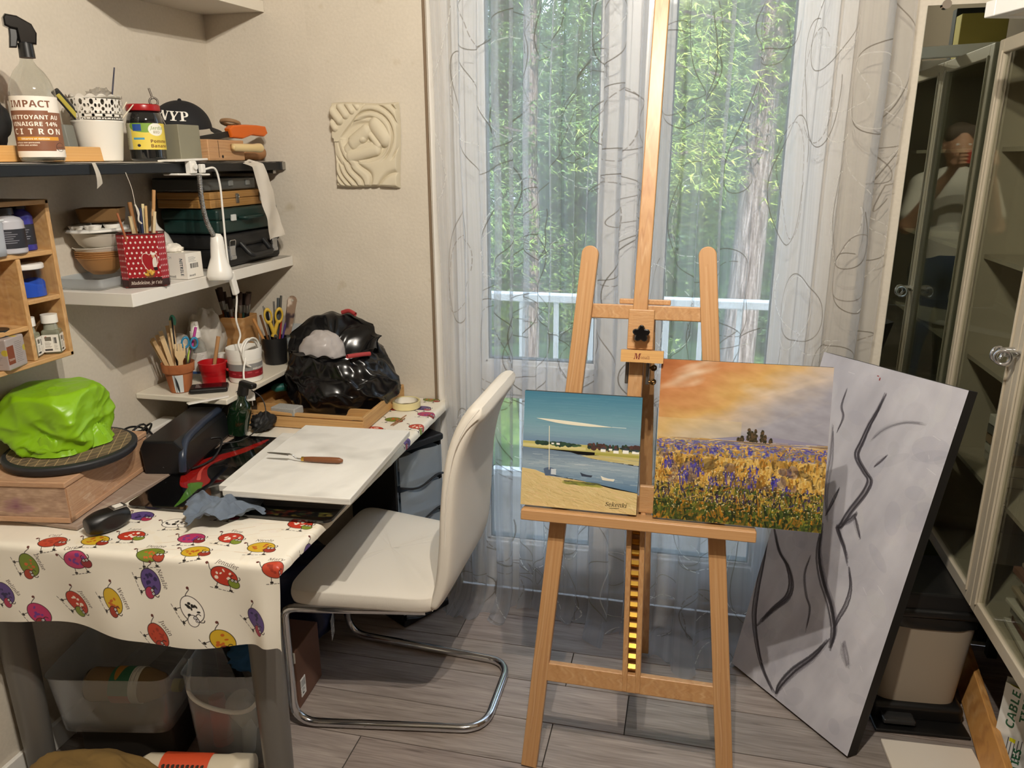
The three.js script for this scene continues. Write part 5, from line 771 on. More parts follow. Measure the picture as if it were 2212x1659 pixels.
// ---------- things on the white shelf ----------
const SY = 1.2685;
{
  single('takeaway_tray', 'flat clear plastic tray under the bowls on the white shelf', 'tray', openBox(0.15, 0.024, 0.14, 0.002, 0.06, 0.03), hazyPlastic, [-1.6, SY, -1.79]);
  const bowl = (r, h, m, y, tilt, label, grp, name) => single(name, label, 'bowl', LA([[0, 0], [r * 0.45, 0], [r * 0.75, h * 0.35], [r, h], [r * 1.06, h + 0.002], [r * 1.05, h + 0.004], [r * 0.97, h + 0.001], [r * 0.72, h * 0.38], [r * 0.42, 0.004], [0, 0.003]], 44), m, [-1.615, y, -1.84], [tilt, 0, tilt * 0.6], grp);
  const ply = M('#b8854f', 0.6), cream = M('#e4dccd', 0.5);
  for (let k = 0; k < 4; k++) bowl(0.062, 0.045, ply, SY + 0.028 + k * 0.0055, 0, ['lowest', 'second', 'third', 'topmost'][k] + ' thin wooden bowl of the nested stack on the white shelf', 'nested wooden bowls', 'wooden_bowl');
  bowl(0.064, 0.04, cream, SY + 0.062, 0.03, 'lower cream bowl resting on the wooden bowls', 'cream bowls', 'cream_bowl'); bowl(0.07, 0.045, cream, SY + 0.092, -0.06, 'upper cream compartment bowl on the bowl stack', 'cream bowls', 'cream_bowl');
  single('paint_palette', 'white plastic palette with round wells on the bowl stack', 'palette', mg([tf(LA([[0, 0.004], [0.078, 0.004], [0.08, 0], [0.08, 0.008], [0, 0.008]], 40), [0, 0, 0]), ...[0, 1, 2, 3, 4, 5].map(k => tf(LA([[0.0, 0], [0.014, 0.002], [0.02, 0.012], [0.023, 0.012], [0.017, -0.002], [0, -0.004]], 20), [Math.cos(k * 1.047) * 0.05, 0.006, Math.sin(k * 1.047) * 0.05]))]), whitePlastic, [-1.612, SY + 0.147, -1.838], [0.03, 0, 0.02]);
  single('brown_carton', 'open brown carton resting on top of the bowls', 'carton', openBox(0.11, 0.032, 0.1, 0.002, 0.08, 0.01), M('#7a5a33', 0.85, { side: THREE.DoubleSide }), [-1.605, SY + 0.17, -1.855], [0, 0.5, 0]);
  // red tin
  const tt = canvasTex(512, 680, (g, w, h) => {
    const R = rng(5); g.fillStyle = '#a3232a'; g.fillRect(0, 0, w, h); g.fillStyle = '#efe4dc'; for (let r = 0; r < 9; r++) for (let c = 0; c < 9; c++) { g.beginPath(); g.arc(c * 72 + (r % 2) * 36, 40 + r * 66, 15, 0, 7); g.fill(); }
    g.fillStyle = '#a3232a'; g.strokeStyle = '#e9d8cf'; g.lineWidth = 9; g.beginPath(); g.moveTo(360, 500); g.bezierCurveTo(180, 380, 230, 180, 360, 270); g.bezierCurveTo(480, 170, 560, 380, 360, 500); g.fill(); g.stroke();
    g.fillStyle = '#e8e2d8'; g.beginPath(); g.ellipse(430, 370, 34, 80, 0.1, 0, 7); g.fill(); g.fillStyle = '#d9b090'; g.beginPath(); g.arc(420, 285, 26, 0, 7); g.fill(); g.fillStyle = '#efeae2'; g.beginPath(); g.ellipse(420, 258, 34, 18, 0, 0, 7); g.fill(); g.fillStyle = '#2a1a1a'; g.fillRect(405, 430, 60, 40);
    g.fillStyle = '#3d2420'; g.fillRect(0, 560, w, 120); g.fillStyle = '#7a5030'; g.beginPath(); g.ellipse(330, 520, 80, 44, 0, 0, 7); g.fill(); for (let i = 0; i < 18; i++) { g.fillStyle = ['#d9a742', '#e8c260', '#c98f2e'][i % 3]; g.beginPath(); g.ellipse(270 + R() * 130, 470 + R() * 60, 20, 14, R() * 3, 0, 7); g.fill(); }
    g.fillStyle = '#f0e8dc'; g.font = 'italic 56px serif'; g.fillText("Madeleine, je t'aime", 30, 645); for (let i = 0; i < 160; i++) { g.fillStyle = `rgba(${R() < 0.5 ? '60,20,15' : '235,225,215'},${R() * 0.25})`; g.fillRect(R() * w, R() * h * (i % 3 ? 1 : 0.15), 2 + R() * 14, 2 + R() * 5); }
  });
  const dots = canvasTex(256, 512, (g, w, h) => { g.fillStyle = '#a3232a'; g.fillRect(0, 0, w, h); g.fillStyle = '#efe4dc'; for (let r = 0; r < 8; r++) for (let c = 0; c < 5; c++) { g.beginPath(); g.arc(c * 62 + (r % 2) * 31, 30 + r * 56, 10, 0, 7); g.fill(); } g.fillStyle = '#3d2420'; g.fillRect(0, 440, w, 72); });
  const tin = thing('red_tin', 'red polka dot biscuit tin full of pencils on the white shelf', 'tin', [-1.47, SY, -1.83], 0.6); tin.scale.set(0.8, 1, 0.9);
  const tm = M('#ffffff', 0.35, { map: tt, metalness: 0.2 }), dm = M('#ffffff', 0.35, { map: dots, metalness: 0.2 }), ti = M('#5d2018', 0.5);
  mesh('front_face', BX(0.105, 0.142, 0.002, [0, 0.072, 0.039]), [ti, ti, ti, ti, tm, ti], tin); mesh('back_face', BX(0.105, 0.142, 0.002, [0, 0.072, -0.039]), dm, tin);
  for (const s of [-1, 1]) { mesh('corner_face', BX(0.03, 0.142, 0.002, [s * 0.0625, 0.072, 0.0295], [0, s * 0.79, 0]), dm, tin); mesh('side_face', BX(0.002, 0.142, 0.062, [s * 0.072, 0.072, -0.01]), dm, tin); }
  mesh('bottom', BX(0.13, 0.003, 0.075, [0, 0.0015, 0]), ti, tin); mesh('rim', FT([[-0.052, 0.143, 0.04], [0.052, 0.143, 0.04], [0.073, 0.143, 0.02], [0.073, 0.143, -0.04], [-0.073, 0.143, -0.04], [-0.073, 0.143, 0.02], [-0.052, 0.143, 0.04]], 0.004, 0.002, 80, 6), M('#4a1f1a', 0.5), tin);
  const pen = [['reddish pencil leaning far left', '#a5643f', [-0.05, 0.2, 0.04], 0.0032], ['thick brown stick at the back', '#9a6b3f', [-0.015, 0.225, -0.01], 0.006], ['pale round stick in front', '#d9c49a', [-0.02, 0.19, 0.03], 0.0055], ['black pen with red mark', '#1c1a20', [0.0, 0.215, 0.0], 0.004], ['silver and navy pen', '#2c3350', [0.008, 0.21, 0.01], 0.004], ['cream flat stick', '#e2d3a4', [0.016, 0.22, -0.005], 0.0042], ['light wooden stick', '#cda873', [0.022, 0.215, 0.012], 0.004], ['long brown brush leaning right', '#b98a57', [0.05, 0.255, -0.03], 0.0038], ['short pale stick at the right', '#dcc7a0', [0.042, 0.2, 0.02], 0.0045], ['tan pencil at the right edge', '#c9a070', [0.04, 0.205, -0.01], 0.0036]];
  pen.forEach(([lb, c, e, r], i) => { const o = V(e[0] * 0.3, 0.008, e[2] * 0.3).applyAxisAngle(V(0, 1, 0), 0.72), t = V(...e).applyAxisAngle(V(0, 1, 0), 0.72); single('pencil', lb + ' in the red tin', 'pencil', limb([0, 0, 0], [t.x - o.x, t.y - o.y, t.z - o.z], r, r * (i === 7 ? 1.3 : 0.95), 10), M(c, 0.55), [-1.47 + o.x, SY + o.y, -1.83 + o.z], null, 'pencils in the red tin'); });
  // glove box
  const gt = canvasTex(512, 320, (g, w, h) => { g.fillStyle = '#ece7dd'; g.fillRect(0, 0, w, h); g.fillStyle = '#8d8f8f'; g.font = '44px sans-serif'; g.fillText('MICROTOUCH', 30, 70); g.save(); g.translate(420, 60); g.rotate(Math.PI / 2); g.fillStyle = '#16323f'; g.font = 'bold 58px sans-serif'; g.fillText('NITRILE', 0, 0); g.restore(); g.fillStyle = '#222'; g.font = 'bold 30px sans-serif'; g.fillText('Ansell', 260, 300); g.fillRect(258, 304, 90, 3); g.strokeStyle = '#777'; g.strokeRect(70, 282, 28, 18); g.fillRect(110, 284, 30, 4); g.fillRect(110, 294, 60, 4); });
  const gs = canvasTex(256, 320, (g, w, h) => { g.fillStyle = '#e9e4da'; g.fillRect(0, 0, w, h); lines(g, 40, 50, 130, 5, 14, '#777', 4); bars(g, 60, 130, 130, 60, 3); g.fillStyle = '#222'; g.font = 'bold 34px sans-serif'; g.fillText('Ansell', 30, 290); });
  const gb = thing('glove_box', 'white glove carton with dark vertical lettering beside the red tin', 'carton', [-1.485, SY, -1.985], -0.05); const gw = M('#e6e1d6', 0.7);
  mesh('carton', BX(0.125, 0.074, 0.07, [0, 0.037, 0]), [M('#ffffff', 0.7, { map: gs }), gw, gw, gw, M('#ffffff', 0.7, { map: gt }), gw], gb); mesh('tissue', blob(0.045, 0.018, 0.025, (p) => 1 + 0.4 * noise(p[0] * 4, p[1] * 4, p[2] * 4), 30, 18).translate(-0.02, 0.08, 0), M('#eae4d8', 0.85), gb);
  const fn = thing('plastic_funnel', 'white plastic funnel upside down behind the glove carton', 'funnel', [-1.60, SY, -2.06]); mesh('cone', LA([[0.048, 0.0], [0.05, 0.0], [0.05, 0.07], [0.048, 0.085], [0.035, 0.115], [0.012, 0.14], [0.008, 0.15], [0.006, 0.215], [0.0045, 0.215], [0.006, 0.15], [0.01, 0.138], [0.033, 0.112], [0.046, 0.083], [0.048, 0.0]], 36), M('#e6e0d6', 0.4, { side: THREE.DoubleSide, transmission: 0.15, thickness: 0 }), fn);
  // toolboxes
  const tb = thing('black_toolbox', 'black plastic toolbox with silver latches at the bottom of the stack', 'toolbox', [-1.545, SY + 0.002, -2.335]);
  const dk = M('#17181a', 0.5), gn = M('#12302c', 0.45);
  mesh('case', mg([RB(0.2, 0.06, 0.36, 0.012, [0, 0.03, 0]), RB(0.205, 0.045, 0.365, 0.012, [0, 0.08, 0])]), dk, tb);
  for (const z of [0.13, -0.13]) mesh('latch', mg([RB(0.01, 0.045, 0.032, 0.003, [0.105, 0.045, z]), RB(0.014, 0.012, 0.028, 0.003, [0.106, 0.03, z])]), M('#b9bcc0', 0.25, { metalness: 0.8 }), tb);
  for (const z of [0.13, -0.13]) mesh('latch_wire', FT([[0.108, 0.06, z - 0.016], [0.112, 0.085, z - 0.016], [0.112, 0.085, z + 0.016], [0.108, 0.06, z + 0.016]], 0.006, 0.0018, 30, 6), chrome, tb);
  mesh('handle', FT([[0.1, 0.07, 0.07], [0.135, 0.03, 0.065], [0.135, 0.03, -0.065], [0.1, 0.07, -0.07]], 0.015, 0.009, 40, 8), dk, tb);
  const gtb = thing('green_toolbox', 'dark green toolbox between the black toolbox and the wooden case', 'toolbox', [-1.545, SY + 0.108, -2.335]);
  mesh('case', mg([RB(0.2, 0.045, 0.36, 0.01, [0, 0.0225, 0]), RB(0.205, 0.035, 0.365, 0.01, [0, 0.06, 0])]), gn, gtb); mesh('handle', FT([[0.1, 0.045, 0.06], [0.122, 0.045, 0.055], [0.122, 0.045, -0.055], [0.1, 0.045, -0.06]], 0.01, 0.006, 30, 8), gn, gtb); mesh('clasp', RB(0.008, 0.02, 0.024, 0.002, [0.104, 0.048, 0.1]), M('#cfd2d0', 0.3), gtb);
  const wc = thing('wooden_case', 'wooden paint case with two metal latches on the green toolbox', 'case', [-1.555, SY + 0.188, -2.315]);
  const caseWood = M('#ffffff', 0.55, { map: woodTex('170,125,66', '110,70,30', 61, 256, 64, 90) }); mesh('lower_half', RB(0.19, 0.026, 0.33, 0.003, [0, 0.013, 0]), caseWood, wc); mesh('lid', RB(0.19, 0.022, 0.33, 0.003, [0, 0.038, 0]), caseWood, wc); for (const z of [0.02, -0.12]) mesh('latch', mg([RB(0.004, 0.03, 0.016, 0.001, [0.097, 0.026, z]), tf(new THREE.TorusGeometry(0.007, 0.0014, 6, 16), [0.1, 0.032, z], [0, Math.PI / 2, 0])]), steel, wc);
  const co = thing('clear_organiser', 'grey transparent organiser case on top of the stack', 'case', [-1.565, SY + 0.2395, -2.29]); mesh('case', RB(0.18, 0.04, 0.3, 0.006, [0, 0.02, 0]), M('#5f6260', 0.2, { transmission: 0.35, thickness: 0 }), co); for (const z of [0.0, -0.1]) mesh('catch', RB(0.008, 0.018, 0.024, 0.002, [0.09, 0.022, z]), M('#7c7f7d', 0.3), co);
}
// ---------- wooden cubby box on the wall ----------
{
  const cx = -1.54, y0 = 1.12, y1 = 1.512, z1 = -1.2, z0 = -1.612, dpt = 0.135, wt = 0.012;
  const c = thing('cubby_rack', 'wooden wall rack with open compartments of paint bottles', 'rack', [XL + 0.002, 0, 0]); const X = (w) => w / 2;
  const rackWood = M('#ffffff', 0.65, { map: woodTex('198,155,100', '130,85,45', 81, 512, 64, 130, 1, 20) }), p = (name, w, h, d, pos) => mesh(name, RB(w, h, d, 0.0025, pos), rackWood, c);
  const mid = dpt / 2;
  p('side_board', dpt, y1 - y0, wt, [mid, (y0 + y1) / 2, z0 + wt / 2]); p('side_board', dpt, y1 - y0, wt, [mid, (y0 + y1) / 2, z1]); p('top_board', dpt, wt, z1 - z0, [mid, y1 - wt / 2, (z0 + z1) / 2]); p('bottom_board', dpt, wt, z1 - z0, [mid, y0 + wt / 2, (z0 + z1) / 2]);
  mesh('back_board', BX(0.004, y1 - y0, z1 - z0, [0.002, (y0 + y1) / 2, (z0 + z1) / 2]), M('#ffffff', 0.7, { map: woodTex('176,160,130', '120,90,60', 83, 256, 128, 120, 0, 50) }), c);
  p('shelf_board', dpt - 0.004, wt, z1 - z0 - wt, [mid, 1.385, (z0 + z1) / 2]); p('divider', dpt - 0.004, 1.379 - y0 - wt, wt, [mid, (1.379 + y0 + wt) / 2, -1.497]); p('shelf_board', dpt - 0.004, wt, 0.1, [mid, 1.274, -1.553]); p('shelf_board', dpt - 0.004, wt, 0.28, [mid, 1.215, -1.351]);
  mesh('hook', SP(0.006, [0.012, 1.475, -1.46]), brass, c);
  const bottle = (name, label, p, r, h, body, capc, lt, neck = 0.45) => { const b = thing(name, label, 'bottle', p); mesh('body', LA([[0, 0], [r * 0.95, 0], [r, r * 0.1], [r, h * 0.7], [r * 0.85, h * 0.78], [r * neck, h * 0.84], [r * neck, h * 0.88], [0, h * 0.88]], 30), body, b); mesh('cap', CY(r * neck * 1.25, r * neck * 1.3, h * 0.14, 24, [0, h * 0.93, 0]), capc, b); if (lt) { const [g, m] = labelCyl(r * 1.01, h * 0.42, h * 0.34, 45, 180, lt); mesh('label', g, m, b); } return b; };
  const dl = paperTex(256, 128, '#23242c', (g) => { lines(g, 70, 18, 120, 6, 14, '#8d8d95', 4); });
  const sy = 1.3915;
  bottle('paint_bottle', 'grey paint bottle with black label on the top rack shelf', [-1.575, sy, -1.505], 0.04, 0.105, M('#b9b8be', 0.35), M('#22222a', 0.4), dl);
  bottle('paint_bottle', 'violet paint bottle in the right corner of the rack top shelf', [-1.592, sy, -1.568], 0.027, 0.115, M('#35348a', 0.35), M('#1a1a22', 0.4), dl, 0.5);
  const bx = thing('plastic_box', 'pale translucent square box on the rack top shelf at the frame edge', 'box', [-1.572, sy, -1.43], 0.1); mesh('body', openBox(0.08, 0.075, 0.07, 0.002, 0.04, 0.02), M('#c9cfd8', 0.3, { transmission: 0.35, thickness: 0 }), bx); mesh('lid', RB(0.083, 0.006, 0.073, 0.003, [0, 0.08, 0]), M('#d5d9de', 0.3), bx);
  const pj = thing('pigment_jar', 'clear jar of bright blue pigment with white lid in the rack', 'jar', [-1.588, 1.2805, -1.551]);
  mesh('glass', LA([[0, 0.0005], [0.041, 0.0005], [0.042, 0.004], [0.042, 0.068], [0.0405, 0.068]], 40), clearPlastic, pj); mesh('pigment', surf(40, 12, (u, v) => { const a = u * 6.2832; const k = v * 12; if (k <= 6) { const r = 0.0388; return [Math.sin(a) * r, 0.002 + (0.034 + 0.006 * Math.sin(a * 2 + 1)) * k / 6, Math.cos(a) * r]; } const s = 1 - (k - 6) / 6; return [Math.sin(a) * 0.0388 * s, 0.036 + 0.006 * Math.sin(a * 2 + 1) * s - 0.006 * (1 - s), Math.cos(a) * 0.0388 * s]; }, true), M('#1248b4', 0.9), pj); mesh('lid', LA([[0, 0.068], [0.041, 0.068], [0.042, 0.07], [0.042, 0.079], [0.04, 0.081], [0, 0.081]], 40), M('#e6e3de', 0.4), pj);
  const ml = paperTex(256, 256, '#e6e2d8', (g) => { g.fillStyle = '#b8402e'; g.beginPath(); g.arc(60, 46, 24, 0, 7); g.fill(); g.fillStyle = '#6b6558'; g.fillRect(40, 30, 100, 60); lines(g, 30, 110, 110, 6, 15, '#7a7468', 5); g.fillStyle = '#2c2a28'; g.fillRect(20, 210, 120, 26); bars(g, 170, 40, 50, 90, 5); lines(g, 170, 150, 60, 6, 14, '#8a8478', 4); });
  const sq = (name, label, p, ry) => { const b = thing(name, label, 'bottle', p, ry); mesh('glass', RB(0.042, 0.062, 0.036, 0.007, [0, 0.031, 0]), M('#cfd2b8', 0.08, { transmission: 0.7, thickness: 0 }), b); mesh('neck', CY(0.014, 0.017, 0.018, 24, [0, 0.07, 0]), M('#d8dac6', 0.1, { transmission: 0.6, thickness: 0 }), b); mesh('cap', CY(0.019, 0.019, 0.021, 28, [0, 0.089, 0]), whitePlastic, b); mesh('label', mg([BX(0.037, 0.044, 0.001, [0, 0.028, 0.0185]), BX(0.001, 0.044, 0.031, [0.0215, 0.028, 0])]), M('#ffffff', 0.6, { map: ml }), b); };
  sq('medium_bottle', 'square glass bottle with white cap and label in the lower rack corner', [-1.567, 1.1325, -1.577], 0.5); sq('medium_bottle', 'square bottle half hidden beside the white-capped one in the rack', [-1.585, 1.1325, -1.525], 0.4);
  const ctex = paperTex(256, 256, '#b7adaa', (g, w, h) => { g.fillStyle = '#8a4a32'; g.fillRect(0, 60, 90, 150); g.fillStyle = '#e8dfd2'; g.font = '26px serif'; g.fillText('Teinte', 6, 180); lines(g, 110, 40, 110, 12, 15, '#8f8784', 4); g.fillStyle = '#c9b84a'; g.beginPath(); g.arc(240, 110, 26, 0, 7); g.fill(); });
  const mt = thing('stain_tin', 'rectangular metal stain tin with black lid in the lower rack', 'tin', [-1.575, 1.1325, -1.425], 0.25); mesh('body', RB(0.085, 0.075, 0.07, 0.004, [0, 0.0375, 0]), M('#ffffff', 0.4, { map: ctex, metalness: 0.3 }), mt); mesh('lid', CY(0.03, 0.03, 0.016, 30, [0, 0.083, 0]), M('#1c1c1c', 0.4), mt);
}
// ---------- plaster relief ----------
{
  const W = 0.235, H = 0.275;
  const cap = (x, y, ax, ay, bx, by, r) => { const dx = bx - ax, dy = by - ay, t = clamp(((x - ax) * dx + (y - ay) * dy) / (dx * dx + dy * dy)), d = Math.hypot(x - ax - dx * t, y - ay - dy * t) / r; return d < 1 ? Math.sqrt(1 - d * d) * r : 0; };
  const hgt = (x, y) => { // x right, y down, 0..1 over the plaque
    const cx = 0.56, cy = 0.44, dx = x - cx, dy = (y - cy) * 1.12, r = Math.hypot(dx, dy), a = Math.atan2(dy, dx);
    let h = 0.3, b = 0;
    // flowing folds sweeping round the right side and spreading at the foot
    const w = r + 0.05 * Math.sin(a * 1.5 + 0.4) - 0.018 * a, ridge = 1 - Math.abs(Math.sin(w * 34)); const right = sstep(0.27, 0.33, r) * sstep(-0.32, -0.1, x - 0.36 - (0.45 - y) * 0.35) * sstep(0.98, 0.86, y);
    h += (0.22 - 0.4 * ridge * ridge) * right;
    const low = sstep(0.66, 0.76, y + 0.12 * (x - 0.3)), q = x * 0.75 - (y - 0.7) * (0.5 - x * 0.9) + 0.05 * Math.sin(y * 9 + x * 5), f = 1 - Math.abs(Math.sin(q * 40 * (1.25 - 0.75 * x))); h = lerp(h, 0.48 - 0.42 * f * f, low);
    // curled figure: thigh, shin, back, arm, shoulder, head
    const body = [[0.26, 0.63, 0.66, 0.55, 0.075, 5], [0.22, 0.55, 0.36, 0.42, 0.06, 5], [0.32, 0.47, 0.52, 0.33, 0.085, 5.2], [0.52, 0.31, 0.7, 0.5, 0.045, 7], [0.66, 0.26, 0.8, 0.42, 0.1, 4.6], [0.34, 0.53, 0.6, 0.49, 0.04, 5]];
    for (const c of body) b = Math.max(b, cap(x, y, ...c.slice(0, 5)) * c[5]); b = Math.max(b, cap(x, y, 0.455, 0.43, 0.475, 0.425, 0.05) * 9);
    const near = Math.hypot((x - 0.5) / 0.36, (y - 0.45) / 0.25); if (near < 1) h = Math.min(h, 0.3 - 0.22 * sstep(1, 0.8, near)); if (b > 0) h = Math.max(h, 0.16 + b * 1.25);
    // smooth diagonal band and four bulbs in the top left corner
    const band = Math.abs((x - 0.24) * 0.72 + (y - 0.22) * 0.7) ; if (band < 0.075 && y < 0.46 && x < 0.5) h = lerp(0.42, h, sstep(0.055, 0.075, band));
    for (const c of [[0.05, 0.1, 0.15, 0.21, 0.062], [0.16, 0.05, 0.24, 0.15, 0.056], [0.27, 0.02, 0.33, 0.1, 0.05], [0.36, 0.005, 0.41, 0.06, 0.04], [0.04, 0.24, 0.08, 0.3, 0.05]]) { const d = cap(x, y, ...c); if (d > 0) h = Math.max(h, 0.2 + d * 10); }
    return h * 0.034;
  };
  const o = thing('plaster_relief', 'cream plaster relief plaque with a curled figure in swirling folds on the wall', 'relief', [-1.1, 1.647, ZB + 0.0015], [0, 0, -0.015]);
  const edge = (u, v) => [ (u - 0.5) * W * (1 + 0.03 * Math.sin(v * 5)) + (v < 0.42 && u < 0.5 ? -0.006 : 0.0) * (1 - u * 2), (0.5 - v) * H * (1 + 0.015 * Math.sin(u * 7))];
  const g = surf(170, 190, (u, v) => { const [x, y] = edge(u, v); const m = Math.min(u, 1 - u, v, 1 - v); return [x, y, m <= 0 ? 0.0005 : 0.006 + hgt(u, v) * sstep(0, 0.03, m) + 0.006 * sstep(0, 0.02, m)]; });
  mesh('plaque', g, M('#d6ccb4', 0.7, { side: THREE.DoubleSide }), o); mesh('backing', BX(W * 0.96, H * 0.96, 0.004, [0, 0, 0.0025]), M('#c9bb9a', 0.8), o);
}
// ---------- things on the low board ----------
const LY = 0.9;
{
  const pot = thing('terracotta_pot', 'terracotta pot with white brush mark holding wooden sticks', 'pot', [-1.553, LY, -2.02]);
  mesh('body', LA([[0, 0], [0.029, 0], [0.031, 0.003], [0.042, 0.064], [0.047, 0.066], [0.05, 0.094], [0.046, 0.094], [0.043, 0.07], [0.038, 0.062], [0.028, 0.006], [0, 0.006]], 44), M('#ffffff', 0.85, { map: pixTex(128, 128, (u, v) => { const n = fbm(u * 8, v * 8, 4, 4) * 40; return [176 + n, 106 + n * 0.8, 62 + n * 0.6]; }) }), pot);
  mesh('painted_mark', tf(new THREE.CylinderGeometry(0.0425, 0.0325, 0.058, 16, 1, true, 0.15, 0.75), [0, 0.032, 0]), M('#ffffff', 0.6, { map: canvasTex(128, 128, (g, w, h) => { g.fillStyle = '#d5dadb'; g.fillRect(0, 0, w, h); g.fillStyle = '#2a2c30'; g.beginPath(); g.ellipse(46, 70, 16, 62, -0.3, 0, 7); g.fill(); g.fillStyle = '#8b8f92'; g.fillRect(20, 0, 12, 128); }), side: THREE.DoubleSide }), pot);
  const stickM = [M('#d8b98c', 0.7), M('#c9a678', 0.7), M('#e0c69c', 0.7)];
  const ends = [[-0.068, 0.165, 0.02], [-0.055, 0.175, 0.03], [-0.05, 0.19, -0.005], [-0.03, 0.18, 0.02], [-0.035, 0.205, -0.02], [-0.012, 0.225, -0.01], [-0.062, 0.178, 0.0]];
  ends.forEach((e, i) => { const b = [e[0] * 0.15, 0.02, e[2] * 0.15]; single('craft_stick', ['leftmost', 'second', 'third', 'fourth', 'fifth', 'tallest', 'backmost'][i] + ' flat wooden craft stick in the terracotta pot', 'stick', beam([0, 0, 0], [e[0] - b[0], e[1] - b[1], e[2] - b[2]], 0.012, 0.003, 0.0012, [0.6, 0.1, 0.7]), stickM[i % 3], [-1.553 + b[0], LY + b[1], -2.02 + b[2]], null, 'sticks in the terracotta pot'); });
  const fork = EX([[-0.006, 0], [0.006, 0], [0.006, 0.07], [0.015, 0.09], [0.015, 0.125], [0.0115, 0.125], [0.0105, 0.102], [0.0065, 0.102], [0.0055, 0.125], [0.0015, 0.125], [0.001, 0.102], [-0.001, 0.102], [-0.0015, 0.125], [-0.0055, 0.125], [-0.0065, 0.102], [-0.0105, 0.102], [-0.0115, 0.125], [-0.015, 0.125], [-0.015, 0.09], [-0.006, 0.07]], 0.003, 0.0008);
  single('wooden_fork', 'wooden disposable fork in the terracotta pot', 'fork', fork, M('#dcbf92', 0.7), [-1.54, LY + 0.03, -2.01], [0.05, 0.75, -0.1]);
  const rod = (name, label, cat, a, b, r, c, grp) => single(name, label, cat, limb([0, 0, 0], [b[0] - a[0], b[1] - a[1], b[2] - a[2]], r, r, 8), M(c, 0.45), a, null, grp);
  rod('toothbrush', 'pink toothbrush handle leaning in the terracotta pot', 'toothbrush', [-1.545, LY + 0.02, -2.03], [-1.53, LY + 0.19, -2.1], 0.0042, '#b4358f'); rod('toothbrush', 'lime green toothbrush handle in the terracotta pot', 'toothbrush', [-1.545, LY + 0.02, -2.02], [-1.54, LY + 0.13, -2.075], 0.004, '#a9c83f'); const tbr = thing('toothbrush', 'teal-headed toothbrush at the back of the terracotta pot', 'toothbrush', [-1.56, LY + 0.02, -2.025]); mesh('handle', limb([0, 0, 0], [-0.04, 0.18, -0.06], 0.004), M('#c79a6b', 0.5), tbr); mesh('head_cap', SP(0.013, [-0.042, 0.19, -0.062], [0.8, 1.5, 0.8]), M('#4fa58c', 0.5), tbr);
  rod('thin_brush', 'thin black paint brush in the terracotta pot', 'brush', [-1.557, LY + 0.02, -2.02], [-1.56, LY + 0.235, -2.03], 0.0025, '#1c1c22');
  const sc = thing('blue_scissors', 'blue-handled scissors in the terracotta pot', 'scissors', [-1.53, LY + 0.12, -2.05], [0, 0.8, -0.2]); for (const s of [-1, 1]) mesh('handle_ring', tf(new THREE.TorusGeometry(0.013, 0.0035, 8, 24), [s * 0.013, 0.03, 0], [0, 0, 0], [0.8, 1.25, 1]), M('#2f86b0', 0.4), sc); mesh('blade', mg([limb([0.01, 0.012, 0], [-0.004, -0.085, 0], 0.003), limb([-0.01, 0.012, 0], [0.004, -0.085, 0], 0.003)]), steel, sc);
  // red cup with a wooden stick
  const rc = thing('red_cup', 'small red plastic cup with a folded lip handle', 'cup', [-1.5, LY, -2.12]); mesh('body', LA([[0, 0], [0.034, 0], [0.036, 0.003], [0.038, 0.045], [0.042, 0.047], [0.044, 0.07], [0.045, 0.073], [0.042, 0.073], [0.04, 0.05], [0.034, 0.006], [0, 0.005]], 40), M('#b8161d', 0.35), rc); mesh('handle', FT([[0.034, 0.071, -0.02], [0.055, 0.07, -0.03], [0.055, 0.045, -0.03], [0.036, 0.042, -0.02]], 0.008, 0.005, 30, 8), M('#b8161d', 0.35), rc);
  single('wooden_stick', 'round wooden stick standing in the red cup', 'stick', limb([0, 0, 0], [0.025, 0.145, -0.025], 0.0055, 0.0065), M('#b98a5b', 0.6), [-1.505, LY + 0.008, -2.115]);
  const ph = thing('black_gadget', 'flat black gadget with dark red screen lying before the red cup', 'gadget', [-1.465, LY + 0.0005, -2.04], 0.5); mesh('body', RB(0.115, 0.016, 0.068, 0.007, [0, 0.008, 0]), blackPlastic, ph); mesh('screen', RB(0.08, 0.002, 0.048, 0.0008, [0, 0.0165, 0]), M('#3a1015', 0.1), ph);
  // hand spray, white bags, wood holder, tub, brown bottle, black cup
  const cl = paperTex(256, 256, '#dcdad4', (g) => { lines(g, 20, 20, 180, 13, 17, '#9a9890', 5); g.fillStyle = '#2c4f88'; g.fillRect(0, 225, 256, 31); });
  const hs = thing('hand_spray', 'clear pump spray bottle with white nozzle and grey label', 'spray bottle', [-1.575, LY, -2.155]); mesh('body', LA([[0, 0], [0.027, 0], [0.029, 0.004], [0.029, 0.105], [0.024, 0.125], [0.013, 0.137], [0.013, 0.143], [0, 0.143]], 36), M('#f4f6f6', 0.06, { transmission: 0.95, thickness: 0 }), hs); { const [g, m] = labelCyl(0.0295, 0.07, 0.06, 42, 150, cl); mesh('label', g, m, hs); } mesh('nozzle', mg([CY(0.017, 0.017, 0.02, 24, [0, 0.153, 0]), CY(0.012, 0.014, 0.028, 20, [0, 0.177, 0]), RB(0.02, 0.012, 0.014, 0.003, [0.004, 0.19, 0.004])]), whitePlastic, hs);
  const bagM = M('#d9d2c6', 0.5, { transmission: 0.25, thickness: 0 });
  single('white_plastic_bag', 'puffed white plastic bag behind the spray bottle', 'plastic bag', blob(0.055, 0.1, 0.065, (p) => 1 + 0.22 * noise(p[0] * 2, p[1] * 2, p[2] * 2) + 0.06 * noise(p[0] * 8, p[1] * 8, p[2] * 8), 50, 34), bagM, [-1.61, LY + 0.115, -2.265]);
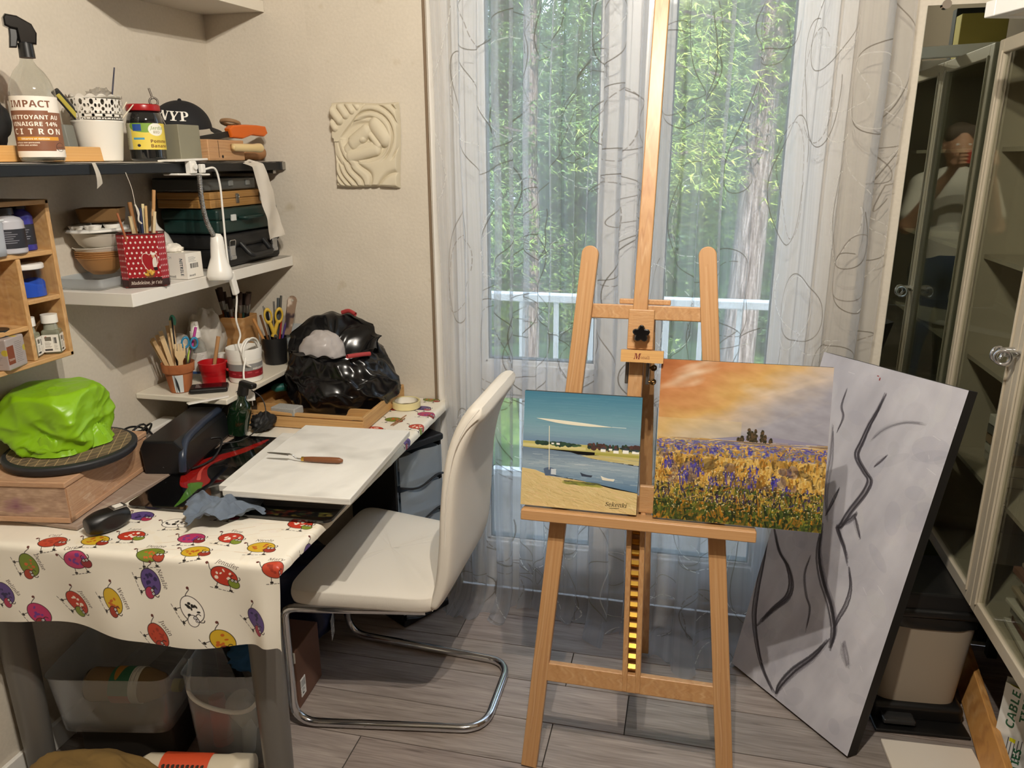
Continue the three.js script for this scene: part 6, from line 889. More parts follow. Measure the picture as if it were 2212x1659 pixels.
  single('white_plastic_bag', 'smaller white wrapped bundle left of the spray bottle', 'plastic bag', blob(0.04, 0.075, 0.045, (p) => 1 + 0.2 * noise(p[0] * 2.2 + 4, p[1] * 2, p[2] * 2), 40, 26), bagM, [-1.632, LY + 0.08, -2.14]);
  const wh = thing('wooden_holder', 'tall wooden utensil holder full of flat brushes', 'holder', [-1.575, LY, -2.395]); mesh('body', openBox(0.115, 0.165, 0.1, 0.004, 0.03, 0.005), M('#ffffff', 0.6, { map: woodTex('178,132,80', '120,80,40', 91, 256, 128, 120, 1) }), wh);
  for (let k = 0; k < 9; k++) { const R = rng(200 + k), a = k / 9 * 6.28, b = V(-1.575 + Math.cos(a) * 0.02, LY + 0.012, -2.395 + Math.sin(a) * 0.02), e = V(-1.575 + Math.cos(a) * 0.055, LY + 0.235 + R() * 0.05, -2.395 + Math.sin(a) * 0.045), br = thing('flat_brush', ['black', 'brown', 'red', 'dark', 'orange', 'navy', 'grey', 'green', 'long'][k] + '-handled flat brush bristles-up in the wooden holder', 'brush', [b.x, b.y, b.z], 0, 'brushes in the wooden holder'); const d = e.clone().sub(b), at = (t) => [d.x * t, d.y * t, d.z * t]; mesh('handle', limb(at(0), at(0.72), 0.0035, 0.005), M(['#1c1a1a', '#6b4526', '#8a2f22', '#2a2522', '#b3622e', '#20304e', '#55524e', '#24443a', '#2c2320'][k], 0.4), br); mesh('ferrule', limb(at(0.7), at(0.82), 0.006, 0.0075), steel, br); mesh('bristles', limb(at(0.82), at(1.0), 0.0075, 0.01), M('#3a2a22', 0.9), br); }
  const tl = canvasTex(512, 160, (g, w, h) => { g.fillStyle = '#e3ded4'; g.fillRect(0, 0, w, h); g.fillStyle = '#8b8a88'; g.fillRect(0, 30, w, 60); g.fillStyle = '#8f1c24'; g.fillRect(0, 90, w, 62); g.fillStyle = '#e9e4da'; g.font = 'bold 22px sans-serif'; g.fillText('PRÉPARATION', 300, 84); g.fillStyle = '#b8404a'; for (let i = 0; i < 6; i++) g.fillRect(40 + i * 70, 100 + (i % 3) * 10, 40, 12); });
  const tub = thing('paint_tub', 'white paint tub with grey and dark red label band', 'tub', [-1.42, LY, -2.18]); mesh('body', LA([[0, 0], [0.05, 0], [0.053, 0.004], [0.0555, 0.085], [0.0565, 0.087], [0.0575, 0.112], [0.0545, 0.112], [0.053, 0.09], [0.05, 0.006], [0, 0.006]], 44), whitePlastic, tub); { const g = tf(new THREE.CylinderGeometry(0.0558, 0.0538, 0.06, 40, 1, true, (40 - 100) * D2R, 200 * D2R), [0, 0.046, 0]); mesh('label', g, M('#ffffff', 0.5, { map: tl }), tub); }
  const bb = thing('brown_bottle', 'small brown dropper bottle with white cap beside the paint tub', 'bottle', [-1.515, LY, -2.2]); mesh('body', LA([[0, 0], [0.02, 0], [0.021, 0.003], [0.021, 0.05], [0.012, 0.06], [0, 0.06]], 28), M('#4a3018', 0.12), bb); mesh('cap', CY(0.015, 0.016, 0.02, 22, [0, 0.071, 0]), whitePlastic, bb);
  const bc = thing('black_cup', 'black cup crammed with scissors, knives and brushes', 'cup', [-1.435, LY, -2.40]); mesh('body', LA([[0, 0], [0.036, 0], [0.038, 0.003], [0.044, 0.095], [0.041, 0.095], [0.036, 0.006], [0, 0.006]], 36), M('#161617', 0.5), bc);
  const ys = thing('yellow_scissors', 'yellow-handled scissors standing in the black cup', 'scissors', [-1.425, LY + 0.10, -2.385], [0, 0.78, -0.05]); for (const s of [-1, 1]) { mesh('handle_ring', tf(new THREE.TorusGeometry(0.016, 0.0045, 10, 28), [s * 0.019, 0.075, 0], [0, 0, s * -0.1], [0.75, 1.45, 1]), M('#c9a73a', 0.4), ys); mesh('shank', limb([s * 0.014, 0.053, 0], [s * -0.004, -0.0, 0], 0.006, 0.0085), M('#c9a73a', 0.4), ys); } mesh('pivot', CY(0.006, 0.006, 0.018, 16, [0.002, 0.004, 0], [Math.PI / 2, 0, 0]), steel, ys); mesh('blade', limb([0, 0.0, 0], [0.002, -0.08, 0], 0.006, 0.002), steel, ys);
  const tools = [['dark handled brush', '#22201e', [-0.03, 0.2, 0.0], 0.004], ['wooden sculpting tool', '#c08a52', [-0.045, 0.17, 0.05], 0.006], ['silver palette knife', '#9a9a98', [0.0, 0.22, -0.02], 0.004], ['black pen', '#141414', [-0.012, 0.19, 0.01], 0.005], ['steel file', '#7d7d7a', [0.025, 0.24, -0.03], 0.0045], ['red pencil', '#a5322a', [0.03, 0.16, -0.01], 0.0035], ['purple pen', '#4b3a7a', [0.04, 0.165, -0.03], 0.004], ['grey scissors shank', '#4f5456', [0.01, 0.23, -0.035], 0.006], ['brown brush', '#6a4528', [-0.025, 0.18, 0.035], 0.0045], ['thin metal needle tool', '#b5b5b2', [-0.02, 0.21, 0.02], 0.003]];
  tools.forEach(([lb, c, e, r]) => { const b = [e[0] * 0.15, 0.012, e[2] * 0.15]; single('hand_tool', lb + ' standing in the black cup', 'tool', limb([0, 0, 0], [e[0] - b[0], e[1] - b[1], e[2] - b[2]], r, r * 0.9, 10), M(c, 0.4, /silver|steel|metal/.test(lb) ? { metalness: 0.9 } : {}), [-1.435 + b[0], LY + b[1], -2.40 + b[2]], null, 'tools in the black cup'); });
  single('stained_spatula', 'paint-stained wooden spatula with a hole rising from the cup at the wall', 'spatula', mg([tf(EX((() => { const s = new THREE.Shape(); s.moveTo(-0.012, 0); s.lineTo(0.012, 0); s.lineTo(0.015, 0.12); s.absarc(0, 0.125, 0.016, 0, Math.PI, false); s.lineTo(-0.012, 0); const p = new THREE.Path(); p.absarc(0, 0.125, 0.006, 0, 6.2832, true); s.holes.push(p); return s; })(), 0.006, 0.001), [0, 0, 0])]), M('#ffffff', 0.8, { map: pixTex(128, 128, (u, v) => { const n = fbm(u * 9, v * 9, 8, 4); return n > 0.1 ? [205, 190, 175] : n < -0.12 ? [54, 40, 44] : [140, 116, 96]; }) }), [-1.40, LY + 0.10, -2.43], [0.1, 0.75, -0.28]);
  single('pen_holder', 'clear square pen holder beside the black cup at the wall', 'holder', openBox(0.05, 0.12, 0.05, 0.002, 0.02, 0.01), hazyPlastic, [-1.392, LY + 0.0005, -2.475]);
}
// ---------- things on the table ----------
{
  const tY = 0.7562;
  // grey board with modelling box and turntable
  single('grey_board', 'worn grey-brown board lying under the wooden box on the cloth', 'board', RB(0.29, 0.011, 0.66, 0.003), M('#ffffff', 0.75, { map: woodTex('158,138,122', '105,85,75', 44, 512, 256, 220, 0, 70) }), [-1.52, tY + 0.0057, -1.70], [0, -0.03, 0]);
  const bY = tY + 0.0118, box = thing('wooden_box', 'paint-stained wooden box under the turntable at the left', 'box', [-1.548, bY, -1.535], 0.15);
  const bm = M('#ffffff', 0.8, { map: woodTex('190,150,116', '125,85,60', 47, 512, 256, 260, 2, 90) }), bm2 = M('#ffffff', 0.8, { map: pixTex(256, 128, (u, v) => { const n = fbm(u * 5, v * 4, 3, 4), m = fbm(u * 9, v * 30, 6, 3) * 30; const k = clamp((0.18 - Math.hypot(u - 0.42, (v - 0.55) * 0.7) + n * 0.3) * 4); return [176 + n * 60 + m - k * 60, 146 + n * 60 + m - k * 75, 122 + n * 50 + m - k * 30]; }) });
  mesh('body', BX(0.225, 0.092, 0.355, [0, 0.046, 0]), [bm, bm, bm, bm, bm2, bm], box); mesh('lid', RB(0.232, 0.014, 0.362, 0.003, [0, 0.099, 0]), bm, box);
  mesh('frame_edge', mg([RB(0.004, 0.088, 0.014, 0.001, [0.1142, 0.046, 0.168]), RB(0.004, 0.088, 0.014, 0.001, [0.1142, 0.046, -0.168]), RB(0.004, 0.012, 0.35, 0.001, [0.1142, 0.008, 0]), RB(0.225, 0.012, 0.004, 0.001, [0, 0.008, 0.179])]), bm, box);
  const tt = thing('turntable', 'dark round modelling turntable with crosshatched top on the wooden box', 'turntable', [-1.523, bY + 0.1065, -1.53]);
  mesh('disc', LA([[0, 0], [0.11, 0], [0.147, 0.002], [0.152, 0.007], [0.151, 0.011], [0.154, 0.016], [0.154, 0.021], [0.149, 0.025], [0, 0.025]], 64), M('#27282c', 0.55), tt);
  const ht = canvasTex(512, 512, (g, w, h) => { const R = rng(4); g.fillStyle = '#6b5b46'; g.fillRect(0, 0, w, h); for (let i = 0; i < 200; i++) { g.fillStyle = `rgba(${R() < 0.5 ? '60,48,38' : '140,118,90'},0.15)`; g.beginPath(); g.ellipse(R() * w, R() * h, 10 + R() * 40, 6 + R() * 20, R() * 3, 0, 7); g.fill(); } g.strokeStyle = '#b79a72'; g.lineWidth = 3; for (let k = -20; k < 20; k++) { g.beginPath(); g.moveTo(k * 46, 0); g.lineTo(k * 46 + 300, h); g.stroke(); g.beginPath(); g.moveTo(k * 46 + 260, 0); g.lineTo(k * 46, h); g.stroke(); } });
  mesh('top_mat', (() => { const g = new THREE.CircleGeometry(0.141, 48); g.rotateX(-Math.PI / 2); g.translate(0, 0.0256, 0); return g; })(), M('#ffffff', 0.8, { map: ht }), tt);
  // green plastic bag around a lump
  const gb = thing('green_bag', 'bright lime green plastic bag wrapped around a lump on the turntable', 'plastic bag', [-1.56, bY + 0.1335, -1.54], 0.2);
  const gm = M('#8fc416', 0.38, { side: THREE.DoubleSide, transmission: 0.12, thickness: 0 });
  const ridge = (x, y, z, s) => { const n = 1 - Math.abs(noise(x * s, y * s, z * s)); return n * n; };
  mesh('wrap', blob(0.118, 0.09, 0.118, (p) => { const k = Math.min(1.3, 0.96 / Math.max(Math.abs(p[0]), Math.abs(p[1]) * 1.02, Math.abs(p[2]), 0.6)); const low = sstep(0.2, -0.7, p[1]); return k * (0.85 + 0.07 * noise(p[0] * 1.6, p[1] * 1.6, p[2] * 1.6) + (0.05 + 0.13 * low) * (ridge(p[0] + p[1] * 0.8 + 0.3, p[1] * 0.8, p[2] + 0.2, 1.9) - 0.5) + (0.012 + 0.03 * low) * ridge(p[0] + 4 - p[1], p[1] * 0.5, p[2], 4.5)); }, 150, 90).translate(0, 0.077, 0), gm, gb);
  for (const [x, z, rx, rz, sd] of [[0.075, -0.01, 0.05, 0.06, 2], [0.02, 0.07, 0.065, 0.045, 3]]) mesh('loose_fold', surf(70, 40, (u, v) => { const a = u * 6.2832, ca = Math.cos(a), sa = Math.sin(a), k = 0.2 + v * 0.8 * (1 + 0.35 * noise(ca * 1.3, sa * 1.3, sd)); const h = 0.05 * (1 - v * v) + 0.03 * (ridge(ca * 0.9 + sd, v * 0.8, sa * 0.9, 2.2) - 0.45) * Math.sin(v * 3.0) + 0.006 * noise(ca * 5, v * 5, sa * 5); return [x + ca * rx * k, Math.max(0.002, h), z - sa * rz * k]; }, true), gm, gb);
  // black sanding machine / fax-like device and leads
  const dv = thing('black_device', 'long black plastic device with rounded blue-grey front edge', 'device', [-1.413, tY + 0.012, -1.842], 0.2);
  mesh('housing', tf(EX([[-0.055, 0], [0.05, 0], [0.058, 0.012], [0.048, 0.07], [0.03, 0.088], [-0.05, 0.088], [-0.06, 0.07]], 0.31, 0.006), [0, 0.001, 0]), M('#141518', 0.35), dv);
  mesh('front_edge', TB([[0.05, 0.01, 0.16], [0.052, 0.05, 0.155], [0.046, 0.078, 0.12], [0.04, 0.088, 0.02], [0.038, 0.089, -0.14]], 0.011, 50, 10), M('#2b3445', 0.3), dv); mesh('vent', RB(0.03, 0.003, 0.05, 0.001, [-0.01, 0.0895, -0.08]), M('#0a0a0a', 0.7), dv);
  const ld = (name, label, pts, r = 0.0032) => single(name, label, 'cable', TB(pts, r, 140, 8), M('#0e0e0f', 0.45));
  ld('power_cable', 'black power lead looping in front of the black device', [[-1.39, tY + 0.03, -1.69], [-1.34, tY + 0.016, -1.72], [-1.31, tY + 0.02, -1.8], [-1.335, tY + 0.05, -1.885], [-1.37, tY + 0.05, -1.86], [-1.36, tY + 0.024, -1.78], [-1.385, tY + 0.018, -1.70]]);
  ld('cable_coil', 'tangle of black cable against the wall behind the wooden box', (() => { const o = []; for (let i = 0; i <= 60; i++) { const a = i / 60 * 6.283 * 4.3; o.push([-1.615 + 0.028 * Math.cos(a) + 0.01 * Math.sin(a * 0.6), tY + 0.03 + 0.022 * Math.sin(a * 1.3) + 0.012, -1.86 - 0.055 * Math.sin(a) - 0.01 * Math.cos(a * 0.4)]); } return o; })());
  ld('thin_cable', 'thin cable arching over the dark green bottle', [[-1.40, tY + 0.1, -1.99], [-1.36, tY + 0.15, -2.06], [-1.31, tY + 0.12, -2.08], [-1.285, tY + 0.06, -2.05], [-1.31, tY + 0.02, -1.96], [-1.36, tY + 0.018, -1.92]], 0.0018);
  single('power_strip', 'white power strip with red switch at the wall', 'power strip', mg([RB(0.05, 0.035, 0.2, 0.006, [0, 0.0175, 0])]), whitePlastic, [-1.642, tY + 0.001, -1.97], [0, 0.05, 0]);
  single('red_switch', 'small red switch cap beside the power strip', 'switch', RB(0.014, 0.01, 0.03, 0.003), M('#b02822', 0.4), [-1.6, tY + 0.0065, -1.985], [0, 0.4, 0]);
  const wb = thing('green_bottle', 'dark green glass bottle tilted behind the black device', 'bottle', [-1.375, tY + 0.012, -2.02], [-0.12, 0, -0.22]); mesh('glass', LA([[0, 0.004], [0.03, 0], [0.035, 0.006], [0.035, 0.085], [0.028, 0.105], [0.014, 0.118], [0.013, 0.14], [0, 0.14]], 36), M('#0d2412', 0.06, { clearcoat: 1 }), wb); mesh('cap', mg([CY(0.016, 0.017, 0.03, 20, [0, 0.148, 0]), RB(0.05, 0.018, 0.03, 0.006, [0.012, 0.168, 0])]), blackPlastic, wb);
  single('camera_strap', 'crumpled black strap heap beside the low white board', 'strap', blob(0.035, 0.028, 0.045, (p) => 1 + 0.35 * noise(p[0] * 3, p[1] * 3, p[2] * 3), 40, 26), M('#141414', 0.6), [-1.325, tY + 0.03, -2.1]);
  // small black shaver-like gadget
  const gd = thing('black_sander', 'small black palm tool with silver square face on the cloth', 'gadget', [-1.315, tY + 0.001, -1.395], -0.45); mesh('body', blob(0.026, 0.024, 0.05, (p) => Math.min(1.2, 0.98 / Math.max(Math.abs(p[0]), Math.abs(p[1]), Math.abs(p[2]), 0.72)) * (1 - 0.12 * p[2] * -1), 50, 34).translate(0, 0.024, 0), M('#141415', 0.4), gd); mesh('face_plate', mg([RB(0.03, 0.003, 0.034, 0.001, [0, 0.0485, -0.022])]), M('#b9b6b2', 0.25, { metalness: 0.9 }), gd); mesh('face_window', RB(0.016, 0.002, 0.02, 0.0005, [0, 0.0508, -0.022]), M('#e6e2da', 0.5), gd);
  // black glass plate with a printed chilli
  const gt = canvasTex(1024, 970, (g, w, h) => {
    const R = rng(19); g.fillStyle = '#0a0a0b'; g.fillRect(0, 0, w, h);
    for (let i = 0; i < 26; i++) { g.fillStyle = ['#22201e', '#2c2724', '#161616', '#3a2f2a'][i % 4]; g.beginPath(); g.ellipse(120 + R() * 420, 60 + R() * 560, 20 + R() * 60, 14 + R() * 40, R() * 3, 0, 7); g.fill(); }
    const stroke = (pts, wd, c) => { const cu = new THREE.CatmullRomCurve3(pts.map(p => V(p[0], p[1], 0))); g.fillStyle = c; for (let i = 0; i <= 160; i++) { const t = i / 160, p = cu.getPoint(t); g.beginPath(); g.arc(p.x, p.y, Math.max(1.5, wd(t)), 0, 7); g.fill(); } };
    stroke([[200, 700], [150, 640], [95, 540], [80, 450], [114, 358], [186, 241], [225, 130], [246, 45]], t => (t < 0.06 ? 40 + t * 400 : 66 * Math.pow(1 - t, 0.8)) + 9, '#a01c18'); stroke([[175, 640], [125, 540], [110, 450], [140, 365]], t => 10 * (1 - t), '#d8574a');
    stroke([[200, 700], [221, 798], [238, 876], [244, 945]], t => 26 * (1 - t) + 6, '#4d7a2a'); g.fillStyle = '#56862e'; g.beginPath(); g.ellipse(200, 715, 52, 26, 0.5, 0, 7); g.fill();
    for (let i = 0; i < 70; i++) { g.fillStyle = `rgba(${['150,40,30', '190,160,60', '90,110,50'][i % 3]},0.25)`; g.beginPath(); g.ellipse(560 + R() * 440, 880 + R() * 70, 4 + R() * 20, 3 + R() * 10, 0, 0, 7); g.fill(); }
    for (let i = 0; i < 300; i++) { g.fillStyle = `rgba(220,215,205,${R() * 0.25})`; g.fillRect(R() * w, R() * h, 1.5, 1.5); }
  });
  const gp = thing('glass_plate', 'black glass worktop plate printed with a red chilli under the canvases', 'glass plate', [-1.1, tY + 0.001, -1.775], 0.05);
  { const s = new THREE.Shape(), W = 0.275, D = 0.26, r = 0.025; s.moveTo(-W + r, -D); s.lineTo(W - r, -D); s.quadraticCurveTo(W, -D, W, -D + r); s.lineTo(W, D - r); s.quadraticCurveTo(W, D, W - r, D); s.lineTo(-W + r, D); s.quadraticCurveTo(-W, D, -W, D - r); s.lineTo(-W, -D + r); s.quadraticCurveTo(-W, -D, -W + r, -D); const g = EX(s, 0.007, 0.001); const uv = g.attributes.uv, q = g.attributes.position; for (let i = 0; i < uv.count; i++) uv.setXY(i, (q.getX(i) + W) / (2 * W), (q.getY(i) + D) / (2 * D)); g.rotateX(-Math.PI / 2); g.translate(0, 0.0035, 0); mesh('plate', g, M('#ffffff', 0.06, { map: gt, clearcoat: 1, clearcoatRoughness: 0.03 }), gp); }
  // two primed canvases and palette knife
  const pt = pixTex(512, 512, (u, v) => { const a = fbm(u * 3, v * 3 + u * 2, 5, 4), b = fbm(u * 2 + 3, v * 4, 9, 3); const k = 226 + a * 18 - clamp(b * 2.2 - 0.15) * 34; return [k, k - 2, k - 8]; });
  const cv = (label, p, ry, w, d) => { const o = thing('primed_canvas', label, 'canvas', p, ry); const e = M('#e6e0d2', 0.8), f = M('#ffffff', 0.75, { map: pt, bumpMap: rep(clothBump, 3, 3), bumpScale: 0.0003 }); mesh('stretched_cloth', RB(w, 0.018, d, 0.003, [0, 0.009, 0]), f, o); mesh('rear_bars', mg([RB(w - 0.03, 0.008, 0.03, 0.001, [0, -0.003, d / 2 - 0.03]), RB(w - 0.03, 0.008, 0.03, 0.001, [0, -0.003, -d / 2 + 0.03])]), pine, o); return o; };
  cv('lower white primed canvas half hidden on the black glass', [-1.02, tY + 0.016, -1.825], 0.1, 0.33, 0.40);
  cv('upper white primed canvas with grey smudges carrying the palette knife', [-0.95, tY + 0.0415, -1.79], 0.06, 0.335, 0.49);
  const pk = thing('palette_knife', 'cranked palette knife with brown wooden handle on the upper canvas', 'palette knife', [-0.985, tY + 0.0605, -1.745], 0.1);
  mesh('handle', tf(LA([[0, -0.055], [0.006, -0.055], [0.0075, -0.03], [0.0085, 0.02], [0.008, 0.045], [0.004, 0.055], [0, 0.056]], 20), [0.05, 0.0086, 0], [0, 0, -Math.PI / 2], [1, 1, 1]), M('#7a4a2a', 0.45), pk); mesh('ferrule', CY(0.0062, 0.0062, 0.012, 16, [-0.004, 0.0086, 0], [0, 0, Math.PI / 2]), brass, pk);
  mesh('shank', FT([[-0.008, 0.0086, 0], [-0.025, 0.0086, 0], [-0.036, 0.02, 0], [-0.05, 0.02, 0]], 0.008, 0.0022, 30, 8), steel, pk); mesh('blade', tf(EX([[0, -0.007], [-0.055, -0.004], [-0.062, 0], [-0.055, 0.004], [0, 0.007]], 0.0012, 0.0003), [-0.045, 0.0195, 0], [-Math.PI / 2, 0.05, 0]), steel, pk);
  // grey rag
  single('grey_rag', 'crumpled blue-grey rag at the corner of the black glass', 'rag', surf(70, 50, (u, v) => { const x = (u - 0.5) * 0.18, z = (v - 0.5) * 0.15 * (1 - 0.3 * u), f = 0.016 + 0.014 * Math.sin(u * 9 + v * 6) + 0.02 * noise(u * 4, v * 4, 3) + 0.012 * noise(u * 10, v * 10, 5); return [x + 0.012 * noise(u * 3, v * 5, 8), Math.max(0.003, f * (1 - Math.pow(Math.abs(u - 0.45) * 2, 4)) + 0.008), z + 0.025 * noise(u * 4, v * 2, 11)]; }), M('#6f7b8b', 0.9, { side: THREE.DoubleSide, bumpMap: rep(clothBump, 5, 4), bumpScale: 0.0006 }), [-1.085, tY + 0.0085, -1.515], [0, 0.6, 0]);
  // wooden tool tray
  const tr = thing('tool_tray', 'wooden tray of modelling tools in front of the black bag', 'tray', [-1.225, tY + 0.001, -2.335], 0.02); const tw = M('#ffffff', 0.6, { map: woodTex('202,158,100', '140,95,50', 55, 512, 64, 140) });
  mesh('bottom', RB(0.43, 0.008, 0.37, 0.002, [0, 0.004, 0]), tw, tr); mesh('front_board', mg([RB(0.45, 0.036, 0.01, 0.002, [0, 0.018, 0.19]), RB(0.45, 0.01, 0.014, 0.002, [0, 0.045, 0.188])]), tw, tr); mesh('back_board', RB(0.45, 0.05, 0.01, 0.002, [0, 0.025, -0.19]), tw, tr); for (const s of [-1, 1]) mesh('side_board', RB(0.01, 0.05, 0.38, 0.002, [s * 0.222, 0.025, 0]), tw, tr); mesh('divider', RB(0.006, 0.03, 0.09, 0.001, [-0.05, 0.023, 0.135], [0, 0.5, 0]), tw, tr); mesh('divider', RB(0.43, 0.03, 0.006, 0.001, [0, 0.023, 0.075]), tw, tr);
  single('grey_stone', 'grey speckled abrasive block in the tool tray', 'block', RB(0.095, 0.026, 0.05, 0.004), M('#ffffff', 0.9, { map: pixTex(64, 64, (u, v) => { const n = 165 + noise(u * 40, v * 40, 2) * 70; return [n, n, n - 3]; }) }), [-1.275, tY + 0.051, -2.17], [0.0, -0.15, 0.03]);
  const mtool = (label, x, z, ry, L, c) => { const o = thing('modelling_tool', label, 'tool', [x, tY + 0.0185, z], ry, 'tools in the tray'); mesh('handle', tf(LA([[0, -L / 2], [0.004, -L / 2], [0.0075, -L * 0.1], [0.006, L / 2], [0, L / 2]], 16), null, [0, 0, Math.PI / 2]), M(c, 0.5), o); mesh('tip', limb([L / 2, 0, 0], [L / 2 + 0.04, 0.002, 0], 0.003, 0.0015), steel, o); };
  mtool('thick wooden modelling tool at the front of the tray', -1.155, -2.175, -0.06, 0.12, '#c48d55'); mtool('slim wooden tool beside the thick one in the tray', -1.13, -2.2, 0.04, 0.14, '#b97d48'); mtool('short dark-tipped tool lying near the tray corner', -1.09, -2.225, 0.12, 0.08, '#6b2f26'); mtool('wooden tool at the left end of the tray', -1.37, -2.21, 0.5, 0.1, '#cfa06a');
  single('green_tube', 'teal paint tube lying behind the tool tray', 'paint tube', tf(LA([[0, -0.05], [0.014, -0.05], [0.016, 0.03], [0.006, 0.045], [0, 0.046]], 18), null, [0, 0, Math.PI / 2]), M('#1f6a62', 0.5), [-1.39, tY + 0.068, -2.36], [0, 0.7, 0]);
  // black bin bag
  const bg = thing('black_bin_bag', 'open black bin bag holding a white wrapped lump in the tray', 'bin bag', [-1.185, tY + 0.0105, -2.36], 0.1); bg.scale.set(1.1, 1.25, 1.0);
  const bgm = M('#0d0d0f', 0.22, { side: THREE.DoubleSide });
  mesh('sack', surf(170, 90, (u, v) => { // bottom centre, out, up and over the gathered mouth, then inside
    const a = u * 6.2832, ca = Math.cos(a), sa = Math.sin(a); let r, y; const mouth = 0.165 + 0.09 * Math.max(0, -ca * 0.25 + sa * 0.9) ;
    if (v < 0.12) { r = v / 0.12 * 0.13; y = 0; } else if (v < 0.75) { const t = (v - 0.12) / 0.63; r = 0.13 + 0.035 * Math.sin(t * 3.0) - 0.03 * t; y = t * mouth; } else { const t = (v - 0.75) / 0.25; r = 0.135 * (1 - t) * 0.93 + 0.0; y = mouth + 0.014 * Math.sin(t * 3.14 * 1.2) - t * 0.07; }
    const cr = (ridge(ca * 1.2 + v, v * 3, sa * 1.2, 3.2) - 0.5), big = noise(ca * 1.1, v * 2, sa * 1.1 + 3); const amp = sstep(0.1, 0.3, v);
    r *= 1 + amp * (0.2 * big + 0.13 * (ridge(ca * 0.8 + v * 0.6, v * 1.2, sa * 0.8, 2.4) - 0.5) + 0.05 * cr + 0.02 * noise(ca * 6, v * 9, sa * 6)); y = Math.max(0.0, y + amp * 0.02 * noise(ca * 3, v * 8, sa * 3 + 7));
    const stretch = 1 + 0.13 * Math.max(0, ca);
    return [ca * r * 1.08 * stretch, y, -sa * r * 0.9];
  }, true), bgm, bg);
  mesh('drawstring', TB([[0.08, 0.17, 0.12], [0.11, 0.168, 0.08], [0.13, 0.165, 0.05]], 0.006, 20, 8), M('#a83a3a', 0.5), bg); mesh('drawstring', TB([[0.0, 0.252, -0.1], [0.025, 0.258, -0.095], [0.05, 0.25, -0.085]], 0.006, 20, 8), M('#a83a3a', 0.5), bg);
  mesh('wrapped_lump', blob(0.075, 0.07, 0.06, (p) => 0.95 + 0.12 * noise(p[0] * 2, p[1] * 2, p[2] * 2) + 0.05 * ridge(p[0], p[1], p[2], 4), 60, 40).translate(-0.035, 0.15, 0.01), M('#c9c2c0', 0.35, { transmission: 0.2, thickness: 0 }), bg);
  // masking tape and sticks
  const tp = thing('masking_tape', 'roll of pale yellow masking tape on the far end of the cloth', 'tape', [-0.957, tY + 0.001, -2.43]); mesh('tape_wound', LA([[0.041, 0], [0.05, 0], [0.0505, 0.001], [0.0505, 0.023], [0.05, 0.024], [0.041, 0.024], [0.041, 0]], 48), M('#e6d9a2', 0.6), tp); mesh('core', LA([[0.0385, 0.001], [0.041, 0.001], [0.041, 0.0235], [0.0385, 0.0235], [0.0385, 0.001]], 48), M('#efe9dc', 0.7), tp);
  for (let k = 0; k < 2; k++) single('thin_stick', ['longer', 'shorter'][k] + ' thin brown stick on the cloth below the tape roll', 'stick', RB(0.0035, 0.0025, 0.11 - k * 0.03, 0.001), M('#a87c55', 0.7), [-0.93 + k * 0.007, tY + 0.0015, -2.285 + k * 0.015], [0, -0.12 - k * 0.03, 0]);
  // white tool on the low board's edge
  single('bone_folder', 'white plastic bone folder lying at the edge of the low board', 'folder', tf(EX([[-0.06, -0.008], [0.05, -0.006], [0.06, 0], [0.05, 0.006], [-0.06, 0.008]], 0.004, 0.0015), null, [-Math.PI / 2, 0, 0]), whitePlastic, [-1.405, LY + 0.0022, -1.945], [0, 0.9, 0]);
}
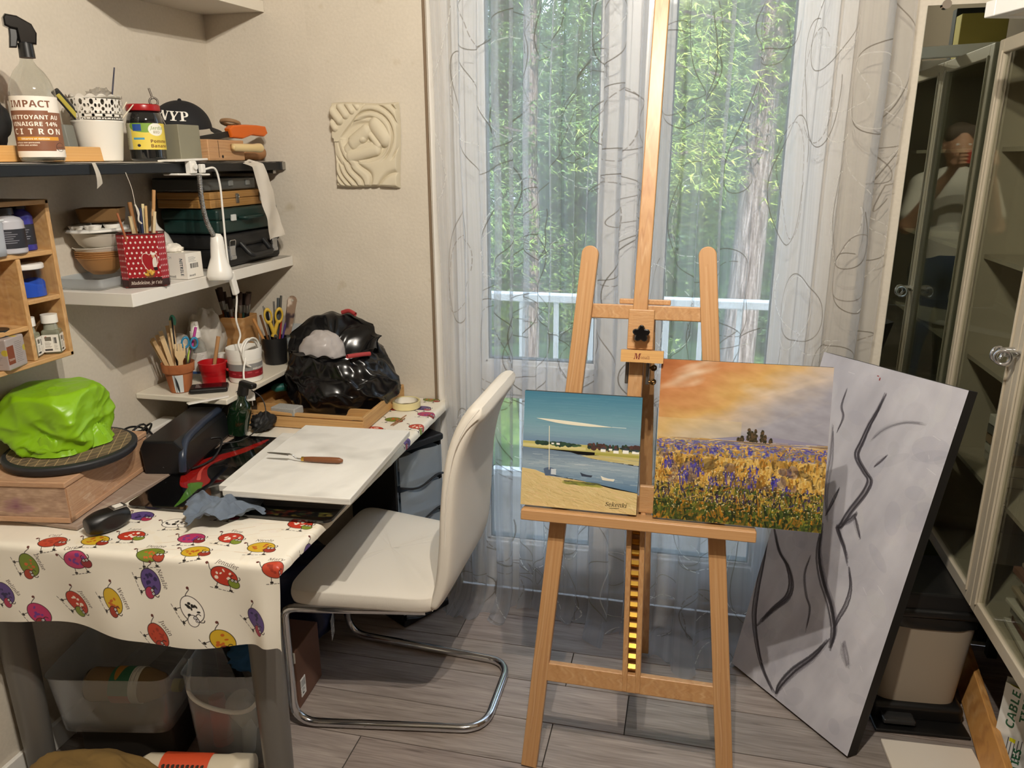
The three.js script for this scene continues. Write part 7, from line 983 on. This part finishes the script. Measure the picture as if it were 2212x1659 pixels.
// ---------- the photographer, seen only in the cabinet glass ----------
{
  function sdfMesh(bones, c, half, res, k) { // bones [ax,ay,az,bx,by,bz,r1,r2]; smooth union meshed on a cubic grid
    const mc = new MarchingCubes(res, new THREE.MeshBasicMaterial(), false, false, 120000); mc.isolation = 0; mc.reset();
    const f = mc.field, hs = res / 2;
    for (let z = 0; z < res; z++) for (let y = 0; y < res; y++) for (let x = 0; x < res; x++) {
      const px = c[0] + (x - hs) / hs * half, py = c[1] + (y - hs) / hs * half, pz = c[2] + (z - hs) / hs * half; let s = 0, any = 9;
      for (const b of bones) {
        const dx = b[3] - b[0], dy = b[4] - b[1], dz = b[5] - b[2], L = dx * dx + dy * dy + dz * dz || 1e-9; const t = clamp(((px - b[0]) * dx + (py - b[1]) * dy + (pz - b[2]) * dz) / L);
        const d = Math.hypot(px - b[0] - dx * t, py - b[1] - dy * t, (pz - b[2] - dz * t) * (b[8] ?? 1)) - lerp(b[6], b[7], t); s += Math.exp(-Math.min(d, 0.5) / k); any = Math.min(any, d);
      }
      f[x + y * res + z * res * res] = any > 0.2 ? -0.2 : k * Math.log(s);
    }
    mc.update(); const n = mc.count, g = new THREE.BufferGeometry(), p = new Float32Array(n * 3), nn = new Float32Array(n * 3);
    for (let i = 0; i < n; i++) { for (let j = 0; j < 3; j++) p[i * 3 + j] = c[j] + mc.positionArray[i * 3 + j] * half; }
    g.setAttribute('position', new THREE.BufferAttribute(p, 3)); nn.set(mc.normalArray.subarray(0, n * 3)); g.setAttribute('normal', new THREE.BufferAttribute(nn, 3));
    g.setAttribute('uv', new THREE.BufferAttribute(new Float32Array(n * 2), 2)); return g;
  }
  const Z = 0.46, hand = (s) => { // fingers curl round the phone edge
    const w = [s * 0.115, 1.5, 0.17], pm = [s * 0.1, 1.565, 0.125], o = [[w[0], w[1], w[2], pm[0], pm[1], pm[2], 0.026, 0.03], [pm[0], pm[1], pm[2], s * 0.092, 1.6, 0.105, 0.028, 0.024]];
    [0, 1, 2, 3].forEach((q) => { const y = 1.625 - q * 0.021, l = [0.9, 1, 0.95, 0.8][q]; o.push([s * 0.094, 1.6 - q * 0.012, 0.105, s * 0.088, y, 0.075, 0.0095, 0.009], [s * 0.088, y, 0.075, s * (0.088 - 0.022 * l), y + 0.003, 0.056, 0.009, 0.0075]); });
    o.push([s * 0.095, 1.565, 0.13, s * 0.075, 1.575, 0.105, 0.011, 0.0095], [s * 0.075, 1.575, 0.105, s * 0.05, 1.59, 0.098, 0.0095, 0.0075]); return o;
  };
  const arm = (s) => [[s * 0.2, 1.42, Z, s * 0.26, 1.17, Z - 0.08, 0.05, 0.042], [s * 0.26, 1.17, Z - 0.08, s * 0.12, 1.49, 0.18, 0.042, 0.027]];
  const head = [[0, 1.64, Z - 0.02, 0, 1.71, Z, 0.075, 0.088], [0, 1.6, Z - 0.045, 0, 1.63, Z - 0.05, 0.05, 0.055], [0, 1.635, Z - 0.095, 0, 1.665, Z - 0.088, 0.014, 0.009], [-0.025, 1.605, Z - 0.088, 0.025, 1.605, Z - 0.088, 0.009, 0.009], [-0.082, 1.64, Z, -0.086, 1.68, Z + 0.005, 0.012, 0.016], [0.082, 1.64, Z, 0.086, 1.68, Z + 0.005, 0.012, 0.016], [0, 1.46, Z + 0.015, 0, 1.6, Z, 0.055, 0.05]];
  const torso = [[-0.15, 1.43, Z, 0.15, 1.43, Z, 0.075, 0.075, 1.1], [0, 1.4, Z, 0, 1.1, Z, 0.15, 0.14, 1.25], [0, 1.1, Z, 0, 0.92, Z, 0.15, 0.155, 1.25], ...[-1, 1].map(s => [s * 0.19, 1.42, Z, s * 0.245, 1.24, Z - 0.055, 0.068, 0.066])];
  const legs = [-1, 1].flatMap(s => [[0, 0.93, Z, s * 0.07, 0.88, Z, 0.13, 0.11], [s * 0.085, 0.86, Z, s * 0.1, 0.48, Z, 0.095, 0.066], [s * 0.1, 0.48, Z, s * 0.105, 0.09, Z + 0.02, 0.066, 0.052]]);
  const person = thing('person', 'person in white T-shirt and jeans taking the photo, reflected in the cabinet glass', 'person', [0, 0, 0]);
  const skin = M('#b98a6c', 0.6);
  const g = mg([sdfMesh([...head, ...arm(-1), ...arm(1), [0, 1.42, Z, 0, 1.1, Z, 0.1, 0.1]], [0, 1.42, Z - 0.14], 0.42, 84, 0.012), sdfMesh(hand(1), [0.095, 1.56, 0.12], 0.09, 60, 0.004), sdfMesh(hand(-1), [-0.095, 1.56, 0.12], 0.09, 60, 0.004)]);
  mesh('body', g, skin, person);
  mesh('t_shirt', sdfMesh(torso, [0, 1.17, Z], 0.4, 72, 0.02), M('#cfc8bb', 0.85), person);
  mesh('jeans', sdfMesh(legs, [0, 0.5, Z], 0.52, 80, 0.02), M('#27364f', 0.85), person);
  mesh('hair', sdfMesh([[0, 1.7, Z + 0.02, 0, 1.735, Z + 0.02, 0.085, 0.075], [-0.05, 1.74, Z - 0.03, 0.05, 1.74, Z - 0.03, 0.05, 0.05], [0, 1.62, Z + 0.05, 0, 1.7, Z + 0.045, 0.055, 0.07]], [0, 1.69, Z + 0.02], 0.16, 48, 0.012), M('#4a3a2e', 0.8), person);
  mesh('eye', mg([SP(0.011, [-0.032, 1.672, Z - 0.083]), SP(0.011, [0.032, 1.672, Z - 0.083])]), M('#e8e4de', 0.3), person);
  for (const s of [-1, 1]) mesh('shoe', mg([RB(0.09, 0.07, 0.26, 0.03, [s * 0.105, 0.036, Z - 0.04])]), M('#2b2b2d', 0.6), person);
  single('smartphone', 'red-cased smartphone held up by the reflected person', 'phone', RB(0.155, 0.078, 0.009, 0.004), M('#a8322a', 0.4), [0, 1.6, 0.088]);
}
renderer.render(scene, camera);
